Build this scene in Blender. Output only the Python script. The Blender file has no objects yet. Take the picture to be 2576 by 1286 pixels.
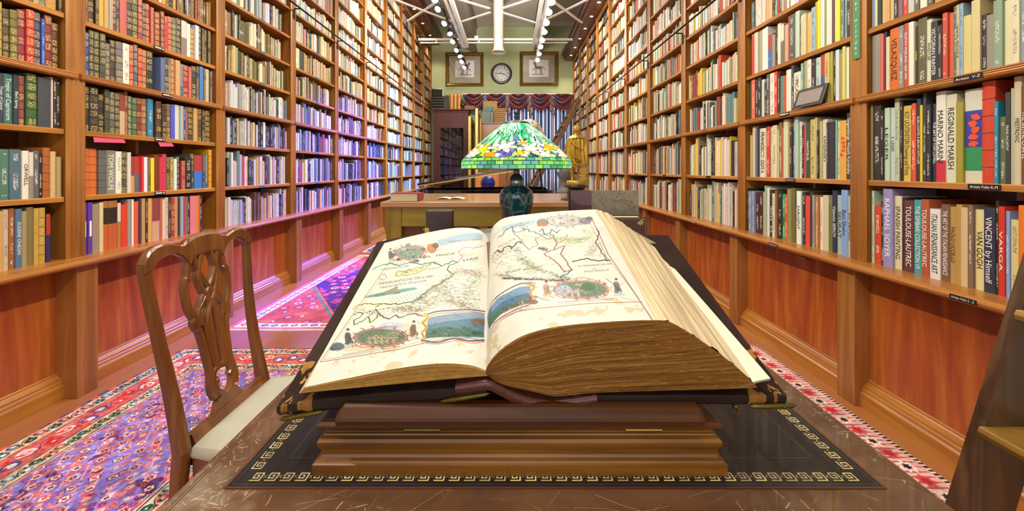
import bpy, bmesh, math, random
import numpy as np
from mathutils import Vector, Matrix
PI = math.pi
SC = bpy.context.scene
COL = SC.collection
W, H = 2576, 1286
CAMH = 1.35                      # lens height above the floor; looks level along +Y
# ------------------------------------------------------------------ camera
cam_d = bpy.data.cameras.new('camera')
cam = bpy.data.objects.new('camera', cam_d); COL.objects.link(cam)
cam.location = (0, 0, CAMH); cam.rotation_euler = (PI/2, 0, 0)
cam_d.sensor_fit = 'HORIZONTAL'; cam_d.sensor_width = 36.0
cam_d.lens = 36.0*1000/W
cam_d.shift_x = 3/W; cam_d.shift_y = -(643-427)/W
cam_d.clip_start = 0.05; cam_d.clip_end = 100
SC.camera = cam
# ------------------------------------------------------------------ world, exposure
wd = bpy.data.worlds.new('world'); SC.world = wd; wd.use_nodes = True
wd.node_tree.nodes['Background'].inputs[0].default_value = (1.0, 0.93, 0.84, 1)
wd.node_tree.nodes['Background'].inputs[1].default_value = 0.38
vs = SC.view_settings
vs.view_transform = 'Standard'; vs.look = 'None'; vs.gamma = 1; vs.use_curve_mapping = False
vs.exposure = 0.0
SC.cycles.max_bounces = 6; SC.cycles.diffuse_bounces = 4; SC.cycles.glossy_bounces = 3
SC.cycles.transmission_bounces = 6; SC.cycles.transparent_max_bounces = 8
SC.cycles.caustics_reflective = False; SC.cycles.caustics_refractive = False
SC.cycles.sample_clamp_indirect = 6
def light(kind, name, loc, energy, color=(1,1,1), size=0.3, size_y=None, target=None, spot=None, blend=0.6):
    d = bpy.data.lights.new(name, kind); d.energy = energy; d.color = color
    if kind == 'AREA':
        d.size = size
        if size_y: d.shape = 'RECTANGLE'; d.size_y = size_y
    else:
        d.shadow_soft_size = size
    if kind == 'SPOT':
        d.spot_size = spot; d.spot_blend = blend
    o = bpy.data.objects.new(name, d); COL.objects.link(o); o.location = loc
    if target is not None:
        o.rotation_euler = (Vector(target)-Vector(loc)).to_track_quat('-Z', 'Y').to_euler()
    return o
WARM = (1.0, 0.82, 0.62); NEUT = (1.0, 0.93, 0.84)
# added soft fill lights under the ceiling, above the frame, to lift the room
for i, y in enumerate((-0.6, 4.2)):
    light('AREA', 'ceiling_fill', (-0.3, y, 5.3), 110, NEUT, 2.4, 1.6, target=(-0.3, y+0.01, 0))
# the two spotlight rows go on above the frame: each head crosses to the opposite shelves
for y, pw in ((0.2, 300), (1.7, 270), (3.2, 215), (4.7, 190), (6.2, 190)):
    light('SPOT', 'track_lamp', (0.75, y, 4.45), pw, (1.0, .90, .77), .07, target=(-2.7, y+.35, 1.5), spot=math.radians(88), blend=.7)
    light('SPOT', 'track_lamp', (-1.40, y, 4.45), pw, (1.0, .91, .79), .07, target=(2.1, y+.35, 1.5), spot=math.radians(88), blend=.7)
light('AREA', 'back_wall_fill', (-0.3, 6.2, 4.6), 210, (1.0,.95,.87), 2.2, .5, target=(-0.3, 13, 3.6))  # added fill standing in for track heads, brightens the far wall and duct
light('AREA', 'uplight_fill', (-0.3, 6.0, 4.4), 170, (1.0,.95,.88), 2.4, 1.2, target=(-0.3, 9.5, 6.2))  # added uplight that brightens the ceiling
# shop window daylight from behind the camera
light('AREA', 'shop_window_light', (-0.3, -3.4, 2.1), 75, (1.0, 0.96, 0.92), 4.4, 3.0, target=(-0.3, 4, 1.1))
# bluish track spots raking along the left wall
light('SPOT', 'blue_track_lamp', (0.4, 10.8, 4.2), 7500, (0.17, 0.09, 1.0), 0.08, target=(-2.75, 5.8, 0.5), spot=math.radians(33), blend=0.8)
light('SPOT', 'blue_track_lamp', (0.5, 8.8, 4.2), 2600, (0.22, 0.40, 1.0), 0.08, target=(-2.7, 9.6, 0.9), spot=math.radians(66), blend=0.8)

# ================================================================== helpers
def srgb(h, k=1.0):
    if isinstance(h, str):
        h = h.lstrip('#'); c = [int(h[i:i+2], 16)/255 for i in (0, 2, 4)]
    else: c = list(h)
    return tuple(((x/12.92) if x <= 0.04045 else ((x+0.055)/1.055)**2.4)*k for x in c[:3])
class N:
    """small node-tree helper"""
    def __init__(s, name):
        s.m = bpy.data.materials.new(name); s.m.use_nodes = True
        s.t = s.m.node_tree; s.b = s.t.nodes['Principled BSDF']
    def n(s, typ, **kw):
        nd = s.t.nodes.new(typ)
        for k, v in kw.items(): setattr(nd, k, v)
        return nd
    def l(s, a, b): s.t.links.new(a, b)
    def set(s, **kw):
        for k, v in kw.items():
            k = {'rough': 'Roughness', 'metal': 'Metallic', 'spec': 'Specular IOR Level', 'coat': 'Coat Weight', 'coatr': 'Coat Roughness'}.get(k, k)
            s.b.inputs[k].default_value = v
        return s
    def color(s, c):
        if isinstance(c, (tuple, list)): s.b.inputs['Base Color'].default_value = (*c[:3], 1)
        else: s.l(c, s.b.inputs['Base Color'])
    def coord(s, scale=(1,1,1), kind='Object', rot=(0,0,0)):
        tc = s.n('ShaderNodeTexCoord'); mp = s.n('ShaderNodeMapping')
        mp.inputs['Scale'].default_value = scale; mp.inputs['Rotation'].default_value = rot
        s.l(tc.outputs[kind], mp.inputs['Vector']); return mp.outputs['Vector']
    def noise(s, vec, scale=5, detail=4, rough=.5, dist=0):
        nd = s.n('ShaderNodeTexNoise'); s.l(vec, nd.inputs['Vector'])
        nd.inputs['Scale'].default_value = scale; nd.inputs['Detail'].default_value = detail
        nd.inputs['Roughness'].default_value = rough; nd.inputs['Distortion'].default_value = dist
        return nd.outputs['Fac']
    def ramp(s, fac, stops):
        r = s.n('ShaderNodeValToRGB'); e = r.color_ramp.elements
        while len(e) < len(stops): e.new(0.5)
        for el, (p, c) in zip(e, stops): el.position = p; el.color = (*c[:3], 1)
        s.l(fac, r.inputs['Fac']); return r.outputs['Color']
    def mix(s, fac, a, b, mode='MIX'):
        m = s.n('ShaderNodeMix', data_type='RGBA', blend_type=mode)
        for i, v in ((0, fac), (6, a), (7, b)):
            if isinstance(v, (int, float)): m.inputs[i].default_value = v
            elif isinstance(v, tuple): m.inputs[i].default_value = (*v[:3], 1)
            else: s.l(v, m.inputs[i])
        return m.outputs[2]
    def math(s, op, a, b=None, c=None):
        m = s.n('ShaderNodeMath', operation=op)
        for i, v in enumerate((a, b, c)):
            if v is None: continue
            if isinstance(v, (int, float)): m.inputs[i].default_value = v
            else: s.l(v, m.inputs[i])
        return m.outputs[0]
    def bump(s, h, strength=.2, dist=.01):
        b = s.n('ShaderNodeBump'); b.inputs['Strength'].default_value = strength; b.inputs['Distance'].default_value = dist
        s.l(h, b.inputs['Height']); s.l(b.outputs['Normal'], s.b.inputs['Normal'])
def wood(name, c1, c2, c3=None, grain='z', scale=6.0, rough=.38, coat=.25, stretch=14, dist=1.2, kind='Object'):
    m = N(name); st = [scale]*3; st['xyz'.index(grain)] = scale/stretch
    v = m.coord(tuple(st), kind=kind)
    f = m.noise(v, 1.0, 5, .6, dist)
    stops = [(.3, c1), (.68, c2)] if c3 is None else [(.25, c1), (.5, c2), (.75, c3)]
    c = m.ramp(f, stops)
    f2 = m.noise(m.coord(tuple(x*5 for x in st), kind=kind), 1.0, 3, .7)
    c = m.mix(m.math('MULTIPLY', f2, .35), c, c1)
    m.color(c); m.set(rough=rough, coat=coat, coatr=.25); m.bump(f2, .08, .004)
    return m.m
def plain(name, c, rough=.5, metal=0.0, coat=0.0, var=.0, vs=8, emit=None, bump=0):
    m = N(name)
    if var:
        f = m.noise(m.coord(), vs, 4)
        m.color(m.mix(f, tuple(x*(1-var) for x in c), tuple(min(1, x*(1+var)) for x in c)))
        if bump: m.bump(f, bump, .004)
    else: m.color(c)
    m.set(rough=rough, metal=metal, coat=coat)
    if emit:
        m.b.inputs['Emission Color'].default_value = (*emit[0], 1); m.b.inputs['Emission Strength'].default_value = emit[1]
    return m.m
class MB:
    """collects world-space geometry; build() links it as ONE mesh object"""
    def __init__(s): s.v = []; s.f = []; s.mi = []; s.uv = {}; s.sm = []
    def add(s, vs_, fs, mi=0, smooth=False):
        o = len(s.v); s.v += [tuple(p) for p in vs_]
        for f in fs: s.f.append(tuple(i+o for i in f)); s.mi.append(mi); s.sm.append(smooth)
        return o
    def box(s, x0, x1, y0, y1, z0, z1, mi=0):
        if x0 > x1: x0, x1 = x1, x0
        if y0 > y1: y0, y1 = y1, y0
        if z0 > z1: z0, z1 = z1, z0
        s.add([(x0,y0,z0),(x1,y0,z0),(x1,y1,z0),(x0,y1,z0),(x0,y0,z1),(x1,y0,z1),(x1,y1,z1),(x0,y1,z1)],
              [(0,3,2,1),(4,5,6,7),(0,1,5,4),(1,2,6,5),(2,3,7,6),(3,0,4,7)], mi); return s
    def obox(s, c, ax, hs, mi=0):
        """oriented box: centre, three unit axes, half sizes"""
        c = Vector(c); a = [Vector(q)*h for q, h in zip(ax, hs)]; p = []
        for k in (-1, 1):
            for j, i in ((-1,-1),(-1,1),(1,1),(1,-1)): p.append(c+a[0]*i+a[1]*j+a[2]*k)
        s.add(p, [(0,3,2,1),(4,5,6,7),(0,1,5,4),(1,2,6,5),(2,3,7,6),(3,0,4,7)], mi); return s
    def prism(s, prof, axis, a0, a1, mi=0, smooth=False, caps=True):
        """prof: list of 2-D points in the plane perpendicular to axis ('x': (y,z), 'y': (x,z), 'z': (x,y))"""
        def P(p, a): return {'x': (a, p[0], p[1]), 'y': (p[0], a, p[1]), 'z': (p[0], p[1], a)}[axis]
        n = len(prof); vs_ = [P(p, a0) for p in prof]+[P(p, a1) for p in prof]
        fs = [(i, (i+1) % n, n+(i+1) % n, n+i) for i in range(n)]
        s.add(vs_, fs, mi, smooth)
        if caps:
            s.add([P(p, a0) for p in prof], [tuple(range(n))[::-1]], mi); s.add([P(p, a1) for p in prof], [tuple(range(n))], mi)
        return s
    def lathe(s, prof, c=(0,0,0), n=32, mi=0, smooth=True, sx=1, sy=1, caps=True):
        vs_ = []; m = len(prof)
        for r, z in prof:
            for k in range(n):
                a = 2*PI*k/n; vs_.append((c[0]+r*math.cos(a)*sx, c[1]+r*math.sin(a)*sy, c[2]+z))
        fs = [(i*n+k, i*n+(k+1) % n, (i+1)*n+(k+1) % n, (i+1)*n+k) for i in range(m-1) for k in range(n)]
        s.add(vs_, fs, mi, smooth)
        if not caps: return s
        if prof[0][0] > 1e-4: s.add(vs_[:n], [tuple(range(n))[::-1]], mi)
        if prof[-1][0] > 1e-4: s.add(vs_[-n:], [tuple(range(n))], mi)
        return s
    def tube(s, pts, r, n=8, mi=0, smooth=True, up=None, flat=None, closed=False):
        """round tube, or rectangular ribbon when flat=(w,t) about the up direction"""
        pts = [Vector(p) for p in pts]; rings = []; m = len(pts)
        rr = r if isinstance(r, (list, tuple)) else [r]*m
        prev = None
        for i, p in enumerate(pts):
            if closed: t = pts[(i+1) % m]-pts[i-1]
            else: t = pts[min(i+1, m-1)]-pts[max(i-1, 0)]
            if t.length < 1e-9: t = Vector((0,0,1))
            t.normalize()
            u = Vector(up) if up is not None else (prev if prev is not None else (Vector((0,0,1)) if abs(t.z) < .9 else Vector((1,0,0))))
            a = u-t*u.dot(t)
            if a.length < 1e-6: a = Vector((1,0,0))-t*t.x
            a.normalize(); b = t.cross(a); prev = a
            if flat:
                w, h = flat; k = rr[i] if r else 1
                ring = [p+a*h*q+b*w*e*k for e, q in ((-1,-1),(-.7,1),(.7,1),(1,-1))] if flat[1] > 0 else None
                ring = [p-b*w*k-a*h, p-b*w*k+a*h*.5, p-b*w*k*.6+a*h, p+b*w*k*.6+a*h, p+b*w*k+a*h*.5, p+b*w*k-a*h]
            else:
                ring = [p+(a*math.cos(2*PI*k/n)+b*math.sin(2*PI*k/n))*rr[i] for k in range(n)]
            rings.append(ring)
        n = len(rings[0]); vs_ = [q for rg in rings for q in rg]
        last = m if closed else m-1
        fs = [(i*n+k, i*n+(k+1) % n, ((i+1) % m)*n+(k+1) % n, ((i+1) % m)*n+k) for i in range(last) for k in range(n)]
        s.add(vs_, fs, mi, smooth)
        if not closed:
            s.add(rings[0], [tuple(range(n))[::-1]], mi); s.add(rings[-1], [tuple(range(n))], mi)
        return s
    def ball(s, c, r, n=12, m=8, mi=0, sc=(1,1,1)):
        prof = [(max(math.sin(PI*i/m), 1e-5)*r, -math.cos(PI*i/m)*r*sc[2]) for i in range(m+1)]
        return s.lathe(prof, c, n, mi, True, sc[0], sc[1])
    def build(s, name, mats, parent=None, bevel=0, smooth=None, seg=2):
        me = bpy.data.meshes.new(name)
        off = parent.matrix_world_loc if hasattr(parent, 'matrix_world_loc') else (wloc(parent) if parent else Vector((0,0,0)))
        me.from_pydata([(p[0]-off[0], p[1]-off[1], p[2]-off[2]) for p in s.v], [], s.f)
        for m in (mats if isinstance(mats, (list, tuple)) else [mats]): me.materials.append(m)
        me.polygons.foreach_set('material_index', s.mi)
        me.polygons.foreach_set('use_smooth', s.sm if smooth is None else [smooth]*len(s.f))
        me.update(); o = bpy.data.objects.new(name, me); COL.objects.link(o)
        if parent is not None: o.parent = parent
        if bevel:
            b = o.modifiers.new('bevel', 'BEVEL'); b.width = bevel; b.segments = seg; b.limit_method = 'ANGLE'; b.angle_limit = .6
        return o
def wloc(o):
    v = Vector((0,0,0))
    while o is not None: v = v+Vector(o.location); o = o.parent
    return v
def tag(o, label, cat, group=None, kind=None):
    o['label'] = label; o['category'] = cat
    if group: o['group'] = group
    if kind: o['kind'] = kind
    return o
def struct(o): o['kind'] = 'structure'; return o
def thing(name, loc, label, cat, group=None):
    o = bpy.data.objects.new(name, None); COL.objects.link(o); o.location = loc; o.empty_display_size = .05
    return tag(o, label, cat, group)
def origin(o, loc):
    """move a top-level mesh's origin to loc without moving the mesh"""
    d = Vector(loc)-Vector(o.location)
    n = len(o.data.vertices); a = np.empty(n*3, 'f'); o.data.vertices.foreach_get('co', a)
    a = a.reshape(-1, 3)-np.array(d, 'f'); o.data.vertices.foreach_set('co', a.ravel()); o.location = loc; o.data.update(); return o
def at(px, py, Y): return Vector(((px-1285)*Y/1000, Y, CAMH-(py-427)*Y/1000))
def lerp(a, b, t): return a+(b-a)*t
def interp(x, pts):
    for (x0, y0), (x1, y1) in zip(pts, pts[1:]):
        if x <= x1: return y0+(y1-y0)*max(0, (x-x0))/(x1-x0)
    return pts[-1][1]
def spline(pts, n=8):
    """Catmull-Rom through points"""
    P = [Vector(p) for p in pts]; out = []
    for i in range(len(P)-1):
        p0, p1, p2, p3 = P[max(i-1, 0)], P[i], P[i+1], P[min(i+2, len(P)-1)]
        for k in range(n):
            t = k/n; out.append(0.5*((2*p1)+(p2-p0)*t+(2*p0-5*p1+4*p2-p3)*t*t+(3*p1-p0-3*p2+p3)*t*t*t))
    out.append(P[-1]); return out
# ------------------------------------------------------------------ lettering
_txt = {}
def glyphs(s, bold=False):
    """triangles of a string, width/height normalised so cap height = 1"""
    if (s, bold) in _txt: return _txt[(s, bold)]
    cu = bpy.data.curves.new('t', 'FONT'); cu.body = s; cu.resolution_u = 3
    if bold: cu.offset = .02
    o = bpy.data.objects.new('t', cu); COL.objects.link(o)
    dg = bpy.context.evaluated_depsgraph_get(); dg.update()
    me = bpy.data.meshes.new_from_object(o.evaluated_get(dg)); me.calc_loop_triangles()
    v = np.array([p.co[:2] for p in me.vertices]).reshape(-1, 2); t = [tuple(q.vertices) for q in me.loop_triangles]
    bpy.data.objects.remove(o); bpy.data.curves.remove(cu); bpy.data.meshes.remove(me)
    v = v/0.69
    if len(v): v[:, 0] -= v[:, 0].min()
    _txt[(s, bold)] = (v, t); return v, t
def text_mb(mb, s, origin_, dx, dy, size, width=None, center=False, mi=0, bold=False):
    """flat lettering: dx, dy are the directions of writing and of glyph height"""
    v, t = glyphs(s, bold)
    if not len(v): return
    wdt = v[:, 0].max(); sx = size if width is None else width/wdt
    o = Vector(origin_); dx = Vector(dx); dy = Vector(dy)
    if center: o = o-dx*(wdt*sx/2)-dy*(size/2)
    mb.add([o+dx*float(p[0]*sx)+dy*float(p[1]*size) for p in v], t, mi)
# ------------------------------------------------------------------ painted surfaces (in-memory, nothing loaded)
class Canvas:
    def __init__(s, w, h, bg=(1,1,1)):
        s.w, s.h = w, h; s.a = np.empty((h, w, 3), np.float32); s.a[:] = bg
    def poly(s, pts, c, al=1.0):
        p = np.asarray(pts, float)
        x0, y0 = np.floor(p.min(0)).astype(int); x1, y1 = np.ceil(p.max(0)).astype(int)+1
        x0, y0 = max(x0, 0), max(y0, 0); x1, y1 = min(x1, s.w), min(y1, s.h)
        if x1 <= x0 or y1 <= y0: return
        yy, xx = np.mgrid[y0:y1, x0:x1]; xx = xx+.5; yy = yy+.5
        ins = np.zeros(xx.shape, bool); q = np.roll(p, -1, 0)
        for (ax, ay), (bx, by) in zip(p, q):
            if ay == by: continue
            c1 = (ay > yy) != (by > yy)
            ins ^= c1 & (xx < (bx-ax)*(yy-ay)/(by-ay)+ax)
        r = s.a[y0:y1, x0:x1]; r[ins] = r[ins]*(1-al)+np.array(c)*al
    def line(s, pts, w, c, al=1.0):
        for (ax, ay), (bx, by) in zip(pts, pts[1:]):
            dx, dy = bx-ax, by-ay; L = math.hypot(dx, dy)
            if L < 1e-6: continue
            nx, ny = -dy/L*w/2, dx/L*w/2; ex, ey = dx/L*w*.3, dy/L*w*.3
            s.poly([(ax+nx-ex, ay+ny-ey), (bx+nx+ex, by+ny+ey), (bx-nx+ex, by-ny+ey), (ax-nx-ex, ay-ny-ey)], c, al)
    def ell(s, cx, cy, rx, ry, c, al=1.0, rot=0, n=20):
        ca, sa = math.cos(rot), math.sin(rot)
        s.poly([(cx+rx*math.cos(t)*ca-ry*math.sin(t)*sa, cy+rx*math.cos(t)*sa+ry*math.sin(t)*ca) for t in np.linspace(0, 2*PI, n, endpoint=False)], c, al)
    def image(s, name):
        im = bpy.data.images.new(name, s.w, s.h, float_buffer=False)
        buf = np.ones((s.h, s.w, 4), np.float32); buf[..., :3] = np.clip(s.a[::-1], 0, 1)   # canvas holds display-referred values
        im.pixels.foreach_set(buf.ravel()); im.update(); im.pack(); return im
def vnoise(h, w, cell, seed, octv=3):
    rs = np.random.RandomState(seed); out = np.zeros((h, w), np.float32); amp = 1; tot = 0
    for o in range(octv):
        gh, gw = int(h/cell)+3, int(w/cell)+3; g = rs.rand(gh, gw).astype(np.float32)
        y = np.arange(h)/cell; x = np.arange(w)/cell; yi = y.astype(int); xi = x.astype(int)
        fy = (y-yi)[:, None]; fx = (x-xi)[None]; fy = fy*fy*(3-2*fy); fx = fx*fx*(3-2*fx)
        a = g[yi][:, xi]; b = g[yi][:, xi+1]; c = g[yi+1][:, xi]; d = g[yi+1][:, xi+1]
        out += amp*((a*(1-fx)+b*fx)*(1-fy)+(c*(1-fx)+d*fx)*fy); tot += amp; amp *= .5; cell = max(cell/2, 2)
    return out/tot
def painted(name, im, rough=.6, uvname='UVMap', coat=0, bump=0, translucent=0, sheen=0):
    m = N(name); t = m.n('ShaderNodeTexImage'); t.image = im; t.extension = 'EXTEND'
    u = m.n('ShaderNodeUVMap'); u.uv_map = uvname; m.l(u.outputs[0], t.inputs[0]); m.color(t.outputs[0]); m.set(rough=rough, coat=coat)
    if bump: m.bump(m.noise(m.coord(), 400, 2), bump, .003)
    return m.m
def set_uv(o, fn):
    """uv from object-space vertex position"""
    me = o.data; uv = me.uv_layers.new(name='UVMap'); off = wloc(o)
    for lp in me.loops:
        p = me.vertices[lp.vertex_index].co+off; uv.data[lp.index].uv = fn(p)
# ================================================================== materials
M = {}
M['shelf_wood'] = wood('shelf_wood', srgb('7c4816'), srgb('a36a28'), srgb('be863c'), 'z', 9, .36)
M['shelf_wood_y'] = wood('shelf_board_wood', srgb('854e18'), srgb('ad712c'), srgb('c88e42'), 'y', 9, .33)
M['back_wood'] = wood('shelf_back_wood', srgb('4e260e'), srgb('6c3716'), srgb('80441e'), 'z', 9, .5)
M['panel_wood'] = wood('cabinet_panel_wood', srgb('722c18'), srgb('a6501e'), srgb('c47d32'), 'z', 4.2, .3, .3, 9, 2.8)
M['post_wood'] = wood('cabinet_post_wood', srgb('77441c'), srgb('99622e'), srgb('b27c42'), 'z', 12, .36)
M['floor_wood'] = wood('floor_boards', srgb('8f5830'), srgb('a5693a'), srgb('b47a48'), 'y', 3, .3, .2)
M['cornice_wood'] = wood('cornice_wood', srgb('472016'), srgb('5e2e1e'), srgb('6f3a26'), 'y', 6, .35)
M['wall_green'] = plain('green_wall_paint', srgb('a9b183'), .8, var=.04, vs=2)
M['wall_plain'] = plain('plain_wall_paint', srgb('c8bfa8'), .9)
M['ceil'] = N('ceiling_boards'); _m = M['ceil']
_w = _m.n('ShaderNodeTexWave'); _w.wave_type = 'BANDS'; _w.bands_direction = 'Y'; _m.l(_m.coord(), _w.inputs['Vector']); _w.inputs['Scale'].default_value = 3.2
_m.color(_m.ramp(_w.outputs['Fac'], [(0, srgb('c4beb0')), (.25, srgb('d2cdc0')), (1, srgb('d6d1c4'))])); _m.set(rough=.8); _m.bump(_w.outputs['Fac'], .12, .006)
M['ceil'] = _m.m
M['white_metal'] = plain('white_painted_metal', srgb('e6e2d6'), .4)
M['grey_metal'] = plain('grey_girder_paint', srgb('8f8a80'), .6)
M['black_metal'] = plain('black_metal', (.012,.012,.014), .3, .6)
M['brass'] = plain('brass', srgb('b39045'), .3, .9)
M['old_brass'] = plain('old_brass', srgb('6e6128'), .38, .8, var=.3, vs=60)
M['gilt'] = plain('gilt', srgb('d8b45a'), .3, .75)
M['page'] = plain('page_edges', srgb('d8cba8'), .8, var=.12, vs=60)
M['black_plastic'] = plain('black_label_stock', (.01,.01,.01), .4)
M['white_ink'] = plain('white_lettering', (.85,.85,.82), .6)
M['black_ink'] = plain('black_lettering', (.012,.011,.010), .6)
M['bulb'] = plain('lit_bulb', (1,1,1), .3, emit=((1,.96,.88), 30))
M['bulb_blue'] = plain('lit_bluish_bulb', (1,1,1), .3, emit=((.55,.8,1), 32))
M['bulb_small'] = plain('lit_downlight', (1,1,1), .3, emit=((1,.85,.8), 18))
# ================================================================== room shell
XL, XR, YB, ZC = -2.97, 2.38, 13.2, 6.09
def slab(name, *b, mat):
    m = MB(); m.box(*b); return struct(m.build(name, mat))
slab('floor', XL-.1, XR+.1, -3.5, YB+.1, -.1, 0, mat=M['floor_wood'])
slab('ceiling', XL-.1, XR+.1, -3.5, YB+.1, ZC, ZC+.1, mat=M['ceil'])
slab('wall_left', XL-.1, XL, -3.5, YB+.1, 0, ZC, mat=M['wall_plain'])
slab('wall_right', XR, XR+.1, -3.5, YB+.1, 0, ZC, mat=M['wall_plain'])
slab('wall_back', XL, XR, YB, YB+.1, 0, ZC, mat=M['wall_green'])
# soffits with their downlights
m = MB(); m.prism([(2.37,4.95),(1.80,4.95),(1.78,4.99),(1.74,5.02),(1.73,5.09),(1.69,5.12),(1.68,5.22),(2.37,5.22)], 'y', -3.4, 13.15)
struct(m.build('trim_1', M['cornice_wood']))
m = MB(); m.prism([(-2.96,5.48),(-2.36,5.48),(-2.34,5.52),(-2.30,5.56),(-2.29,5.64),(-2.26,5.70),(-2.26,5.80),(-2.96,5.80)], 'y', -3.4, 13.15)
struct(m.build('trim_2', M['cornice_wood']))
def downlight(x, y, z, label, grp, lit=True):
    t = thing('recessed_downlight', (x, y, z), label, 'ceiling light', grp)
    m = MB(); m.lathe([(.030,-.001),(.048,-.004),(.052,-.009),(.046,-.012),(.034,-.010),(.030,-.001)], (x, y, z), 20, caps=False)
    m.build('trim_ring', M['white_metal'], t)
    m = MB(); m.lathe([(.0001,-.013),(.02,-.012),(.030,-.006),(.030,-.001)], (x, y, z), 16); m.build('lens', M['bulb_small'], t)
    return t
for k in range(9):
    y = 6.95+k*.79
    downlight(1.893, y, 4.95, 'small round recessed spotlight in the dark soffit above the right-hand shelves', 'downlights in the soffit over the right shelves')
for k in range(4):
    y = 9.2+k*1.0
    downlight(-2.48, y, 5.48, 'small round recessed spotlight in the dark soffit above the left-hand shelves', 'downlights in the soffit over the left shelves')
for y in (7.5, 9.2, 10.9, 12.6):
    light('SPOT', 'downlight_lamp', (1.86, y, 4.9), 60, WARM, .04, target=(1.95, y, 0), spot=math.radians(110), blend=.8)
    light('SPOT', 'downlight_lamp', (-2.42, y, 5.4), 60, WARM, .04, target=(-2.5, y, 0), spot=math.radians(110), blend=.8)

# ================================================================== bookcases
LEV = {'L': [.82,1.19,1.59,1.932,2.275,2.61,2.945,3.285,3.62,3.96,4.30,4.64,4.98,5.32],
       'R': [.82,1.29,1.775,2.155,2.545,2.885,3.23,3.575,3.92,4.27,4.615]}
TOP = {'L': 5.48, 'R': 4.95}
XF = {'L': 2.63, 'R': 2.04}          # face of the uprights, distance from the lens axis
SG = {'L': -1, 'R': 1}
Y0 = {'L': 1.2, 'R': 1.15}; DY = {'L': 1.2, 'R': 1.18}; NB = 10; UW = .11
LIP = {'L': 3, 'R': 2}               # shelf with the projecting moulded lip
DEPTH = .29
ORD = ['nearest', 'second', 'third', 'fourth', 'fifth', 'sixth', 'seventh', 'eighth', 'ninth', 'tenth']
SIDE = {'L': 'left', 'R': 'right'}
EDGE = {}
def fluted(x, y, sg, w=UW):
    """cross-section of an upright: face toward the room with three flutes"""
    p = []; d = .02
    pts = [(-w/2,.0),(-w/2,-.004),(-w/2+.012,-.012),(-w/2+.02,-.012),(-w/2+.024,-.006),(-.022,-.006),(-.018,-.011),(-.012,-.011),(-.008,-.006),(.008,-.006),(.012,-.011),(.018,-.011),(.022,-.006),
           (w/2-.024,-.006),(w/2-.02,-.012),(w/2-.012,-.012),(w/2,-.004),(w/2,0)]
    return [(sg*(x+b), y+a) for a, b in pts]
def bay_rng(s, k): return Y0[s]+DY[s]*k, Y0[s]+DY[s]*(k+1)
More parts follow.
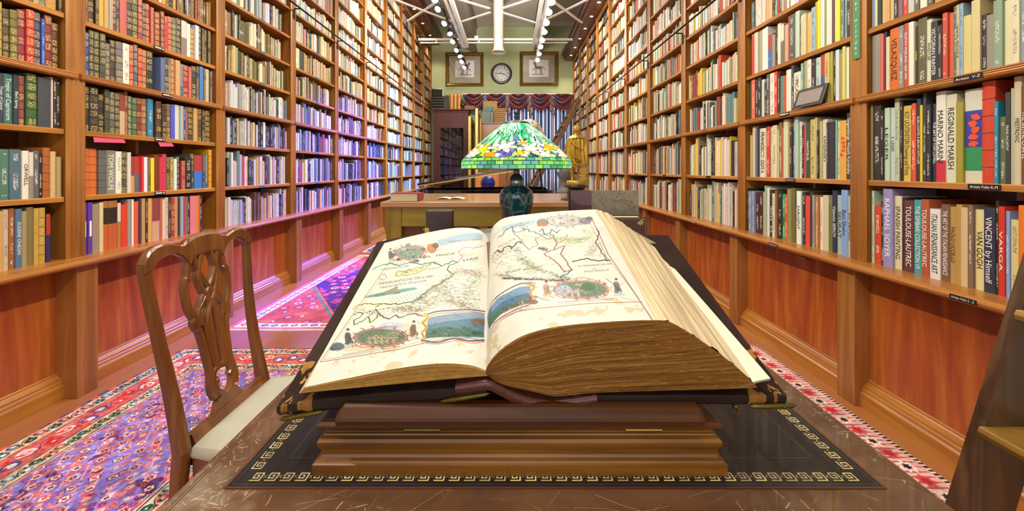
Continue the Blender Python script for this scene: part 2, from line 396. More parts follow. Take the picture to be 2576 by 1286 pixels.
for s in 'LR':
    sg = SG[s]; X = XF[s]; xb = X+DEPTH; lev = LEV[s]; lx = 2.51 if s == 'L' else 1.92
    led = MB(); zt = .82
    led.prism([(sg*(X+.30), zt-.035), (sg*(X+.30), zt), (sg*(lx+.012), zt), (sg*lx, zt-.008), (sg*(lx-.004), zt-.018), (sg*lx, zt-.03), (sg*(lx+.02), zt-.038), (sg*(lx+.03), zt-.046), (sg*(lx+.06), zt-.046), (sg*(lx+.06), zt-.035)], 'y', Y0[s]-.05, Y0[s]+DY[s]*NB-(.0 if s=='L' else .0))
    o = led.build('counter_ledge', M['shelf_wood_y'])
    tag(o, 'long wooden ledge under the %s wall of bookshelves' % SIDE[s], 'ledge'); origin(o, (sg*lx, 2, zt))
    for k in range(NB):
        ya, yb = bay_rng(s, k)
        yi0, yi1 = ya+UW/2, yb-UW/2
        t = thing('bookcase', (sg*X, (ya+yb)/2, zt), 'tall wooden bookcase bay on the %s wall, %s' % (SIDE[s], 'the one nearest the viewer' if k == 0 else ORD[k]+' bay along from the viewer'), 'bookcase', 'bookcase bays along the walls')
        m = MB(); m.prism(fluted(X, yb, sg), 'z', zt, TOP[s]-.01); m.box(sg*(X), sg*xb, yb-UW/2+.012, yb+UW/2-.012, zt, TOP[s]-.01); m.build('side_panel', M['shelf_wood'], t)
        if k == 0:
            m = MB(); m.prism(fluted(X, ya, sg), 'z', zt, TOP[s]-.01); m.box(sg*(X), sg*xb, ya-UW/2+.012, ya+UW/2-.012, zt, TOP[s]-.01); m.build('side_panel', M['shelf_wood'], t)
        m = MB(); m.box(sg*(xb), sg*(xb+.012), yi0-.04, yi1+.04, zt, TOP[s]-.01); m.build('back_panel', M['back_wood'], t)
        m = MB(); m.box(sg*(X+.19), sg*xb, (ya+yb)/2-.012, (ya+yb)/2+.012, zt, TOP[s]-.03); m.build('center_partition', M['shelf_wood'], t)
        m = MB(); m.box(sg*(X-.004), sg*(X+.02), yi0, yi1, TOP[s]-.12, TOP[s]-.01); m.build('top_rail', M['shelf_wood_y'], t)
        for i, z in enumerate(lev[1:], 1):
            m = MB(); th = .03
            if i == LIP[s]:
                f = X-.028
                m.prism([(sg*xb, z-.03), (sg*xb, z), (sg*f, z), (sg*(f-.004), z-.006), (sg*(f-.001), z-.010), (sg*(f-.004), z-.015), (sg*(f-.001), z-.019), (sg*(f-.003), z-.024), (sg*(f+.002), z-.034), (sg*(f+.016), z-.038), (sg*(X+.01), z-.04), (sg*(X+.02), z-.03)], 'y', yi0-.045, yi1+.045)
            else:
                f = X+.004
                m.prism([(sg*xb, z-.024), (sg*xb, z), (sg*(f+.004), z), (sg*f, z-.005), (sg*f, z-.03), (sg*(f+.022), z-.03), (sg*(f+.022), z-.024)], 'y', yi0+.0, yi1-.0)
            m.build('shelf', M['shelf_wood_y'], t)
        # lower cabinet
        px, pn = (2.553, 2.68) if s == 'L' else (1.962, 2.05)
        pl = 2.63 if s == 'L' else 1.99
        c = thing('base_cabinet', (sg*pn, (ya+yb)/2, 0), 'wood panelled base cabinet below the %s shelves, %s' % (SIDE[s], 'the one nearest the viewer' if k == 0 else ORD[k]+' along from the viewer'), 'cabinet', 'base cabinets below the ledges')
        m = MB(); m.box(sg*pn, sg*(pn+.02), yi0-.05, yi1+.05, .10, zt-.047); m.build('door', M['panel_wood'], c, smooth=False)
        ym = lerp(ya, yb, .63 if s == 'L' else .38); d = c.children[-1]
        hm = MB(); zz = zt-.085
        hm.box(sg*(pn-.022), sg*(pn-.018), ym-.05, ym+.05, zz-.006, zz+.006); hm.box(sg*(pn-.02), sg*pn, ym-.048, ym-.042, zz-.005, zz+.005); hm.box(sg*(pn-.02), sg*pn, ym+.042, ym+.048, zz-.005, zz+.005)
        hm.build('handle', M['brass'], d)
        for yy in ([ya, yb] if k == 0 else [yb]):
            m = MB(); m.box(sg*px, sg*(pn+.03), yy-.06, yy+.06, 0, zt-.047); m.build('post', M['post_wood'], c, bevel=.003)
        m = MB()
        m.prism([(sg*(pn+.02), 0), (sg*(pn+.02), .15), (sg*(pn-.006), .15), (sg*(pn-.01), .145), (sg*(pn-.008), .137), (sg*(pn-.016), .13), (sg*(pl+.02), .118), (sg*(pl+.02), .108), (sg*(pl+.014), .10), (sg*(pl+.012), .088), (sg*(pl+.002), .08), (sg*pl, .074), (sg*pl, 0)], 'y', ya+.06, yb-.06)
        m.build('plinth_moulding', M['shelf_wood_y'], c)
    # ladder rail on brackets
    rx, rz = (2.53, 3.29) if s == 'L' else (1.93, 2.955)
    t = thing('ladder_rail', (sg*rx, 2, rz), 'black metal ladder rail running along the upper %s shelves' % SIDE[s], 'rail')
    m = MB(); m.tube([(sg*rx, Y0[s], rz), (sg*rx, 12.9, rz)], .011, 10); m.build('rod', M['black_metal'], t)
    for k in range(1, NB+1):
        yb = Y0[s]+DY[s]*k
        if yb > 12.9: continue
        m = MB(); m.tube([(sg*(X-.008), yb, rz-.09), (sg*(X-.012), yb, rz-.02), (sg*(X-.02), yb, rz+.004), (sg*rx, yb, rz+.004)], .008, 8)
        m.box(sg*(X-.016), sg*(X-.004), yb-.02, yb+.02, rz-.12, rz-.05); m.build('bracket', M['black_metal'], t)
# ================================================================== books on the shelves
def book_material():
    m = N('book_binding')
    a = m.n('ShaderNodeAttribute'); a.attribute_name = 'bk_col'; a.attribute_type = 'GEOMETRY'
    b = m.n('ShaderNodeAttribute'); b.attribute_name = 'bk_sty'; b.attribute_type = 'GEOMETRY'   # r style, g seed, b ink value
    uvn = m.n('ShaderNodeUVMap'); uvn.uv_map = 'UVMap'
    sp = m.n('ShaderNodeSeparateXYZ'); m.l(uvn.outputs[0], sp.inputs[0]); u, v = sp.outputs[0], sp.outputs[1]
    ss = m.n('ShaderNodeSeparateColor'); m.l(b.outputs['Color'], ss.inputs[0]); sty, seed, ink = ss.outputs[0], ss.outputs[1], ss.outputs[2]
    base = a.outputs['Color']
    # letter-like marks running along the spine
    cx = m.n('ShaderNodeCombineXYZ'); m.l(m.math('MULTIPLY', u, 5.0), cx.inputs[0]); m.l(m.math('MULTIPLY_ADD', v, 62, m.math('MULTIPLY', seed, 900)), cx.inputs[1]); m.l(m.math('MULTIPLY', seed, 77), cx.inputs[2])
    nz = m.noise(cx.outputs[0], 1.0, 2, .6)
    cy = m.n('ShaderNodeCombineXYZ'); m.l(m.math('MULTIPLY_ADD', v, 3.5, m.math('MULTIPLY', seed, 50)), cy.inputs[1])
    blk = m.noise(cy.outputs[0], 1.0, 0, .5)
    lit = m.math('GREATER_THAN', nz, .52)
    ins = m.math('MULTIPLY', m.math('LESS_THAN', m.math('ABSOLUTE', m.math('SUBTRACT', u, .5)), .22), m.math('LESS_THAN', m.math('ABSOLUTE', m.math('SUBTRACT', v, .5)), .42))
    mask = m.math('MULTIPLY', m.math('MULTIPLY', lit, ins), m.math('GREATER_THAN', blk, .47))
    inkc = m.mix(ink, (.015,.013,.012), (.88,.84,.72))
    col_t = m.mix(m.math('MULTIPLY', mask, .7), base, inkc)
    # gilt panels between raised bands
    fr = m.math('FRACT', m.math('MULTIPLY', v, 6.0))
    band = m.math('LESS_THAN', m.math('ABSOLUTE', m.math('SUBTRACT', fr, .5)), .36)
    cz = m.n('ShaderNodeCombineXYZ'); m.l(m.math('MULTIPLY', u, 5), cz.inputs[0]); m.l(m.math('MULTIPLY_ADD', v, 42, m.math('MULTIPLY', seed, 300)), cz.inputs[1])
    gz = m.math('GREATER_THAN', m.noise(cz.outputs[0], 1.0, 1, .5), .5)
    cell = m.math('FLOOR', m.math('MULTIPLY', v, 6.0))
    cw = m.n('ShaderNodeCombineXYZ'); m.l(cell, cw.inputs[0]); m.l(m.math('MULTIPLY', seed, 91), cw.inputs[1])
    wn = m.n('ShaderNodeTexWhiteNoise'); wn.noise_dimensions = '2D'; m.l(cw.outputs[0], wn.inputs['Vector'])
    gm = m.math('MULTIPLY', m.math('MULTIPLY', band, gz), m.math('MULTIPLY', m.math('LESS_THAN', m.math('ABSOLUTE', m.math('SUBTRACT', u, .5)), .38), m.math('GREATER_THAN', wn.outputs['Value'], .22)))
    edge = m.math('MULTIPLY', m.math('GREATER_THAN', m.math('ABSOLUTE', m.math('SUBTRACT', fr, .5)), .42), m.math('LESS_THAN', m.math('ABSOLUTE', m.math('SUBTRACT', fr, .5)), .47))
    gm = m.math('MAXIMUM', m.math('MULTIPLY', gm, .8), m.math('MULTIPLY', edge, .6))
    col_b = m.mix(gm, base, srgb('c9ac66'))
    isb = m.math('LESS_THAN', m.math('ABSOLUTE', m.math('SUBTRACT', sty, .5)), .1)     # .5 banded leather
    ist = m.math('GREATER_THAN', sty, .8)                                              # 1.0 lettered jacket
    c = m.mix(ist, base, col_t); c = m.mix(isb, c, col_b)
    wear = m.noise(m.coord(), 45, 3, .6)
    c = m.mix(m.math('MULTIPLY', wear, .22), c, m.mix(.5, c, (.35,.3,.22)))
    m.color(c); m.set(rough=.42, coat=.15)
    return m.m
M['book'] = book_material()
BSP = []   # every shelf book: dict(side,k,i,y0,y1,h,d,x,col,sty,title,ink,two)
def clear(s, i):
    L = LEV[s]; return (L[i+1] if i+1 < len(L) else TOP[s]-.1)-L[i]-.045
def addbook(s, k, i, y0, y1, h, col, sty, title=None, xo=None, rnd=random):
    h = min(h, clear(s, i)); lum = .3*col[0]+.6*col[1]+.1*col[2]
    BSP.append(dict(s=s, k=k, i=i, y0=y0, y1=y1, h=h, x=XF[s]+(.022+rnd.random()*.016 if xo is None else xo), d=min(.24, h*.72),
                    col=col, sty=sty, title=title, ink=(1.0 if lum < .32 else 0.0), seed=rnd.random()))
# rows transcribed from the photograph, far-to-near order on the wall: "x_end,y_top,colour,style[,title]" in crop pixels
ROWS = [
('R',0,0,3.572,2160,420,95,"125,215,b8ccb8,t 183,348,c8401c,t 215,310,2a3440,t,MOSES_SOYER 300,168,8f88b8,w,RAPHAEL_SOYER 368,262,d2cba8,p,SPANISH_PAINTING 396,275,20202c,p 483,300,5c2c2c,w,TOULOUSE-LAUTREC 557,297,3a98a0,w,THE_SIMBARI_COLLECTION_19 628,292,a8502c,w,TOULOUSE-LAUTREC 722,378,dcdcd8,p,ITALIAN_RENAISSANCE_ART 800,338,70503c,w,THE_ART_OF_THE_ITALIAN_RENAISSANCE 858,358,b08f4e,p,PAOLO_UCCELLO 912,338,b3904a,p 975,365,d0b488,p 1018,340,7a6450,t 1112,384,dccf92,p,VAN_GOGH 1215,365,202a42,w,VINCENT_by_Himself 1246,305,14181c,t,VAN_EYCK 1302,355,cc2c18,w,VARGA 1338,397,80a0d8,w,ROBERT_VICKREY_ARTIST_AT_WORK 1420,475,d2c88c,t 1486,345,e07408,w"),
('R',0,1,3.0625,1840,0,1046,"1065,800,241a14,p 1085,810,80784c,p 1145,815,26221e,t 1170,850,14161a,t 1210,832,b4c8b0,p,LEGER 1247,830,b8c8c4,p,F._LEGER 1285,757,b0bc9c,t 1305,775,1c1814,t 1367,815,d0b254,p,ROY_LICHTENSTEIN_Drawings_and_Prints 1383,840,4a2c1c,t 1418,797,cc5028,t 1450,760,20304c,w,GLEN_LOATES_A_BRUSH_WITH_LIFE 1469,810,d8c020,p 1495,705,34343c,t 1528,805,22242e,t 1566,800,242a48,w,THE_ART_OF_TOM_LOVELL 1641,705,dcdcd0,r,MARINO_MARINI 1722,728,d0d0b4,p,REGINALD_MARSH 1778,785,98902c,p 1916,685,d0ccb0,m 2020,590,c83c1c,c 2050,782,1888a8,t 2100,900,5c6848,t 2138,710,34342e,w,FRANK_McCARTHY 2165,680,a8b09c,p 2224,590,c8bf9c,p,MESTROVIC 2290,660,6e4624,w,THE_SISTINE_CHAPEL"),
('R',0,2,3.0625,1840,0,1052,"1070,365,d8dcd0,p 1140,262,88847a,p 1165,262,c86050,p 1180,245,22285c,p 1208,285,ccc8a0,p 1278,195,c8681c,p,VELAZQUEZ 1315,160,84848a,t 1325,_ 1360,165,b8482c,w,GUSTAV_VIGELAND_1869-1943 1400,170,e0e0cc,p 1420,200,28281c,y,FEININGER 1490,115,58583a,t 1530,150,ccd0b4,p,WHISTLER 1582,165,202024,w,VICTORIAN_PAINTER 1615,195,1c2c30,t 1655,100,c04838,t 1690,100,c85830,p 1720,20,5c6c68,t 1745,20,b4b48c,p,WILSON 1775,-5,88a8b8,t 1835,120,ccc080,p 1903,0,ccbf88,p 1950,110,1c1c28,t 2010,112,8c8878,p 2080,0,809c80,t 2145,0,d0d0a4,p 2205,-5,d8d0ac,t 2260,0,8098a0,t"),
('R',0,3,3.0625,1840,0,1072,"1100,-80,7890a8,p 1120,-80,c8c890,p 1150,-80,1c2c34,p 1180,-80,c8b070,p 1215,-80,c89c68,p 1250,-80,c0b878,p 1280,-100,302c28,t 1315,-100,7c5c68,p 1350,-100,c83830,t 1400,-100,b8c0b8,p 1440,-100,585850,t 1500,-100,e0dcc8,p 1550,-110,403c34,t 1610,-110,b8a058,p 1660,-110,d8d8c8,t 1720,-120,384860,t 1790,-130,d0c8a0,p 1850,-130,a83828,t 1920,-130,e0dcc8,t 2000,-150,607060,p 2080,-150,d0c890,p 2160,-150,28282c,t 2240,-160,d8d0b0,p"),
('R',1,2,4.019,1860,0,105,"125,790,2f5a50,p 155,800,d86848,t 180,810,20204a,t 212,775,28241a,t 245,805,c0ccb8,p 268,830,302a28,t 300,725,50504e,t 350,710,e0dcc8,t 378,710,d83020,t 400,740,282420,t 440,770,5f7f70,p 470,765,c05030,s 520,705,d8dcc8,p 545,660,3c4450,t 615,730,d8d8c0,t,PICASSO 640,640,70a89c,t 672,610,a89870,p 712,600,d8dcd0,t 755,595,28181a,t 805,582,b0c8c0,t 850,540,2850a0,s 900,530,c8b060,t 930,520,a0a038,p 955,520,4a1a20,t 992,505,c0d8d8,p 1032,550,b08830,p 1065,450,c8c878,p 1095,480,d8dcb8,p 1135,470,38342c,t"),
('R',1,3,4.019,1860,0,120,"145,350,c04038,p 180,305,c8ccb8,p 215,300,a89878,p 245,290,e8ecdc,p 275,255,d8e0d8,p 325,345,4068a8,s 355,350,8f8f7a,p 378,265,3a2a28,t 410,240,dcd8b8,p 445,250,706a60,s 482,250,c0a080,p 500,165,c03838,p 555,150,4a5448,t 600,115,b8ccb8,p 612,150,302828,t 665,145,c8c090,p 712,125,d8a868,p 752,75,8ab0b8,t 780,20,b8a030,p 800,0,f0e810,p 850,-10,c8d8c0,p 870,-10,808870,p 925,-20,d8d8c0,p 945,-20,604840,p 975,-25,d8c8b8,p 1010,-30,f0f000,p 1045,-40,6a7478,t 1080,-45,88b0b0,t 1125,-50,203030,t"),
('R',1,1,3.384,1860,280,88,"100,205,b8b080,p 128,130,c8c090,p 148,165,6a6488,p 160,135,202838,p 214,145,d8dcc0,t,FRANCISCO_GOYA 228,175,c8b088,p 258,130,c83018,t 275,135,c0d0b8,t 312,120,d8d0a0,t 327,155,b8b898,p 358,90,806830,t 370,140,c04a30,p 408,70,c8d0a8,p 420,80,b89860,p 443,135,382428,t 465,55,286880,t 497,45,a8c0a8,p 518,90,d0d8c8,t 540,120,40281a,t,HOKUSAI 556,115,c84030,p 590,108,1f4a40,w,NANTEUIL 632,70,c8b860,t 655,55,b8b080,p 672,160,30201c,t 697,85,b0a868,p 737,70,c8ccb8,p,KANDINSKY 750,95,5a3a38,t 808,90,22222c,p 822,75,80b090,p 842,85,c8d0c0,t 900,80,d8a040,m 945,15,2c3436,w,Gegenklange_Wassily_Kandinsky 960,20,60605a,p"),
('R',1,0,3.384,1860,280,60,"75,655,14141a,t 100,680,7f8fa8,t 120,680,8f9fb8,t 135,690,50608a,p 165,690,3a1418,t 195,690,34121a,t 212,690,b89870,p 222,635,a0b8a8,p 245,650,d0d8c8,p 275,670,241c18,t 300,700,c8d0b8,t 318,675,9a6030,p 352,675,181c20,t 378,705,18a858,t,ROUSSEAU 402,710,d04828,t 438,660,8a8848,p 470,655,6a6440,p 480,820,d0b880,p 518,680,e0ece0,p,SARGENT 548,685,28282e,t 587,720,d84038,p 617,690,382820,p 635,715,a09890,t 660,730,a89048,t 670,725,c05838,p 697,730,dcd8c0,t 743,715,c8c0a0,p 778,790,68702c,p 820,675,1c2444,w,Valentin_SEROV 862,715,98b8b0,p,SEURAT 918,670,80a0d0,p,Ben_Shahn 960,720,b0b8a8,p,SIMBARI"),
('L',1,4,3.675,200,0,28,"45,-100,3a9a90,p 95,-90,5a2a28,b 155,-90,4a2a28,b 190,-80,1c1c18,b 238,-80,d8a838,p 278,-80,c0a068,s 312,-70,a8a090,p 352,-70,7a2a28,b 382,-60,2a3850,b 445,-40,c0605a,p 500,-30,40281c,b 550,-20,4a5a38,b 592,-10,a83030,b 625,35,2a3850,b 665,40,b03a34,b 695,70,a8484a,b 705,_ 752,118,a0442c,b 762,_ 795,110,8a4a38,b 825,150,b03038,b 865,158,c03a40,b 903,168,607050,b 950,175,28303a,b 1000,195,8a7a70,s 1030,220,d8ece0,p 1075,270,b89040,b 1105,220,d8dce8,s 1140,235,3c4a38,b 1165,260,30302c,b 1188,265,2a2a26,b 1215,275,26221c,b"),
('L',1,3,3.675,200,0,35,"105,300,24509a,b 150,270,3a3528,b 200,290,39402e,b 255,300,3c4a38,b 305,405,6e7266,b 350,375,403028,b 412,390,6e6e68,b 470,405,e6e0d2,t 512,420,c04a40,b 548,410,4a5872,b 588,450,c04030,b 628,465,b5623a,b 692,478,18261f,b 755,_ 795,535,5a6a9a,p 832,535,3d4a30,b 860,540,6a6a60,b 895,545,b87848,b 935,560,d8a070,p 965,590,3a6a8a,b 1018,605,a82838,b 1045,620,c04058,b 1090,615,3a3428,b 1118,615,20264a,b 1150,615,3f80c8,p 1170,640,50504a,b 1210,640,c8c0a8,p 1228,660,504a40,b 1250,640,5a1020,p"),
('L',1,2,3.675,200,0,50,"105,800,2a261e,b 190,810,141a20,b 245,875,14140f,b 292,830,3c4028,b 338,850,4a5a5a,b 388,865,303830,b 435,860,c8a888,s 465,850,7a3a30,b 500,890,5a6a5a,b 545,905,2a6a3a,b 590,910,7a2030,b 637,915,9a6030,b 688,915,2f7fa8,t 720,_ 772,940,4a3828,b 815,965,28201a,b 852,965,7a5a3a,b 890,970,4a5ad0,p 935,970,d0d4cc,p 962,980,a8b8a8,p 985,990,20489a,t 1010,990,b06050,p 1063,990,3a341c,b 1100,1000,c8a060,p 1140,1010,4a4020,b 1168,1020,201c18,b 1222,1025,3a3420,b"),
('L',1,1,4.019,200,330,40,"60,140,5a6ab0,b 125,175,d06a28,c 205,178,d06a28,c 290,195,5a6262,c 380,195,848878,w,TOM_WOLFE 437,205,e8e8dc,t 498,208,3a4a28,b 535,215,d8d0c8,p 570,262,c8a040,s 628,258,5a5f78,s 652,255,d02838,p 685,262,e8e8f0,s 705,262,8a8a68,p 725,265,4a4a40,b 760,270,e8dc10,p 820,240,7a2c10,p 852,265,d02850,c 893,232,c83050,c 928,265,3a3a30,b 962,262,a08838,t 990,280,d8ecd8,p 1030,258,28406a,b 1070,300,a82840,b 1140,268,101010,t 1175,230,3c4a38,b 1255,245,2878c8,s 1278,245,204060,b 1305,240,206a78,b 1318,_ 1352,188,d89810,c"),
('L',1,0,4.019,200,330,42,"90,715,5a30a0,w,# 140,715,5a30a0,w,# 212,735,988878,p 252,720,d8c890,p 300,705,c05a28,k 352,705,c05a28,k 400,700,c05a28,k 435,725,b07838,s 495,740,d83820,p 540,660,989088,p 560,690,f0ece0,p 605,710,d85838,p 630,680,3a3450,p 678,680,c09850,p 705,680,3a2018,t 750,680,d8a850,p 825,680,c8a080,s 850,680,b86048,p 880,690,e0c8a0,p 912,670,c8c0b0,t 935,670,3a2010,t 975,665,a03018,b 1010,665,c89050,p 1030,680,302838,p 1062,660,90a8b0,p 1085,660,b83848,p 1105,665,687848,p 1128,660,1a1420,t 1175,655,d87880,p 1202,655,c89030,p 1225,650,e06818,p 1252,650,4a1810,t"),
('L',0,3,3.782,0,0,-60,"40,10,b8a830,b 45,_ 110,88,4a3c28,b 182,100,6a6a28,b 190,_ 265,97,8a2838,b 343,80,c82c28,b 413,115,28385a,b 443,180,2858b8,t 515,150,7a2020,b 580,225,5a3010,b"),
('L',0,4,3.782,0,0,60,"130,-180,7a2828,b 200,-170,38402c,b 260,-150,b89040,b 320,-140,602828,b 370,-40,a8a060,b 445,-40,40504a,b 545,-30,b07828,b 560,_ 612,-10,303828,b"),
('L',0,2,3.782,0,0,-40,"-5,690,40302c,b 50,695,283a50,w,Tropic_of_Cancer 137,705,2f6f6a,w,Tropic_of_Capricorn 190,715,28303a,w,Black_Spring 262,725,8a3a38,b 368,705,1f5a2c,b 490,738,384048,p 507,735,d8c8c0,p 545,745,201c14,t 598,745,201c14,t"),
('L',0,1,3.477,0,330,-30,"15,150,b08070,p 100,158,4a7a6a,t 200,160,4a6a7a,t 258,172,e8e0d0,p,ORWELL 298,185,908878,s 352,170,586068,t 385,195,181414,t 453,145,a85a20,c 502,178,d0b078,p 557,225,a89868,p"),
('L',0,0,3.477,0,330,-40,"-2,700,6a4a30,b 45,700,c8a060,p 95,685,c8b8a8,t 145,655,9a5a20,t 203,680,4a6f96,w,EUGENE_ONEGIN 248,700,a09068,p 310,665,787040,p 355,675,b8983a,b 415,670,b8983a,b 422,_ 460,725,20206a,s"),
]
rr = random.Random(5)
done = set()
for s, k, i, sc, ox, oy, xs, spec in ROWS:
    done.add((s, k, i)); X = XF[s]+.012; x0 = ox+xs/sc; y_lo, y_hi = bay_rng(s, k); y_lo += UW/2+.004; y_hi -= UW/2+.004
    ya = X*1000/abs(x0-1285)
    for it in spec.split():
        f = it.split(','); x1 = ox+float(f[0])/sc; yb = X*1000/abs(x1-1285)
        if f[1] != '_':
            yt = oy+float(f[1])/sc; a, b = min(ya, yb), max(ya, yb)
            ym = (a+b)/2; h = CAMH+(427-yt)*ym/1000-LEV[s][i]; h = max(h, .17)
            a, b = max(a, y_lo), min(b, y_hi)
            if b-a > .006: addbook(s, k, i, a+.0006, b-.0006, h, srgb(f[2]), f[3], f[4].replace('_', ' ') if len(f) > 4 else None, xo=.012+rr.random()*.012, rnd=rr)
        ya = yb
    # fill what lies beyond the frame's edge
def fill(s, k, i, y_lo, y_hi, pal, rnd, dens=1.0, hmin=.62, hmax=.93, wmin=.016, wmax=.042):
    y = y_lo; c0 = clear(s, i); run = 0
    while y < y_hi-.012:
        if run <= 0:
            run = rnd.randint(1, 4); ch, st = rnd.choice(pal); bh = rnd.uniform(hmin, hmax)*c0; bw = rnd.uniform(wmin, wmax)
            if rnd.random() > dens: y += rnd.uniform(.04, .2); run = 0; continue
        if rnd.random() < .65: ch, st = rnd.choice(pal)
        w = min(bw*rnd.uniform(.7, 1.3), y_hi-y)
        addbook(s, k, i, y+.0004, y+w-.0006, min(c0, bh*rnd.uniform(.93, 1.06)), tuple(min(1, c*rnd.uniform(.8, 1.2)) for c in srgb(ch)), st, rnd=rnd)
        y += w; run -= 1
P_ = lambda st, cs: [(c, st) for c in cs.split()]
PAL_LEATH = P_('b', '5a2020 7a2a28 28301c 1c2a44 3a2a1c 14140f 8a5a30 4a5038 a83a30 c09048 2a4a38')+P_('p', 'd8d0b8')
PAL_OLD = P_('p', 'c8b888 a89868 d8d0b0 b8a070 786848 50582c 2c4030 8a6a40 c0b0a0')+P_('t', 'd8d4c0 385038 b0a070 c8c0a0 6a2a28 28304a c8a848')
PAL_MIX = P_('t', 'e0dcd0 d0ccbc c8c4b8 b8b0a0 28282c 34343c 1c2430 c8c8c0 d8d8d8')+P_('p', 'e0dcd0 c4bca8 a09888 4a5860 a8b0b8 b04838 c8a050 38506c 6c7c88 d0d4d8 5c4438')
PAL_LOW = P_('t', 'd8dce0 c0c8d0 20242c 34404c 1c1c24 e0e0e0 98a4b0')+P_('p', '304868 5878a0 c8ccd0 a83848 d8c070 384858 807890 e0e0e4 484c54 202838')  # low left rows: the blue light's cast is put into these cover colours
PAL_ART = P_('t', 'e4e0d0 d8d4c0 c8c8b0 b0a890 2c2824 40382c 201c1c 587068')+P_('p', 'e0dcc8 d0c8a8 b8b088 c8b890 9a8a68 c04830 d8c040 5a7880 d8d8d0 3a5048 a83028 e0e0d8')
PAL_HI = P_('t', 'e8e4d8 d8d8cc e0e0d4 c8ccc4 a8a898 403c38')+P_('p', 'e8e4d4 d8ccb0 d0d8d4 b8c0b8 c8b080 98a0a0 c06048 d8c880 e0e4e0 586068')
for s in 'LR':
    for k in range(NB):
        for i in range(len(LEV[s])):
            if (s, k, i) in done: continue
            y_lo, y_hi = bay_rng(s, k); y_lo += UW/2+.004; y_hi -= UW/2+.03
            if k <= 1 and CAMH+(427/1000)*y_hi/(1.0) < LEV[s][i]-.3 and False: continue
            # skip shelves the frame cannot show
            if LEV[s][i] > CAMH+.43*y_hi+.15: continue
            rnd = random.Random(hash((s == 'L', k, i)) & 0xffff)
            if s == 'L':
                if k <= 1: pal = PAL_LEATH
                elif k == 8 and i > 7: pal = PAL_LEATH+P_('p', '28406a 903028')
                elif i <= 3: pal = PAL_LOW if k >= 3 and i <= 2 else PAL_MIX
                elif i <= 5: pal = PAL_OLD
                elif k >= 8: pal = PAL_LEATH
                else: pal = PAL_HI if i >= 7 else PAL_MIX+PAL_HI
                d = 1.0
                if k >= 7 and i <= 1: d = .55
                if k == 8 and 8 <= i <= 10: d = .3
                fill(s, k, i, y_lo, y_hi-rnd.choice((0,0,.03,.1)), pal, rnd, d, .68, .93, .014, .038)
            else:
                pal = PAL_ART if i <= 3 else PAL_HI+PAL_ART
                if k >= 6 and i > 3: pal = PAL_ART+P_('p', 'a83828 783020 28303c')
                fill(s, k, i, y_lo+.02, y_hi, pal, rnd, .93 if (i == 0 and k > 4) else 1.0, .66, .94, .012, .036)
for s, k, i in sorted(done):          # the nearest bays go on beyond the frame's edge
    if k == 0:
        lo = bay_rng(s, 0)[0]+UW/2+.004; hi = min(b['y0'] for b in BSP if (b['s'], b['k'], b['i']) == (s, 0, i))-.002
        if hi-lo > .03: fill(s, 0, i, lo, hi, PAL_ART if s == 'R' else PAL_LEATH, random.Random(i+77), 1.0, .72, .93, .018, .04)
# ---- which ones show largest
def px_area(b):
    X = b['x']; z0 = LEV[b['s']][b['i']]; s = SG[b['s']]
    def P(y, z): return 1285+s*X/y*1000, 427-(z-CAMH)/y*1000
    xa, ya = P(b['y0'], z0); xb, _ = P(b['y1'], z0); _, yt = P(b['y0'], z0+b['h'])
    lo, hi = sorted((xa, xb)); lo = max(lo, 0); hi = min(hi, W); t = max(yt, 0); bt = min(ya, H)
    return max(0, hi-lo)*max(0, bt-t)
for b in BSP: b['a'] = px_area(b)
order = sorted(range(len(BSP)), key=lambda j: -BSP[j]['a'])
NEAR = set(order[:286])
print('BOOKS', len(BSP), 'smallest single', BSP[order[285]]['a'])
STV = {'p': 0., 's': 0., 'k': 0., 'r': 0., 'm': 0., 'w': 0., 'y': 0., 'c': .25, 'b': .5, 't': 1.}
# ---- the mass of farther books: one mesh
V = []; F = []; C = []; S = []; U = []
PG = srgb('cfc4a4')
for j, b in enumerate(BSP):
    if j in NEAR: continue
    sg = SG[b['s']]; z0 = LEV[b['s']][b['i']]; z1 = z0+b['h']; xa = sg*b['x']; xb = sg*(b['x']+b['d']); y0, y1 = b['y0'], b['y1']
    o = len(V); c = b['col']; V += [(xa,y0,z0),(xa,y1,z0),(xa,y1,z1),(xa,y0,z1),(xb,y0,z0),(xb,y1,z0),(xb,y1,z1),(xb,y0,z1)]
    t = .0025; V += [(xa+sg*.004,y0+t,z1-.003),(xa+sg*.004,y1-t,z1-.003),(xb,y1-t,z1-.003),(xb,y0+t,z1-.003)]
    st = (STV.get(b['sty'], 0), b['seed'], b['ink'])
    flat = (0, 0, 0)
    for f, cc, ss, uu in (((0,1,2,3), c, st, ((0,0),(1,0),(1,1),(0,1))), ((0,4,7,3), c, flat, None), ((1,5,6,2), c, flat, None),
                          ((8,9,10,11), PG, flat, None), ((3,2,9,8), c, flat, None), ((3,7,11,8), c, flat, None), ((2,6,10,9), c, flat, None)):
        F.append(tuple(o+q for q in f)); C += [(*cc, 1)]*4; S += [(*ss, 1)]*4; U += (uu or ((.9,.02),)*4)
me = bpy.data.meshes.new('shelved_books'); me.from_pydata(V, [], F)
def attrs(me, C, S, U):
    a = me.color_attributes.new('bk_col', 'FLOAT_COLOR', 'CORNER'); a.data.foreach_set('color', np.array(C, 'f').ravel())
    a = me.color_attributes.new('bk_sty', 'FLOAT_COLOR', 'CORNER'); a.data.foreach_set('color', np.array(S, 'f').ravel())
    uv = me.uv_layers.new(name='UVMap'); uv.data.foreach_set('uv', np.array(U, 'f').ravel())
attrs(me, C, S, U); me.materials.append(M['book']); me.update()
o = bpy.data.objects.new('shelved_books', me); COL.objects.link(o)
tag(o, 'the many farther shelved books filling both long walls of bookcases', 'books', kind='stuff')
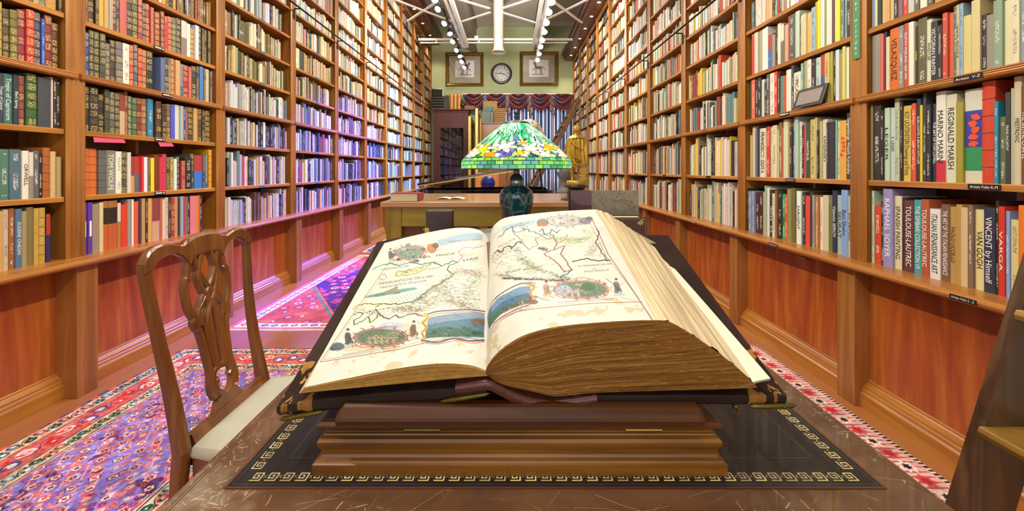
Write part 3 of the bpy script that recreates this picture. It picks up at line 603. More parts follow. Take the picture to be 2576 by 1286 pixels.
# ---- the near ones, each its own object
def colname(c):
    import colorsys
    r, g, b_ = [max(0, min(1, x))**(1/2.2) for x in c]; h, l, s_ = colorsys.rgb_to_hls(r, g, b_); h *= 360
    if l < .13: return 'black'
    if s_ < .16: return 'black' if l < .2 else 'dark grey' if l < .38 else 'grey' if l < .62 else 'pale grey' if l < .8 else 'white'
    if l > .84: return 'white'
    if l > .66 and 25 <= h < 70 and s_ < .62: return 'cream'
    if h < 14 or h >= 345: n = 'red' if l > .25 else 'maroon'; return ('pink' if l > .62 else n)
    if h < 24: return 'rust' if l < .45 else 'salmon' if s_ < .6 else 'orange'
    if h < 42: return 'dark brown' if l < .25 else 'brown' if l < .45 and s_ < .75 else 'tan' if s_ < .72 else 'orange'
    if h < 68: return 'dark olive' if l < .28 else 'olive' if l < .5 and s_ < .6 else 'yellow' if s_ > .5 else 'beige'
    if h < 165: return ('dark green' if l < .3 else 'pale green' if l > .6 else 'green')
    if h < 200: return ('dark teal' if l < .3 else 'pale blue' if l > .6 else 'teal')
    if h < 255: return ('navy blue' if l < .33 else 'light blue' if l > .6 else 'blue')
    return ('purple' if l < .6 else 'lavender') if h < 300 else 'plum'
SHN = {0: 'lowest', 1: 'second-lowest', 2: 'third-lowest', 3: 'fourth-lowest', 4: 'fifth-lowest', 5: 'sixth-lowest', 6: 'seventh-lowest'}
ORN = ['first','second','third','fourth','fifth','sixth','seventh','eighth','ninth','tenth']+['%dth' % q for q in range(11, 60)]
for q in range(20, 60):
    e = {1: 'st', 2: 'nd', 3: 'rd'}.get(q % 10, 'th'); ORN[q-1] = '%d%s' % (q, e)
rowcount = {}
for j, b in enumerate(BSP): rowcount.setdefault((b['s'], b['k'], b['i']), []).append(j)
rank = {}
for key, js in rowcount.items():
    js = sorted([j for j in js if BSP[j]['a'] > 5], key=lambda j: -BSP[j]['y0'])
    for r, j in enumerate(js): rank[j] = r
SN = {'b': 'gilt-banded', 'c': 'ribbed', 't': 'lettered', 's': 'two-tone', 'k': 'black-labelled', 'm': 'picture-spined', 'w': 'white-lettered', 'y': 'yellow-lettered', 'r': 'red-footed'}
def mkbook(j):
    b = BSP[j]; s = b['s']; sg = SG[s]; z0 = LEV[s][b['i']]; h = b['h']; z1 = z0+h; y0, y1 = b['y0'], b['y1']; w = y1-y0; yc = (y0+y1)/2
    xa = b['x']; xb = xa+b['d']; c = b['col']; st = b['sty']
    lth = st in 'bc'
    bul = min(.008, w*.22) if lth else min(.003, w*.12)     # how far the spine rounds out
    verts = []; faces = []; cols = []; stys = []; uvs = []
    def quad(p, cc, ss=(0,0,0), uu=None):
        o_ = len(verts); verts.extend([(sg*q[0], q[1], q[2]) for q in p]); faces.append(tuple(range(o_, o_+len(p))))
        cols.extend([(*cc, 1)]*len(p)); stys.extend([(*ss, 1)]*len(p)); uvs.extend(uu or [(.9,.02)]*len(p))
    sty = (STV.get(st, 0), b['seed'], b['ink'])
    n = 6
    prof = [(xa+bul*(2*q/n-1)**2, y0+w*q/n) for q in range(n+1)]
    segs = [(0, 1, c)]
    if st == 's': segs = [(0, .45+b['seed']*.2, c), (.45+b['seed']*.2, 1, srgb('b03028') if c[2] > c[0] else srgb('d8d0c0') if sum(c) < .9 else srgb('8a3a38'))]
    if st == 'r': segs = [(0, .24, srgb('c82838')), (.24, 1, c)]
    if st == 'k': segs = [(0, .5, c), (.5, .53, srgb('a06a3a')), (.53, .86, srgb('181210')), (.86, 1, srgb('a06a3a'))]
    if st == 'm': segs = [(0, .13, srgb('d0ccb0')), (.13, .38, srgb('1f8a50')), (.38, .77, srgb('24389a')), (.77, 1, srgb('ccd0c0'))] if b['i'] == 1 and b['k'] == 0 else [(0, 1, c)]
    banded = st == 'c' or (st == 'b' and w > .026)
    for f0, f1, cc in segs:
        cuts = [(f0, 0)]
        if banded:
            for q in range(1, 6):
                fb = q/6; cuts += [(fb-.004/h, 0), (fb-.0015/h, .0024), (fb+.0015/h, .0024), (fb+.004/h, 0)]
        cuts.append((f1, 0))
        for (g0, e0), (g1, e1) in zip(cuts, cuts[1:]):
            ck = tuple(x*.62+.02 for x in cc) if e0+e1 > 0 else cc
            for q in range(n):
                (xq, yq), (xr, yr) = prof[q], prof[q+1]; za, zb = z0+h*g0, z0+h*g1; u0, u1 = q/n, (q+1)/n
                quad([(xq-e0,yq,za),(xr-e0,yr,za),(xr-e1,yr,zb),(xq-e1,yq,zb)], ck, sty if ck is c else (0,0,0), [(u0,g0),(u1,g0),(u1,g1),(u0,g1)])
    t = min(.0028, w*.2)
    for yy, yi in ((y0, y0+t), (y1, y1-t)):           # boards
        quad([(xa+bul,yy,z0),(xb,yy,z0),(xb,yy,z1),(xa+bul,yy,z1)], c)
        quad([(xa+bul,yy,z1),(xb,yy,z1),(xb,yi,z1),(xa+bul,yi,z1)], c)
        quad([(xa+bul,yi,z0),(xb,yi,z0),(xb,yi,z1),(xa+bul,yi,z1)], c)
        quad([(xb,yy,z0),(xb,yi,z0),(xb,yi,z1),(xb,yy,z1)], c)
    quad([(p_[0], p_[1], z1) for p_ in prof], c)     # cap of the spine
    me = bpy.data.meshes.new('book'); off = (sg*xa, yc, z0)
    me.from_pydata([(v[0]-off[0], v[1]-off[1], v[2]-off[2]) for v in verts], [], faces); attrs(me, cols, stys, uvs); me.materials.append(M['book']); me.update()
    o = bpy.data.objects.new('book', me); COL.objects.link(o); o.location = off
    adj = SN.get(st, 'tall' if h > .8*clear(s, b['i']) else 'plain')
    lab = '%s %s book, %s from the far end, %s shelf, %s bay on the %s' % (colname(c), adj, ORN[rank.get(j, 0)], SHN.get(b['i'], 'upper'), ORD[b['k']], SIDE[s])
    tag(o, lab, 'book', 'books on the near shelves')
    m = MB(); m.box(sg*(xa+bul+.001), sg*(xb-.004), y0+t, y1-t, z0+.0005, z1-.004); m.build('page_block', M['page'], o)
    ca = sg*(xa-.0007)
    if b['title'] == '#':          # paper label too small to read
        m = MB(); m.add([(ca, yc-w*.22, z0+h*.34), (ca, yc+w*.22, z0+h*.34), (ca, yc+w*.22, z0+h*.64), (ca, yc-w*.22, z0+h*.64)], [(0,1,2,3)]); m.build('paper_label', M['white_ink'], o)
    elif b['title']:
        m = MB(); cap = min(w*.56, h*.11); v_, _t = glyphs(b['title']); tw = v_[:, 0].max()*cap
        L = min(h*.84, max(tw, h*.45 if len(b['title']) < 8 else tw)); cap = min(cap, L/(v_[:, 0].max())*1.9)
        zt_ = z0+h*.5+L/2
        if s == 'R': o_ = (ca, yc+cap/2, zt_); dy = (0, -1, 0)
        else: o_ = (ca, yc-cap/2, zt_); dy = (0, 1, 0)
        text_mb(m, b['title'], o_, (0, 0, -1), dy, cap, width=L)
        mt = M['white_ink'] if st in 'wr' and b['ink'] > .5 else (M['yellow_ink'] if st == 'y' else M['white_ink'] if st == 'w' else M['black_ink'])
        m.build('title_lettering', mt, o)
    if st == 'm':      # generic abstract jacket: loose orange shapes
        rnd = random.Random(j); m = MB()
        for q in range(5):
            cz = z0+h*(.42+.07*q); cy_ = yc+(rnd.random()-.5)*w*.4; pts = []
            for a in range(14):
                an = 2*PI*a/14; rr_ = w*(.18+.12*rnd.random()); pts.append((ca, min(max(cy_+math.cos(an)*rr_*1.1, y0+.001), y1-.001), cz+math.sin(an)*rr_*.9))
            m.add(pts, [tuple(range(14))])
        m.build('jacket_picture', M['orange_ink'], o)
    return o
M['yellow_ink'] = plain('yellow_lettering', srgb('e8d820'), .5)
M['orange_ink'] = plain('orange_print', srgb('d8502c'), .5)
for j in sorted(NEAR): mkbook(j)
# ================================================================== writing desk
DZ = .78
def scratches(cv, n, rnd, x0, x1, y0, y1, lmin, lmax, c, al, wmax=2.2):
    for _ in range(n):
        x, y = rnd.uniform(x0, x1), rnd.uniform(y0, y1); a = rnd.gauss(.5, .8); L = rnd.uniform(lmin, lmax)
        p = [(x, y)]
        for k in range(3): a += rnd.gauss(0, .12); p.append((p[-1][0]+math.cos(a)*L/3, p[-1][1]-math.sin(a)*L/3))
        cv.line(p, rnd.uniform(.6, wmax), c, al*rnd.uniform(.3, 1))
DX0, DX1, DY0, DY1 = -.597, .752, .45, 2.15
SCL = 1150
w_, h_ = int((DX1-DX0)*SCL), int((DY1-DY0)*SCL)
cv = Canvas(w_, h_)
base = np.array([.37, .25, .165]); n1 = vnoise(h_, w_, 160, 3, 5)[..., None]; n2 = vnoise(h_, w_, 20, 4, 3)[..., None]
cv.a[:] = base*(.72+.5*n1)*(.93+.14*n2)
st = vnoise(h_, max(4, w_//30), 24, 8, 2); st = np.repeat(st, 31, 1)[:, :w_, None]; cv.a *= (.94+.12*st)
rnd = random.Random(11)
def dpx(x, y): return ((x-DX0)*SCL, (DY1-y)*SCL)
scratches(cv, 420, rnd, 0, w_, h_*.45, h_, 4, 90, (.78,.70,.60), .5, 1.4); scratches(cv, 26, rnd, 0, w_, h_*.55, h_, 90, 240, (.80,.72,.62), .5, 1.6)
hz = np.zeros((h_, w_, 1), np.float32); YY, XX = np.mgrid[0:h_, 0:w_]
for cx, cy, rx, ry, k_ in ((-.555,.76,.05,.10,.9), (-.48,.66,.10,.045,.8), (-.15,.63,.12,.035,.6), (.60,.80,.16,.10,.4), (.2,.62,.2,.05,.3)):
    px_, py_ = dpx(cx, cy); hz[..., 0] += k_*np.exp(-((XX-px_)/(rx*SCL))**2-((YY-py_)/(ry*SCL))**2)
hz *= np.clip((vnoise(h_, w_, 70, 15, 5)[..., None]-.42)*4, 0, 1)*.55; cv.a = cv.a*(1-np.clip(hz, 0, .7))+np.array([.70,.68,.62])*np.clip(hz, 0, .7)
for cx, cy, rx, ry, n in ((-.56,.80,.05,.10,60), (-.52,.70,.10,.05,70), (-.25,.66,.06,.03,20), (.72,.95,.03,.25,50), (.5,.66,.2,.04,30)):
    for _ in range(n):
        x, y = dpx(rnd.gauss(cx, rx*.5), rnd.gauss(cy, ry*.5)); a = rnd.uniform(0, PI); L = rnd.uniform(4, 26)
        cv.line([(x, y), (x+math.cos(a)*L, y+math.sin(a)*L)], rnd.uniform(.8, 3), (.80,.76,.68), rnd.uniform(.15, .6))
for d_ in (.020, .026):   # turned line just inside the edge
    p = [dpx(DX0+d_, DY0+d_), dpx(DX0+d_, DY1-d_), dpx(DX1-d_, DY1-d_), dpx(DX1-d_, DY0+d_), dpx(DX0+d_, DY0+d_)]; cv.line(p, 1.6, (.20,.12,.07), .7)
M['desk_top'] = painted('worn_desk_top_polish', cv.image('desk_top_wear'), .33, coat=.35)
M['desk_wood'] = wood('desk_mahogany', srgb('3c1f10'), srgb('5a3018'), srgb('74421f'), 'x', 8, .35)
def moulded(mb, x0, x1, y0, y1, prof, mi=0, cap=True):
    """stack of rectangles: prof = [(outset, z)...]"""
    o = len(mb.v); vs_ = []
    for e, z in prof: vs_ += [(x0-e, y0-e, z), (x1+e, y0-e, z), (x1+e, y1+e, z), (x0-e, y1+e, z)]
    fs = [(i*4+k, i*4+(k+1) % 4, (i+1)*4+(k+1) % 4, (i+1)*4+k) for i in range(len(prof)-1) for k in range(4)]
    mb.add(vs_, fs, mi)
    if cap: mb.add(vs_[-4:], [(0,1,2,3)], mi); mb.add(vs_[:4], [(3,2,1,0)], mi)
    return mb
desk = thing('writing_desk', (.08, 1.3, 0), 'scratched brown wooden writing desk with black leather top holding the open atlas', 'desk')
m = MB(); moulded(m, DX0, DX1, DY0, DY1, [(-.012,DZ-.034),(-.004,DZ-.030),(0,DZ-.022),(0,DZ-.012),(-.004,DZ-.004),(-.010,DZ)])
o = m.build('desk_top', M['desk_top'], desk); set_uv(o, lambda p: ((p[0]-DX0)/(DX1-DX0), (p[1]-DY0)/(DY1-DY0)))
m = MB(); m.box(DX0+.05, DX1-.05, DY0+.05, DY1-.05, DZ-.15, DZ-.034); m.build('apron', M['desk_wood'], desk, bevel=.004)
for x in (DX0+.09, DX1-.09):
    for y in (DY0+.09, DY1-.09):
        m = MB(); m.box(x-.035, x+.035, y-.035, y+.035, .10, DZ-.15); m.lathe([(.022,0),(.03,.02),(.024,.05),(.034,.09),(.034,.10)], (x, y, 0), 16); m.build('leg', M['desk_wood'], desk, bevel=.003)
# leather inset with gold key border
BX0, BX1, BY0, BY1 = -.508, .667, .7125, 1.42
S2 = 1900; bw, bh = int((BX1-BX0)*S2), int((BY1-BY0)*S2)
cv = Canvas(bw, bh); n1 = vnoise(bh, bw, 120, 21, 5)[..., None]
cv.a[:] = np.array([.085,.085,.10])*(.6+.8*n1)
GOLD = (.86,.77,.50)
def key(cx, cy, u, flip, rot, al):
    P = [(-.42,.42),(.36,.42),(.36,-.36),(-.28,-.36),(-.28,.16),(.10,.16),(.10,-.12),(-.06,-.12)]
    Q = []
    for x, y in P:
        if flip: x = -x
        if rot: x, y = -y, x
        Q.append((cx+x*u, cy+y*u))
    cv.line(Q, u*.115, GOLD, al)
U_ = .0275*S2; kw = .0145*S2
def strip(x0, y0, x1, y1, rot):
    L = math.hypot(x1-x0, y1-y0); n = int(L/U_); r = random.Random(int(x0+y0))
    for i in range(n):
        t = (i+.5)/n; x, y = lerp(x0, x1, t), lerp(y0, y1, t)
        if x < 0 or y < 0: continue
        al = .7+.3*r.random(); key(x, y, kw*1.55, False, rot, al)
        t2 = (i+1)/n; x, y = lerp(x0, x1, t2), lerp(y0, y1, t2)
        if i < n-1:
            for a in (0, 1, 2, 3):
                an = a*PI/2+PI/4; cv.line([(x, y), (x+math.cos(an)*kw*.42, y+math.sin(an)*kw*.42)], 1.6, GOLD, .7)
e = .0245*S2
strip(e, bh-e, bw-e, bh-e, False); strip(e, e, e, bh-e-U_*.5, True); strip(bw-e, e, bw-e, bh-e-U_*.5, True); strip(e, e, bw-e, e, False)
e = .006*S2
cv.line([(e,e),(bw-e,e),(bw-e,bh-e),(e,bh-e),(e,e)], 3, (.25,.33,.36), .55)
e = .072*S2
cv.line([(e,e),(bw-e,e),(bw-e,bh-e),(e,bh-e),(e,e)], 2.2, (.42,.44,.46), .8)
rnd = random.Random(3); scratches(cv, 60, rnd, 0, bw, 0, bh, 5, 60, (.5,.5,.5), .25, 1.3)
_lm = painted('blotter_leather', cv.image('blotter_tooling'), .36, coat=.15, bump=.1); M['blotter'] = _lm
m = MB(); m.box(BX0, BX1, BY0, BY1, DZ-.002, DZ+.0012); o = m.build('leather_inset', M['blotter'], desk); set_uv(o, lambda p: ((p[0]-BX0)/(BX1-BX0), (p[1]-BY0)/(BY1-BY0)))
o['label'] = 'black leather inset with gold key border'
m = MB()
for a in ((BX0-.004,BX1+.004,BY0-.004,BY0),(BX0-.004,BX1+.004,BY1,BY1+.004),(BX0-.004,BX0,BY0,BY1),(BX1,BX1+.004,BY0,BY1)): m.box(*a, DZ-.001, DZ+.0018)
m.build('inset_border', M['desk_wood'], desk)

# ================================================================== tabletop lectern
M['lectern_wood'] = wood('lectern_walnut', srgb('43260c'), srgb('865416'), srgb('a87426'), 'x', 9, .34, .15)
M['lectern_dark'] = wood('lectern_dark_walnut', srgb('2e1708'), srgb('502c10'), srgb('704218'), 'x', 9, .3, .2)
lec = thing('tabletop_lectern', (.016, .95, DZ+.0015), 'moulded walnut tabletop lectern standing on the black desk leather, carrying the atlas', 'lectern')
z = DZ+.0014
m = MB(); moulded(m, -.369, .402, .737, 1.16, [(0,z),(0,.8015),(-.003,.803),(-.005,.806),(-.011,.808),(-.013,.813),(-.012,.822),(-.0065,.834),(-.006,.839),(-.009,.844),(-.015,.847),(-.016,.850),(-.019,.851),(-.019,.854),(-.024,.856),(-.024,.861)])
m.build('moulded_base', M['lectern_wood'], lec)
m = MB(); moulded(m, -.369+.005, .402-.005, .742, 1.15, [(-.014,.8612),(-.004,.8625),(0,.866),(0,.871),(-.005,.8755),(-.010,.8762),(-.010,.8775)])
m.build('lid_frame', M['lectern_dark'], lec)
PHI = math.radians(20.2); RY, RZ = .755, .905; CP, SP = math.cos(PHI), math.sin(PHI)
def rp(x, v, n): return (x, RY+v*CP-n*SP, RZ+v*SP+n*CP)
m = MB()     # sloping reading board, thickness below the rest plane
def rbox(m, x0, x1, v0, v1, n0, n1, mi=0):
    m.add([rp(x0,v0,n0),rp(x1,v0,n0),rp(x1,v1,n0),rp(x0,v1,n0),rp(x0,v0,n1),rp(x1,v0,n1),rp(x1,v1,n1),rp(x0,v1,n1)], [(0,3,2,1),(4,5,6,7),(0,1,5,4),(1,2,6,5),(2,3,7,6),(3,0,4,7)], mi)
rbox(m, -.30, .33, .012, .56, -.034, -.018); m.build('reading_board', M['lectern_dark'], lec)
m = MB(); y0, y1 = .722, .760; xs = (-.322, .357)
pf = [(y0+.006,.8778),(y0+.002,.884),(y0,.892),(y0+.001,.898),(y0+.004,.902),(y0+.012,.911),(y0+.018,.914),(y1-.01,.9155),(y1,.912),(y1,.8778)]
vs_ = []
for x, e in ((xs[0], 0), (xs[0]+.012, 1), (xs[1]-.012, 1), (xs[1], 0)):
    vs_ += [(x, lerp(.741, p[0], .72+.28*e), .8778+(p[1]-.8778)*(.62+.38*e)) for p in pf]
n_ = len(pf); m.add(vs_, [(i*n_+k, i*n_+(k+1) % n_, (i+1)*n_+(k+1) % n_, (i+1)*n_+k) for i in range(3) for k in range(n_)]+[tuple(range(n_))[::-1], tuple(range(3*n_, 4*n_))])
m.build('book_rest_lip', M['lectern_dark'], lec, bevel=.0015)
for x in (-.20, .215):
    m = MB(); m.tube([(x, .7455, .862), (x+.068, .7455, .862)], .0032, 10)
    for q in (.013, .027, .041, .055): m.tube([(x+q-.0006, .7455, .862), (x+q+.0006, .7455, .862)], .0037, 10)
    m.build('brass_hinge', M['old_brass'] if x < 0 else M['brass'], lec)
m = MB(); m.box(-.03, .04, 1.12, 1.15, .86, 1.02); m.build('prop', M['lectern_dark'], lec)

# ================================================================== the open atlas
def solve(px, py, v):
    k = (py-CAMH*0-427)/1000; c0 = RY+v*CP; c1 = RZ+v*SP
    n = (CAMH-c1-k*c0)/(CP-k*SP); Y = c0-n*SP; return Vector(((px-1285)/1000*Y, Y, CAMH-k*Y))
def resample(P, n):
    P = spline(P, 6); d = [0]
    for a, b in zip(P, P[1:]): d.append(d[-1]+(b-a).length)
    out = []; j = 0
    for i in range(n+1):
        t = d[-1]*i/n
        while j < len(d)-2 and d[j+1] < t: j += 1
        f = (t-d[j])/max(1e-9, d[j+1]-d[j]); out.append(P[j].lerp(P[j+1], min(1, max(0, f))))
    return out
VF = .54
cur = lambda pts, v, n: resample([solve(x, y, v) for x, y in pts], n)
NU, NV = 40, 24
LT = cur([(768,974),(870,953),(995,928),(1103,915),(1181,919),(1222,932)], 0, NU)
LTF = cur([(967,612),(1045,592),(1120,577),(1170,573),(1208,580),(1232,603)], VF, NU)
LB = cur([(752,990),(870,979),(995,967),(1103,957),(1181,950),(1232,946)], 0, NU)
LBF = [rp(p[0], VF, .012+.03*i/NU) for i, p in enumerate(LTF)]; LBF = [Vector(p) for p in LBF]
RT = cur([(1222,932),(1229,915),(1250,889),(1280,865),(1320,843),(1380,826),(1450,816),(1540,809),(1610,806),(1650,806)], 0, NU)
RTF = cur([(1232,603),(1236,580),(1248,562),(1275,547),(1340,538),(1400,532),(1450,529),(1497,527)], VF, NU)
RB = cur([(1222,940),(1250,962),(1290,975),(1335,984),(1385,996),(1410,997),(1500,989),(1650,984),(1800,980),(1905,975)], 0, NU)
rb_end = RB[-1]
RBF = [Vector(rp(lerp(-.04, rb_end[0], i/NU), VF, .028)) for i in range(NU+1)]
def surf(A, B, nv, sag=0.0, wav=0.0, seed=0):
    r = random.Random(seed); ph = r.random()*6; rows = []
    for j in range(nv+1):
        t = j/nv; row = []
        for i, (a, b) in enumerate(zip(A, B)):
            p = a.lerp(b, t); s_ = math.sin(PI*t)*sag+wav*math.sin(PI*t)*math.sin(i*.35+ph+t*5)
            row.append(p+Vector((0, -SP, CP))*s_)
        rows.append(row)
    return rows
def grid(m, rows, mi=0, smooth=True, flip=False):
    w = len(rows[0]); vs_ = [p for r in rows for p in r]
    fs = [(j*w+i, j*w+i+1, (j+1)*w+i+1, (j+1)*w+i) for j in range(len(rows)-1) for i in range(w-1)]
    if flip: fs = [f[::-1] for f in fs]
    m.add(vs_, fs, mi, smooth)
LP = surf(LT, LTF, NV, .004, .0012, 1); RP = surf(RT, RTF, NV, .004, .0012, 2)
atlas = thing('open_atlas', (.03, .76, .93), 'huge antique atlas lying open at an engraved coloured map, resting on the lectern', 'book')
M['edge_dark'] = N('tail_edge_paper'); q = M['edge_dark']
uvn = q.n('ShaderNodeUVMap'); uvn.uv_map = 'UVMap'; mp = q.n('ShaderNodeMapping'); mp.inputs['Scale'].default_value = (2.2, 46, 1); q.l(uvn.outputs[0], mp.inputs[0])
f = q.noise(mp.outputs[0], 1, 4, .65, .6); mp2 = q.n('ShaderNodeMapping'); mp2.inputs['Scale'].default_value = (1.2, 12, 1); q.l(uvn.outputs[0], mp2.inputs[0]); f2 = q.noise(mp2.outputs[0], 1, 3, .6, .4)
c = q.ramp(f, [(.28, srgb('50300a')), (.48, srgb('8a5c1a')), (.62, srgb('a87a2c')), (.68, srgb('e0bd78')), (.74, srgb('9a6c24'))]); c = q.mix(q.math('MULTIPLY', f2, .5), c, srgb('6a4210'))
mp3 = q.n('ShaderNodeMapping'); mp3.inputs['Scale'].default_value = (1.3, 17, 1); q.l(uvn.outputs[0], mp3.inputs[0]); f3 = q.noise(mp3.outputs[0], 1, 3, .55, .5)
ln_ = q.math('LESS_THAN', q.math('ABSOLUTE', q.math('SUBTRACT', q.math('FRACT', q.math('MULTIPLY', f3, 16)), .5)), .045)
c = q.mix(q.math('MULTIPLY', ln_, .75), c, srgb('d8ae62')); q.color(c); q.set(rough=.7); q.bump(f, .5, .003); M['edge_dark'] = q.m
M['edge_light'] = N('fore_edge_paper'); q = M['edge_light']
uvn = q.n('ShaderNodeUVMap'); uvn.uv_map = 'UVMap'; mp = q.n('ShaderNodeMapping'); mp.inputs['Scale'].default_value = (1.5, 75, 1); q.l(uvn.outputs[0], mp.inputs[0])
f = q.noise(mp.outputs[0], 1, 3, .6, .2); c = q.ramp(f, [(.3, srgb('a08a64')), (.48, srgb('cdb890')), (.7, srgb('e6dabb'))]); q.color(c); q.set(rough=.75); q.bump(f, .5, .003); M['edge_light'] = q.m
M['edge_thin'] = plain('thin_block_edge_paper', srgb('b08a44'), .7, var=.4, vs=90)
def layered(A, B, nl, amp, seed):
    """page edges between curve A (top) and curve B (bottom): slightly uneven sheets"""
    r = random.Random(seed); rows = []
    off = 0
    for j in range(nl+1):
        t = j/nl; off = .5*off+r.uniform(-1, 1)*amp; ph = r.random()*.8
        rows.append([a.lerp(b, t)+Vector((0, -abs(off)*(1 if 0 < j < nl else 0), math.sin(i*.22+ph+t*7)*amp*.5*math.sin(PI*t))) for i, (a, b) in enumerate(zip(A, B))])
    return rows
def uvgrid(o, nu, nv):
    uv = o.data.uv_layers.new(name='UVMap')
    for lp in o.data.loops:
        i = lp.vertex_index % (nu*(nv)); uv.data[lp.index].uv = ((i % nu)/(nu-1), (i//nu)/(nv-1))
NF = 40
fe_n = cur([(1650,806),(1690,812),(1765,858),(1830,905),(1880,948),(1905,975)], 0, NF)
fe_f = cur([(1497,527),(1515,530),(1560,556),(1605,590),(1640,615),(1668,640)], VF, NF)
R_ = layered(RT, RB, 46, .0026, 5)
for j_, row_ in enumerate(R_):
    q_ = j_/46*NF; i0_ = min(int(q_), NF-1); tgt = fe_n[i0_].lerp(fe_n[i0_+1], q_-i0_); dlt = tgt-row_[-1]
    for i_ in range(len(row_)): row_[i_] = row_[i_]+dlt*(i_/NU)**2.5
m = MB(); grid(m, R_, 0, False, True); o = m.build('tail_edge_pages', M['edge_dark'], atlas); uvgrid(o, NU+1, 47); o['label'] = 'thick brown bottom edge of the right-hand pages'
m = MB(); R_ = layered(LT, LB, 12, .0016, 6); grid(m, R_, 0, False, True); o = m.build('tail_edge_pages', M['edge_thin'], atlas); uvgrid(o, NU+1, 13); o['label'] = 'thin brown bottom edge of the left-hand pages'
# fore-edge of the right block
rows = []
r = random.Random(9); off = 0
for j in range(NF+1):
    off = .4*off+r.uniform(-1, 1)*.0022; row = []
    for i in range(21):
        t = i/20; p = fe_n[j].lerp(fe_f[j], t); row.append(p+Vector((.6, 0, .8))*(off*(1 if 0 < j < NF else 0)+.0014*math.sin(t*9+j*.7)))
    rows.append(row)
m = MB(); grid(m, rows, 0, False, True); o = m.build('fore_edge_pages', M['edge_light'], atlas); uvgrid(o, 21, NF+1)
lf = surf([LT[0], LB[0]], [LTF[0], LBF[0]], 12)
m = MB(); grid(m, lf, 0, False); o = m.build('fore_edge_pages', M['edge_light'], atlas); uvgrid(o, 2, 13)
m = MB(); grid(m, [[RTF[i] for i in range(NU+1)], RBF], 0, False); grid(m, [LTF, LBF], 0, False); o = m.build('head_edge_pages', M['page'], atlas)
# loose end sheets on the right
es = []
for dz in (0, .003, .006):
    a = [solve(1868-dz*2000, 975-dz*1200, 0), solve(1905, 962-dz*1200, 0), solve(1938, 955-dz*1000, 0)]
    b = [solve(1600, 612-dz*800, VF), solve(1630, 622-dz*800, VF), solve(1652, 628-dz*800, VF)]
    es.append((resample(a, 6), resample(b, 6)))
M['white_paper'] = plain('white_end_paper', srgb('d8d0b8'), .7, var=.05, vs=12)
for a, b in es[:2]:
    m = MB(); rw = surf(a, b, 10, .002); grid(m, rw); grid(m, [[p-Vector((0,0,.0012)) for p in r_] for r_ in rw], flip=True); m.build('end_sheet', M['white_paper'], atlas)
# boards and spine
cv = Canvas(1024, 1024); n1 = vnoise(1024, 1024, 130, 31, 5); n2 = vnoise(1024, 1024, 30, 32, 4)
cv.a[:] = np.array([.15,.105,.10])*(.6+.8*n1[..., None])
yy, xx = np.mgrid[0:1024, 0:1024]/1024.0
def corner(cx, cy, rad, sd):
    d = np.hypot(xx-cx, (yy-cy)); w = (d < rad) & (vnoise(1024, 1024, 60, sd, 5)+.35*(1-d/rad) > .64); cv.a[w] = (np.array([.66,.47,.22])*(.6+.6*n2[..., None]))[w]
corner(1, 1, .20, 41)
scratches(cv, 260, random.Random(2), 0, 1024, 0, 1024, 5, 70, (.42,.34,.30), .4, 2)
M['board'] = painted('worn_board_leather', cv.image('board_leather_wear'), .34, coat=.3, bump=.15)
def board(m, P):
    """P(u, v, top?) grid, thickness closed"""
    nu, nv = 14, 10
    T = [[P(i/nu, j/nv, 1) for i in range(nu+1)] for j in range(nv+1)]; B = [[P(i/nu, j/nv, 0) for i in range(nu+1)] for j in range(nv+1)]
    grid(m, T); grid(m, B, flip=True)
    grid(m, [[r_ for r_ in B[0]], [Vector(a).lerp(Vector(b), .5)+Vector((0, -.004, 0)) for a, b in zip(B[0], T[0])], T[0]]); grid(m, [T[-1], B[-1]])
    grid(m, [[r_[0] for r_ in T], [r_[0] for r_ in B]]); grid(m, [[r_[-1] for r_ in B], [r_[-1] for r_ in T]])
def Rb(u, v, t): x = lerp(.115, .517, u); return Vector(rp(x, lerp(-.002, .60, v), .023*t+.002*math.sin(u*3)))
def Lb(u, v, t):
    x = lerp(-.443, -.045, u); n = interp(x, [(-.45,-.026),(-.35,-.012),(-.24,.004),(-.10,.018),(-.04,.026)]); return Vector(rp(x, lerp(-.004, .60, v), n+t*interp(u, [(0,.022),(.2,.03),(1,.026)])))
for P, nm in ((Rb, 'dark worn leather board under the right-hand pages'), (Lb, 'dark worn leather board under the left-hand pages')):
    m = MB(); board(m, P); o = m.build('cover_board', M['board'], atlas); o['label'] = nm
    x0, x1 = (.115, .517) if P is Rb else (-.443, -.045)
    fl = P is Lb
    set_uv(o, lambda p: ((((p[0]-x0)/(x1-x0)) if not fl else (1-(p[0]-x0)/(x1-x0))), ((p[1]-RY)/CP+.02)/.62))
M['spine_leather'] = plain('red_brown_spine_leather', srgb('5a3028'), .4, coat=.2, var=.35, vs=70, bump=.4)
top = [solve(*p, 0) for p in ((1146,966),(1190,959),(1228,953),(1256,966),(1292,984),(1335,998),(1385,1006),(1440,1000),(1500,992))]
tp = resample(top, 24); m = MB(); fr = [p+Vector((0, -.004, 0)) for p in tp]
bt = [p+Vector((0, -.002, -.017-.004*math.sin(PI*i/24))) for i, p in enumerate(tp)]
back = [Vector((p[0], p[1]+.5*CP, p[2]+.5*SP)) for p in tp]
grid(m, [bt, [a.lerp(b, .5)+Vector((0,-.005,0)) for a, b in zip(bt, fr)], fr, tp, back], 0, True); m.build('spine', M['spine_leather'], atlas)
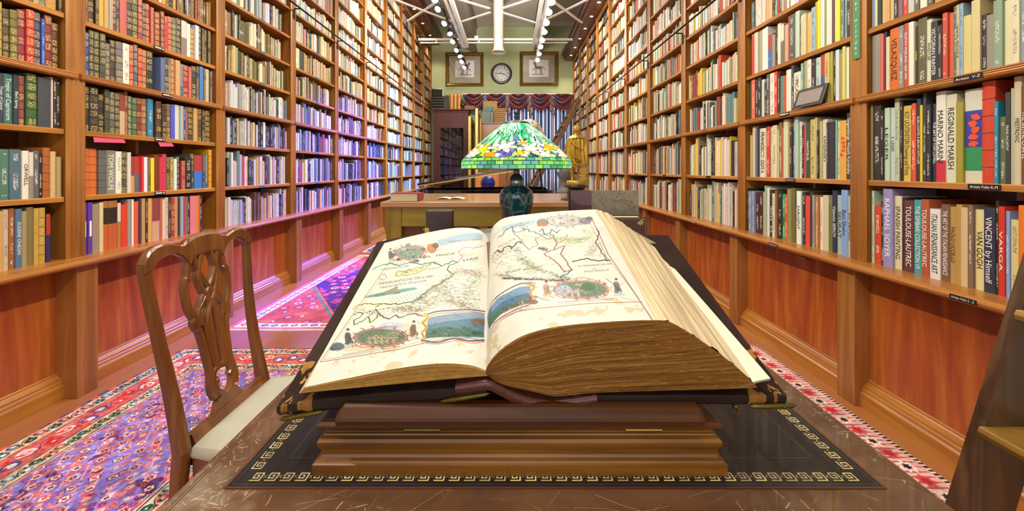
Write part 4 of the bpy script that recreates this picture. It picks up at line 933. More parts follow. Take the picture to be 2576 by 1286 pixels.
# brass corner and edge fittings
def strap(p0, p1, nail=2):
    m = MB(); a, b = solve(*p0, 0), solve(*p1, 0); d = (b-a).normalized(); pts = [a.lerp(b, t)+Vector((0, -.008, 0)) for t in (0, .08, .5, .92, 1)]
    m.tube(pts, [.001,.0042,.0055,.0042,.001], 8, flat=None)
    for q in range(nail): p = a.lerp(b, .3+.4*q)+Vector((0, -.0135, 0)); m.ball(p, .0022, 8, 6)
    m.build('brass_fitting', M['old_brass'], atlas)
strap((709,1049), (818,1029)); strap((1110,1004), (1232,984)); strap((1880,1016), (1995,1014))
m = MB(); a = solve(1850, 1022, 0); m.ball(a, .006, 10, 8); m.tube([a+Vector((-.004,0,0)), a+Vector((.006,0,-.006)), a+Vector((.004,0,-.014))], .0025, 8); m.build('brass_clasp', M['old_brass'], atlas)
for px, py, v in ((845,800,.22),(855,790,.24)):
    pass
# ---------------- map artwork painted in page space
PGW, PGH = 1500, 2100
def page_project(rows):
    out = np.zeros((len(rows), len(rows[0]), 2))
    for j, r_ in enumerate(rows):
        for i, p in enumerate(r_): out[j, i] = (1285+p[0]/p[1]*1000, 427+(CAMH-p[2])/p[1]*1000)
    return out
class PageMap:
    """turns a point measured on the flat photograph into a place on the page sheet"""
    def __init__(s, rows):
        s.g = page_project(rows); s.nv, s.nu = s.g.shape[0]-1, s.g.shape[1]-1
    def __call__(s, x, y):
        d = (s.g[..., 0]-x)**2+(s.g[..., 1]-y)**2; j, i = np.unravel_index(np.argmin(d), d.shape); u, v = float(i), float(j)
        for _ in range(3):
            i0 = int(min(max(u, 0), s.nu-1)); j0 = int(min(max(v, 0), s.nv-1)); fu, fv = u-i0, v-j0
            a, b, c, e = s.g[j0, i0], s.g[j0, i0+1], s.g[j0+1, i0], s.g[j0+1, i0+1]
            p = a*(1-fu)*(1-fv)+b*fu*(1-fv)+c*(1-fu)*fv+e*fu*fv; du = (b-a)*(1-fv)+(e-c)*fv; dv = (c-a)*(1-fu)+(e-b)*fu
            det = du[0]*dv[1]-du[1]*dv[0]
            if abs(det) < 1e-6: break
            r_ = np.array([x, y])-p; u += max(-2, min(2, (r_[0]*dv[1]-r_[1]*dv[0])/det)); v += max(-2, min(2, (du[0]*r_[1]-du[1]*r_[0])/det))
        return (u/s.nu*PGW, (1-v/s.nv)*PGH)
PAPER = np.array([.80,.795,.745]); INK = (.13,.10,.09)
class Page:
    def __init__(s, rows, seed):
        s.pm = PageMap(rows); s.c = Canvas(PGW, PGH); n1 = vnoise(PGH, PGW, 300, seed, 5)[..., None]; n2 = vnoise(PGH, PGW, 30, seed+1, 3)[..., None]
        s.c.a[:] = PAPER*(.93+.10*n1)*(.985+.03*n2); s.r = random.Random(seed)
        yy = np.linspace(0, 1, PGH)[:, None, None]; st = (vnoise(PGH, PGW, 90, seed+5, 4)[..., None] > .62)&(yy > .87); s.c.a[:] = np.where(st, s.c.a*np.array([.93,.88,.78]), s.c.a)
    def pts(s, P): return [s.pm(x, y) for x, y in P]
    def poly(s, P, c, al=1): s.c.poly(s.pts(P), c, al)
    def line(s, P, w, c=INK, al=1, n=0):
        if n: P = [tuple(q[:2]) for q in spline([(a, b, 0) for a, b in P], n)]
        s.c.line(s.pts(P), w*1.7, c, al)
    def ell(s, cx, cy, rx, ry, c, al=1, n=26): s.poly([(cx+rx*math.cos(t), cy+ry*math.sin(t)) for t in np.linspace(0, 2*PI, n, endpoint=False)], c, al)
    def ring(s, cx, cy, rx, ry, w, c, al=1): s.line([(cx+rx*math.cos(t), cy+ry*math.sin(t)) for t in np.linspace(0, 2*PI, 40)], w, c, al)
    def coast(s, P, tint, w=3.5, hatch=True, jit=2.2):
        Q = []
        for (ax, ay), (bx, by) in zip(P, P[1:]):
            L = math.hypot(bx-ax, by-ay); n = max(2, int(L/5))
            for k in range(n): Q.append((lerp(ax, bx, k/n)+s.r.gauss(0, jit*.5), lerp(ay, by, k/n)+s.r.gauss(0, jit*.4)))
        Q.append(P[-1]); s.line(Q, w*3.4, tint, .7); s.line(Q, w*1.25, INK, .95)
    def text(s, t, x0, y0, x1, y1, h, c=INK, al=.95):
        v, tr = glyphs(t)
        if not len(v): return
        cxm, cym = (x0+x1)/2, (y0+y1)/2; x0, x1, y0, y1 = lerp(cxm, x0, .86), lerp(cxm, x1, .86), lerp(cym, y0, .86), lerp(cym, y1, .86); h *= .78
        wd = v[:, 0].max(); dx, dy = (x1-x0)/wd, (y1-y0)/wd
        T = [s.pm(x0+p[0]*dx+p[1]*h*.12, y0+p[0]*dy-p[1]*h) for p in v]
        for a, b, d in tr: s.c.poly([T[a], T[b], T[d]], c, al)
    def hills(s, P, rad, n, c=(.45,.42,.33)):
        for _ in range(n):
            t = s.r.random()*(len(P)-1); i = int(t); x = lerp(P[i][0], P[i+1][0], t-i)+s.r.gauss(0, rad); y = lerp(P[i][1], P[i+1][1], t-i)+s.r.gauss(0, rad*.45)
            q = s.r.uniform(1.5, 3.5); s.line([(x-q, y+q*.5), (x, y-q*.4), (x+q, y+q*.5)], 1.9, c, .75)
    def specks(s, x0, y0, x1, y1, n):
        for _ in range(n):
            x, y = s.r.uniform(x0, x1), s.r.uniform(y0, y1); s.line([(x, y), (x+s.r.uniform(5, 14), y-s.r.uniform(0, 1))], 1.8, INK, .45)
    def figure(s, x, y, h, skin=(.74,.68,.60), robe=(.32,.36,.38), lean=0):
        f = h/30
        if h > 28: s.engrave(x+3*f, y+2*f, 11*f, 3*f, 30); s.line([(x-6*f,y-2*f),(x+9*f,y+1*f)], 5, (.36,.38,.36), .7)
        s.poly([(x-4*f,y),(x-5*f,y-12*f),(x-4*f+lean,y-20*f),(x+3*f+lean,y-20*f),(x+5*f,y-11*f),(x+4*f,y)], robe); s.line([(x-2*f,y),(x-2*f,y+4*f)], 5*f, skin); s.line([(x+3*f,y-1*f),(x+4*f,y+4*f)], 5*f, skin)
        s.ell(x+lean, y-24*f, 2.6*f, 3.2*f, skin); s.ell(x+lean, y-25.4*f, 2.7*f, 1.8*f, (.35,.27,.2)); s.line([(x+3*f+lean,y-18*f),(x+9*f+lean,y-14*f),(x+13*f,y-19*f)], 4*f, skin); s.line([(x-4*f+lean,y-18*f),(x-9*f,y-12*f)], 4*f, skin)
        s.line([(x-5*f,y-12*f),(x-4*f+lean,y-20*f),(x+3*f+lean,y-20*f),(x+5*f,y-11*f)], 2, INK, .7)
        if h > 28:
            s.engrave(x, y-12*f, 4.5*f, 8*f, 46); s.line([(x+lean-2.4*f,y-24*f),(x+lean,y-27*f),(x+lean+2.6*f,y-24*f)], 1.6, INK, .9); s.poly([(x+2*f,y-16*f),(x+10*f,y-4*f),(x+7*f,y-1*f),(x+1*f,y-8*f)], tuple(v*.8 for v in robe), .8)
    def engrave(s, cx, cy, rx, ry, n, c=INK, al=.55):
        for _ in range(n):
            a = s.r.uniform(0, 6.28); q = s.r.random()**.5; x, y = cx+rx*q*math.cos(a), cy+ry*q*math.sin(a); d = s.r.uniform(1.5, 4.5); b = s.r.gauss(.3, .6)
            s.line([(x, y), (x+d*math.cos(b), y+d*.5*math.sin(b)+.4), (x+d*1.8*math.cos(b+.4), y+d*.9*math.sin(b+.4))], s.r.uniform(.9, 1.8), c, al*s.r.uniform(.5, 1))
    def curls(s, cx, cy, rx, ry, n, cols, a0=0, a1=6.28, sz=7):
        for k in range(n):
            a = lerp(a0, a1, (k+.5)/n); x, y = cx+rx*math.cos(a), cy+ry*math.sin(a); c = s.r.choice(cols); d = s.r.choice((-1, 1)); z = sz*s.r.uniform(.7, 1.3)
            P = [(x+z*(1-t/9)*math.cos(a+d*t*.62)*1.1, y+z*.62*(1-t/9)*math.sin(a+d*t*.62)) for t in range(9)]
            s.line(P, 4.2, c, .95); s.line(P, 1.2, INK, .8)
    def vignette(s, cx, cy, rx, ry, cols, fr=(.72,.50,.52)):
        s.ell(cx, cy, rx, ry, cols[0]); s.poly([(cx-rx*.98, cy+ry*.1)]+[(cx+rx*math.cos(t), cy+ry*math.sin(t)) for t in np.linspace(PI, 0, 16)], cols[1]) if False else None
        for k in range(16):
            a = s.r.uniform(0, 2*PI); q = s.r.random()**.5*.75; s.ell(cx+rx*q*math.cos(a), cy+ry*q*math.sin(a), rx*s.r.uniform(.06, .2), ry*s.r.uniform(.07, .22), s.r.choice(cols), .7, 10)
        s.ring(cx, cy, rx, ry, 9, INK, .8); s.ring(cx, cy, rx*.985, ry*.985, 5.5, fr)
# ---- left page
L = Page(LP, 50); GR = (.55,.68,.52); TE = (.36,.62,.58); PK = (.85,.60,.56); YE = (.90,.82,.52)
L.line([(1212,597),(1100,612),(1003,626),(806,911),(1000,880),(1218,860)], 5, (.55,.38,.25), .9); L.line([(1212,602),(1100,617),(1008,631),(815,905),(1000,874),(1217,855)], 2, (.4,.3,.2), .9)
L.poly([(1100,603),(1118,600),(1214,590),(1214,607),(1120,617),(1106,619)], (.52,.64,.72), .75); L.text('GELEGENTHEYT VAN \'T PARADYS', 1122, 611, 1212, 604, 5)
L.vignette(1031, 636, 33, 17, [(.50,.58,.52),(.36,.45,.42),(.72,.74,.66),(.28,.34,.34)]); L.figure(982, 652, 30, robe=(.42,.45,.44)); L.ell(1086, 625, 13, 12, (.66,.42,.26), .8); L.ell(1096, 618, 8, 7, (.35,.30,.28), .8)
for q in range(14): a = L.r.uniform(0, 6.28); L.ell(1031+40*math.cos(a), 638+21*math.sin(a), 6, 4, L.r.choice([(.45,.40,.33),(.3,.27,.24),(.62,.52,.4)]), .7, 9)
L.hills([(1105,630),(1160,640),(1200,650)], 14, 120, (.52,.58,.42))
L.coast([(936,678),(960,668),(985,662),(1005,668),(1030,661),(1062,665),(1090,660),(1110,668),(1128,664),(1140,655),(1152,660)], TE, 3.5); L.coast([(1150,660),(1165,645),(1152,632),(1172,622),(1190,625),(1215,618)], PK, 2.2)
L.text('ASIA   MINOR', 1046, 652, 1152, 640, 7); L.text('SYRIE', 1160, 660, 1206, 652, 8); L.text('PAMPHILISCHE', 953, 682, 1035, 670, 5.4); L.text('ZEE', 1078, 664, 1102, 661, 4); L.text('Soriaische', 1075, 680, 1108, 674, 5)
L.coast([(1152,660),(1130,668),(1126,680),(1140,690),(1128,702),(1112,712),(1090,720),(1068,738),(1050,752),(1036,760),(1010,764),(985,766),(960,764),(945,772)], (.62,.70,.50), 4)
L.poly([(993,694),(1000,684),(1020,681),(1050,674),(1085,664),(1070,676),(1055,684),(1030,693),(1010,694)], (.80,.76,.58), .8); L.coast([(993,694),(1000,684),(1020,681),(1050,674),(1085,664),(1070,676),(1055,684),(1030,693),(1010,694),(993,694)], YE, 3.4, jit=2.6); L.hills([(1005,688),(1055,678)], 4, 50)
L.ring(963, 697, 8.5, 7.5, 3, (.4,.3,.3)); L.line([(955,697),(971,697)], 2, PK); L.line([(963,690),(963,704)], 2, (.3,.45,.6)); L.ell(963, 697, 4, 3.5, (.85,.78,.66), .8)
L.text('MIDDELANTSCHE ZEE in den', 942, 719, 1098, 695, 7.4); L.text('Tebel de GROOTE ZEE genoemt', 945, 728, 1082, 706, 6.4)
L.poly([(912,750),(950,738),(985,731),(1010,727),(1045,723),(1050,728),(1000,739),(950,747)], (.38,.58,.54), .95); L.poly([(960,737),(990,726),(997,720),(1002,723),(998,732),(975,739)], (.55,.50,.42), .95); L.line([(970,734),(998,722)], 2.4)
L.text('EGIPTISCHE', 914, 748, 972, 742, 5.2); L.text('ZEE', 988, 741, 1008, 738, 5)
L.coast([(885,778),(900,768),(920,764),(940,766),(965,764)], YE, 4)
L.coast([(886,792),(900,786),(915,789),(905,800),(890,806),(890,818),(915,806),(925,797),(930,812),(948,800),(952,788),(944,778)], (.62,.70,.50), 3.6)
L.coast([(952,788),(966,800),(980,802),(996,792),(1004,800),(1020,796),(1040,788),(1062,795)], (.66,.55,.6), 3.4)
L.hills([(1140,690),(1110,730),(1080,760),(1050,780),(1020,775)], 13, 420); L.hills([(1195,700),(1170,740),(1150,770)], 15, 260); L.hills([(985,780),(1030,775)], 10, 160); L.hills([(1125,700),(1065,745),(1035,765)], 5, 240, (.40,.46,.40))
L.line([(1200,705),(1180,722),(1190,740),(1170,752),(1160,770)], 4, TE, .8, 5); L.line([(1130,690),(1140,720),(1120,745),(1100,760),(1104,772)], 4, (.55,.72,.55), .7, 5); L.line([(1010,765),(1025,780),(1020,795)], 5, YE, .7, 4)
for k in range(10): x = 990+k*9; L.line([(x, 764-k*1.6), (x-12, 750-k*2)], 1.6, INK, .7)
L.specks(1050, 690, 1205, 790, 110); L.specks(1010, 640, 1200, 662, 40); L.hills([(1150,680),(1205,690)], 12, 200); L.hills([(1120,720),(1140,760),(1190,775)], 12, 300); L.hills([(900,780),(960,792)], 8, 80); L.text('ARABIEN', 1105, 760, 1140, 757, 4); L.text('BERCHARABISCHE', 1165, 752, 1212, 756, 4); L.text('EGYPT', 925, 786, 985, 776, 4.5)
# bottom cartouches
L.poly([(862,884),(880,850),(900,838),(985,816),(1030,812),(1030,860),(980,872),(905,884)], (.72,.66,.52), .5)
L.vignette(958, 849, 66, 22, [(.36,.46,.36),(.26,.36,.30),(.55,.60,.42),(.50,.56,.56),(.66,.58,.48)]); L.ell(985, 820, 30, 10, (.62,.68,.76), .8)
for k in range(9): L.line([(985, 818), (985+26*math.cos(-.3-k*.35), 818+16*math.sin(-.3-k*.35))], 2, (.75,.76,.78), .8)
for x in (930, 945, 960, 975, 990): L.figure(x, 862, 24, robe=(.66,.58,.48), skin=(.82,.72,.60))
L.figure(875, 868, 46, robe=(.30,.34,.36)); L.figure(1038, 848, 46, robe=(.45,.36,.28), lean=3); L.ell(850, 872, 17, 10, (.34,.42,.46)); L.ell(838, 878, 9, 5, (.30,.37,.42))
L.line([(893,865),(902,845),(925,832),(960,824),(1000,822)], 7, (.62,.42,.50), .9, 4); L.line([(893,865),(910,874),(960,870),(1010,858),(1030,838)], 5, (.70,.35,.28), .9, 4)
L.poly([(1078,800),(1140,789),(1180,786),(1219,790),(1218,850),(1180,850),(1120,846),(1068,852)], (.27,.43,.50)); L.poly([(1078,800),(1140,789),(1180,786),(1219,790),(1219,806),(1150,806),(1076,818)], (.46,.55,.62))
L.poly([(1074,832),(1110,822),(1150,826),(1190,830),(1218,838),(1218,850),(1150,848),(1070,852)], (.24,.38,.32)); L.poly([(1180,806),(1200,800),(1219,803),(1219,822),(1190,820)], (.42,.33,.26), .9)
for k in range(26): L.ell(L.r.uniform(1080, 1205), L.r.uniform(822, 846), L.r.uniform(3, 8), L.r.uniform(1.5, 3.5), L.r.choice([(.18,.34,.28),(.34,.50,.42),(.14,.26,.24)]), .8, 9)
for k in range(8): L.line([(1085, 806+k*3.2), (1215, 797+k*3.6)], 1.6, (.62,.70,.74), .5)
L.line([(1072,792),(1100,784),(1140,781),(1180,779),(1220,784)], 9, (.34,.30,.42), 1, 4); L.line([(1072,800),(1100,790),(1140,786),(1180,783),(1220,789)], 4, (.72,.30,.24), 1, 4)
L.line([(1060,856),(1100,862),(1140,852),(1180,858),(1218,856)], 10, (.30,.32,.40), 1, 4); L.line([(1060,862),(1100,866),(1150,857),(1185,864),(1218,860)], 4, (.75,.32,.24), 1, 4)
L.line([(1068,850),(1062,838),(1072,824),(1064,812),(1076,800),(1070,790)], 16, (.80,.64,.32), 1, 5); L.line([(1068,850),(1062,838),(1072,824),(1064,812),(1076,800)], 3, INK, .8, 5)
L.line([(862,893),(1005,867)], 3, (.4,.33,.25), .8); L.line([(862,896),(1006,870)], 1.6, (.4,.33,.25), .8)
# ---- right page
R = Page(RP, 60)
R.line([(1240,600),(1260,578),(1300,562),(1380,553),(1488,548),(1530,640),(1643,808)], 6, (.55,.38,.25), .9); R.line([(1228,820),(1300,785),(1400,772),(1500,763),(1614,760)], 5, (.6,.42,.3), .9, 4); R.line([(1481,556),(1525,645),(1607,752)], 2.5, (.4,.3,.2), .9)
R.poly([(1262,573),(1300,560),(1345,553),(1346,563),(1300,572),(1266,585)], (.55,.66,.74), .7); R.text('OFTE \'T LANDT VAN BELOFTE', 1266, 580, 1335, 562, 4.5)
R.vignette(1419, 556, 43, 13, [(.70,.70,.66),(.50,.50,.48),(.86,.84,.76),(.38,.38,.38)], (.62,.58,.62)); R.ell(1365, 560, 15, 10, (.45,.40,.36), .8); R.poly([(1350,562),(1374,560),(1376,569),(1352,570)], (.70,.42,.26)); R.ell(1472, 556, 16, 9, (.40,.45,.52), .8); R.ell(1482, 550, 9, 5, (.35,.32,.3), .8)
for k in range(14): R.line([(1402, 556), (1402+17*math.cos(k*.45), 556+9*math.sin(k*.45))], 2, (.92,.90,.82), .9)
R.text('MAIOR', 1282, 572, 1318, 562, 4); R.text('ASSUR', 1304, 571, 1330, 573, 5)
R.coast([(1252,600),(1262,592),(1275,578),(1288,570),(1292,582),(1305,584),(1320,580),(1312,574),(1328,576),(1332,584),(1345,582),(1360,590),(1392,592),(1396,606),(1400,612)], TE, 3.4)
R.hills([(1290,600),(1340,600),(1390,608),(1440,612),(1475,600),(1485,578)], 12, 420, (.55,.60,.42)); R.hills([(1500,610),(1480,640)], 8, 90)
R.coast([(1240,646),(1250,630),(1262,634),(1270,622),(1284,618),(1290,626),(1300,610),(1312,612)], INK, 3.5, jit=3); R.coast([(1290,585),(1308,600),(1318,615),(1330,628),(1342,620),(1352,616),(1348,600),(1366,594)], PK, 2.6)
R.coast([(1366,594),(1380,602),(1392,596),(1402,612),(1394,628),(1420,618),(1410,640),(1424,655),(1430,668),(1440,680),(1420,684),(1408,668),(1386,650),(1370,640),(1384,630),(1396,628)], PK, 3.6)
R.coast([(1404,612),(1424,600),(1428,590)], PK, 2.4); R.coast([(1440,660),(1470,650),(1500,656),(1535,655)], INK, 3); R.coast([(1440,680),(1425,690),(1410,698),(1420,712),(1434,700)], TE, 3.2); R.coast([(1500,575),(1508,590),(1498,610),(1514,635),(1530,655)], INK, 2)
R.coast([(1358,584),(1364,574),(1372,590),(1384,586)], INK, 2); R.coast([(1384,590),(1388,576),(1400,586),(1410,578)], INK, 1.8)
R.ell(1366, 626, 12, 7, (.55,.50,.42), .4); R.hills([(1358,624),(1378,630)], 4, 50, INK)
R.text('MESOPOTAMIA', 1250, 625, 1300, 600, 4.2); R.text('WOEST  ARABIEN', 1262, 690, 1370, 672, 7); R.text('DELANDT', 1246, 680, 1262, 655, 5); R.text('DE PERSIAENSCHE ZEE', 1447, 673, 1545, 665, 5); R.text('ofte', 1488, 678, 1500, 677, 3.6); R.text('SINUS PERSICUS', 1464, 686, 1536, 681, 5); R.text('NOU', 1455, 604, 1484, 603, 4.6); R.text('MAL', 1300, 660, 1330, 645, 5)
R.hills([(1300,620),(1310,650),(1330,665),(1360,680),(1400,695),(1430,700)], 6, 360, (.35,.38,.30)); R.hills([(1248,690),(1300,700),(1420,702)], 5, 260, (.5,.5,.42)); R.hills([(1240,660),(1260,640),(1280,620)], 14, 160); R.specks(1260, 610, 1420, 700, 120); R.hills([(1380,600),(1460,604)], 10, 260, (.50,.56,.38)); R.hills([(1260,700),(1420,706)], 3, 200, INK); R.hills([(1330,655),(1345,690)], 10, 160, (.55,.58,.42)); R.specks(1430, 570, 1530, 650, 34)
# right cartouches
R.poly([(1226,800),(1236,770),(1252,752),(1280,735),(1308,722),(1334,720),(1340,756),(1310,768),(1280,778),(1250,800),(1230,830)], (.28,.42,.52)); R.poly([(1236,770),(1252,752),(1280,735),(1308,722),(1334,720),(1336,736),(1300,744),(1262,762),(1238,786)], (.42,.55,.66))
R.poly([(1228,812),(1250,782),(1285,768),(1338,752),(1340,762),(1300,772),(1262,790),(1232,826)], (.25,.40,.30))
for k in range(12): R.figure(1262+k*6.6, 790-k*3.2, 9+k*.5, robe=R.r.choice([(.70,.28,.20),(.25,.40,.55),(.75,.60,.35),(.35,.30,.28)]))
R.line([(1226,800),(1236,764),(1254,744),(1282,726),(1310,714),(1338,712)], 9, (.32,.28,.38), 1, 4); R.line([(1230,838),(1252,806),(1284,786),(1316,772),(1344,762)], 10, (.66,.40,.46), 1, 4); R.line([(1230,846),(1254,812),(1286,792),(1316,778)], 4, (.32,.36,.5), 1, 4)
R.line([(1322,714),(1344,722),(1334,738),(1346,752),(1334,764)], 14, (.82,.62,.28), 1, 5); R.line([(1322,714),(1344,722),(1334,738),(1346,752)], 3, (.7,.3,.2), .9, 5)
R.vignette(1462, 728, 67, 21, [(.42,.50,.40),(.62,.66,.72),(.34,.44,.34),(.70,.66,.56),(.50,.56,.62)], (.76,.56,.60)); R.ell(1418, 730, 20, 12, (.66,.70,.80), .85); R.ell(1480, 722, 18, 11, (.28,.42,.28), .9)
for x in (1422, 1440, 1455): R.figure(x, 744, 24, robe=(.72,.64,.54), skin=(.86,.78,.68))
R.figure(1374, 744, 42, robe=(.66,.56,.42)); R.figure(1552, 738, 42, robe=(.40,.42,.42), lean=-2); R.line([(1522,700),(1540,712),(1556,730)], 3, INK, .9)
R.line([(1395,735),(1405,712),(1440,704),(1462,698),(1490,704),(1520,712),(1530,730)], 8, (.74,.52,.40), 1, 4); R.line([(1395,738),(1410,748),(1462,752),(1520,746),(1532,730)], 6, (.68,.48,.54), 1, 4); R.ell(1462, 700, 6, 4, (.80,.66,.5)); R.ell(1340, 760, 14, 6, (.34,.32,.30), .8); R.line([(1346,744),(1362,752),(1380,756)], 3, INK, .8)
R.line([(1402,762),(1552,751)], 3, (.4,.33,.25), .8); R.line([(1402,766),(1552,755)], 1.6, (.4,.33,.25), .8); R.line([(1560,748),(1590,756),(1605,762)], 2, INK, .7)
CU = [(.50,.34,.24),(.76,.58,.30),(.36,.38,.42),(.62,.40,.42),(.30,.28,.26)]
L.curls(1031, 636, 39, 20, 13, CU, sz=6); L.engrave(1031, 636, 30, 15, 170); L.engrave(1000, 655, 22, 10, 60); L.engrave(1088, 626, 14, 10, 60)
L.curls(958, 849, 70, 25, 15, CU, sz=6); L.engrave(958, 849, 62, 20, 420); L.engrave(1145, 838, 70, 10, 260, (.08,.16,.14)); L.engrave(1145, 805, 70, 14, 140, (.16,.24,.30)); L.engrave(850, 874, 22, 9, 70); L.curls(1066, 822, 8, 30, 8, [(.82,.66,.34),(.66,.46,.2)], sz=8); L.engrave(1200, 812, 18, 9, 60)
R.curls(1419, 556, 49, 16, 15, CU, sz=6); R.engrave(1419, 556, 40, 12, 170); R.engrave(1365, 562, 16, 8, 60); R.engrave(1474, 556, 15, 8, 60)
R.curls(1462, 728, 72, 24, 16, CU, sz=6); R.engrave(1462, 728, 64, 19, 420); R.engrave(1290, 752, 48, 16, 220, (.10,.16,.2)); R.engrave(1300, 775, 40, 9, 120); R.curls(1338, 738, 7, 24, 7, [(.82,.66,.34),(.7,.4,.25)], sz=8)
for pg, rows, nm, lab in ((L, LP, 'left_page', 'left page with the coastline, an island and two cartouches'), (R, RP, 'right_page', 'right page, rising higher, with land borders and an oval cartouche')):
    m = MB(); grid(m, rows); o = m.build('map_page', painted('printed_map_'+nm, pg.c.image('map_print_'+nm), .55, bump=.05), atlas); uvgrid(o, NU+1, NV+1); o['label'] = lab
# a leaf whose curl shows below the left page
# ================================================================== rugs
def rug(name, x0, x1, y0, y1, px, fn, label, wob=.008, seed=1):
    w, h = int((x1-x0)*px), int((y1-y0)*px); X, Y = np.meshgrid((np.arange(w)+.5)/px, (np.arange(h)[::-1]+.5)/px)
    cv = Canvas(w, h); cv.a[:] = fn(X, Y, x1-x0, y1-y0, w, h)
    r = random.Random(seed); m = MB(); nx, ny = 24, max(12, int((y1-y0)*14)); rows = []
    for j in range(ny+1):
        y = lerp(y0, y1, j/ny); e0 = wob*math.sin(y*9+seed)+wob*.7*math.sin(y*23); rows.append([Vector((lerp(x0+e0, x1, i/nx), y, .007+.0015*math.sin(i*.9+j*.5))) for i in range(nx+1)])
    grid(m, rows); bd = [rows[0], [Vector((p[0], p[1]-.002, .0007)) for p in rows[0]]]; grid(m, bd); grid(m, [rows[-1], [Vector((p[0], p[1]+.002, .0007)) for p in rows[-1]]], flip=True)
    grid(m, [[r_[0] for r_ in rows], [Vector((r_[0][0]-.002, r_[0][1], .0007)) for r_ in rows]]); grid(m, [[r_[-1] for r_ in rows], [Vector((r_[-1][0]+.002, r_[-1][1], .0007)) for r_ in rows]], flip=True)
    o = m.build(name, painted(name+'_pile', cv.image(name+'_pattern'), .9, bump=.5), None)
    set_uv(o, lambda p: ((p[0]-x0)/(x1-x0), (p[1]-y0)/(y1-y0))); tag(o, label, 'rug'); origin(o, ((x0+x1)/2, (y0+y1)/2, 0)); return o
def hsh(i, j, k=0):
    v = np.sin(i*127.1+j*311.7+k*74.7)*43758.5453; return v-np.floor(v)
def put(a, m, c): a[m] = c
def motif(a, X, Y, mask, cx, cy, seed, cols, jit=.15):
    """rows of small woven flowers: hooked lozenges on a staggered lattice"""
    j = np.floor(Y/cy); Xs = X+((j % 2)*.5)*cx; i = np.floor(Xs/cx); fx = (Xs/cx-i)-.5; fy = (Y/cy-j)-.5
    h1, h2, h3 = hsh(i, j, seed), hsh(i, j, seed+5), hsh(i, j, seed+9); fx = fx+(h2-.5)*jit; fy = fy+(h3-.5)*jit
    d = np.abs(fx)*cx/min(cx, cy)+np.abs(fy)*cy/min(cx, cy); ang = np.arctan2(fy*cy, fx*cx); rr_ = np.hypot(fx*cx, fy*cy)/min(cx, cy)
    pet = .36+.05*np.cos(6*ang+h1*6)
    n = len(cols)
    for q, c in enumerate(cols):
        s_ = mask & (np.floor(h1*n).astype(int) == q)
        put(a, s_ & (rr_ < pet), c[0]); put(a, s_ & (rr_ < pet*.78), c[1]); put(a, s_ & (d < .2), c[2]); put(a, s_ & (d < .09), c[0])
def stripes_noise(h, w, s): return vnoise(h, w, 26, s, 3)[..., None]
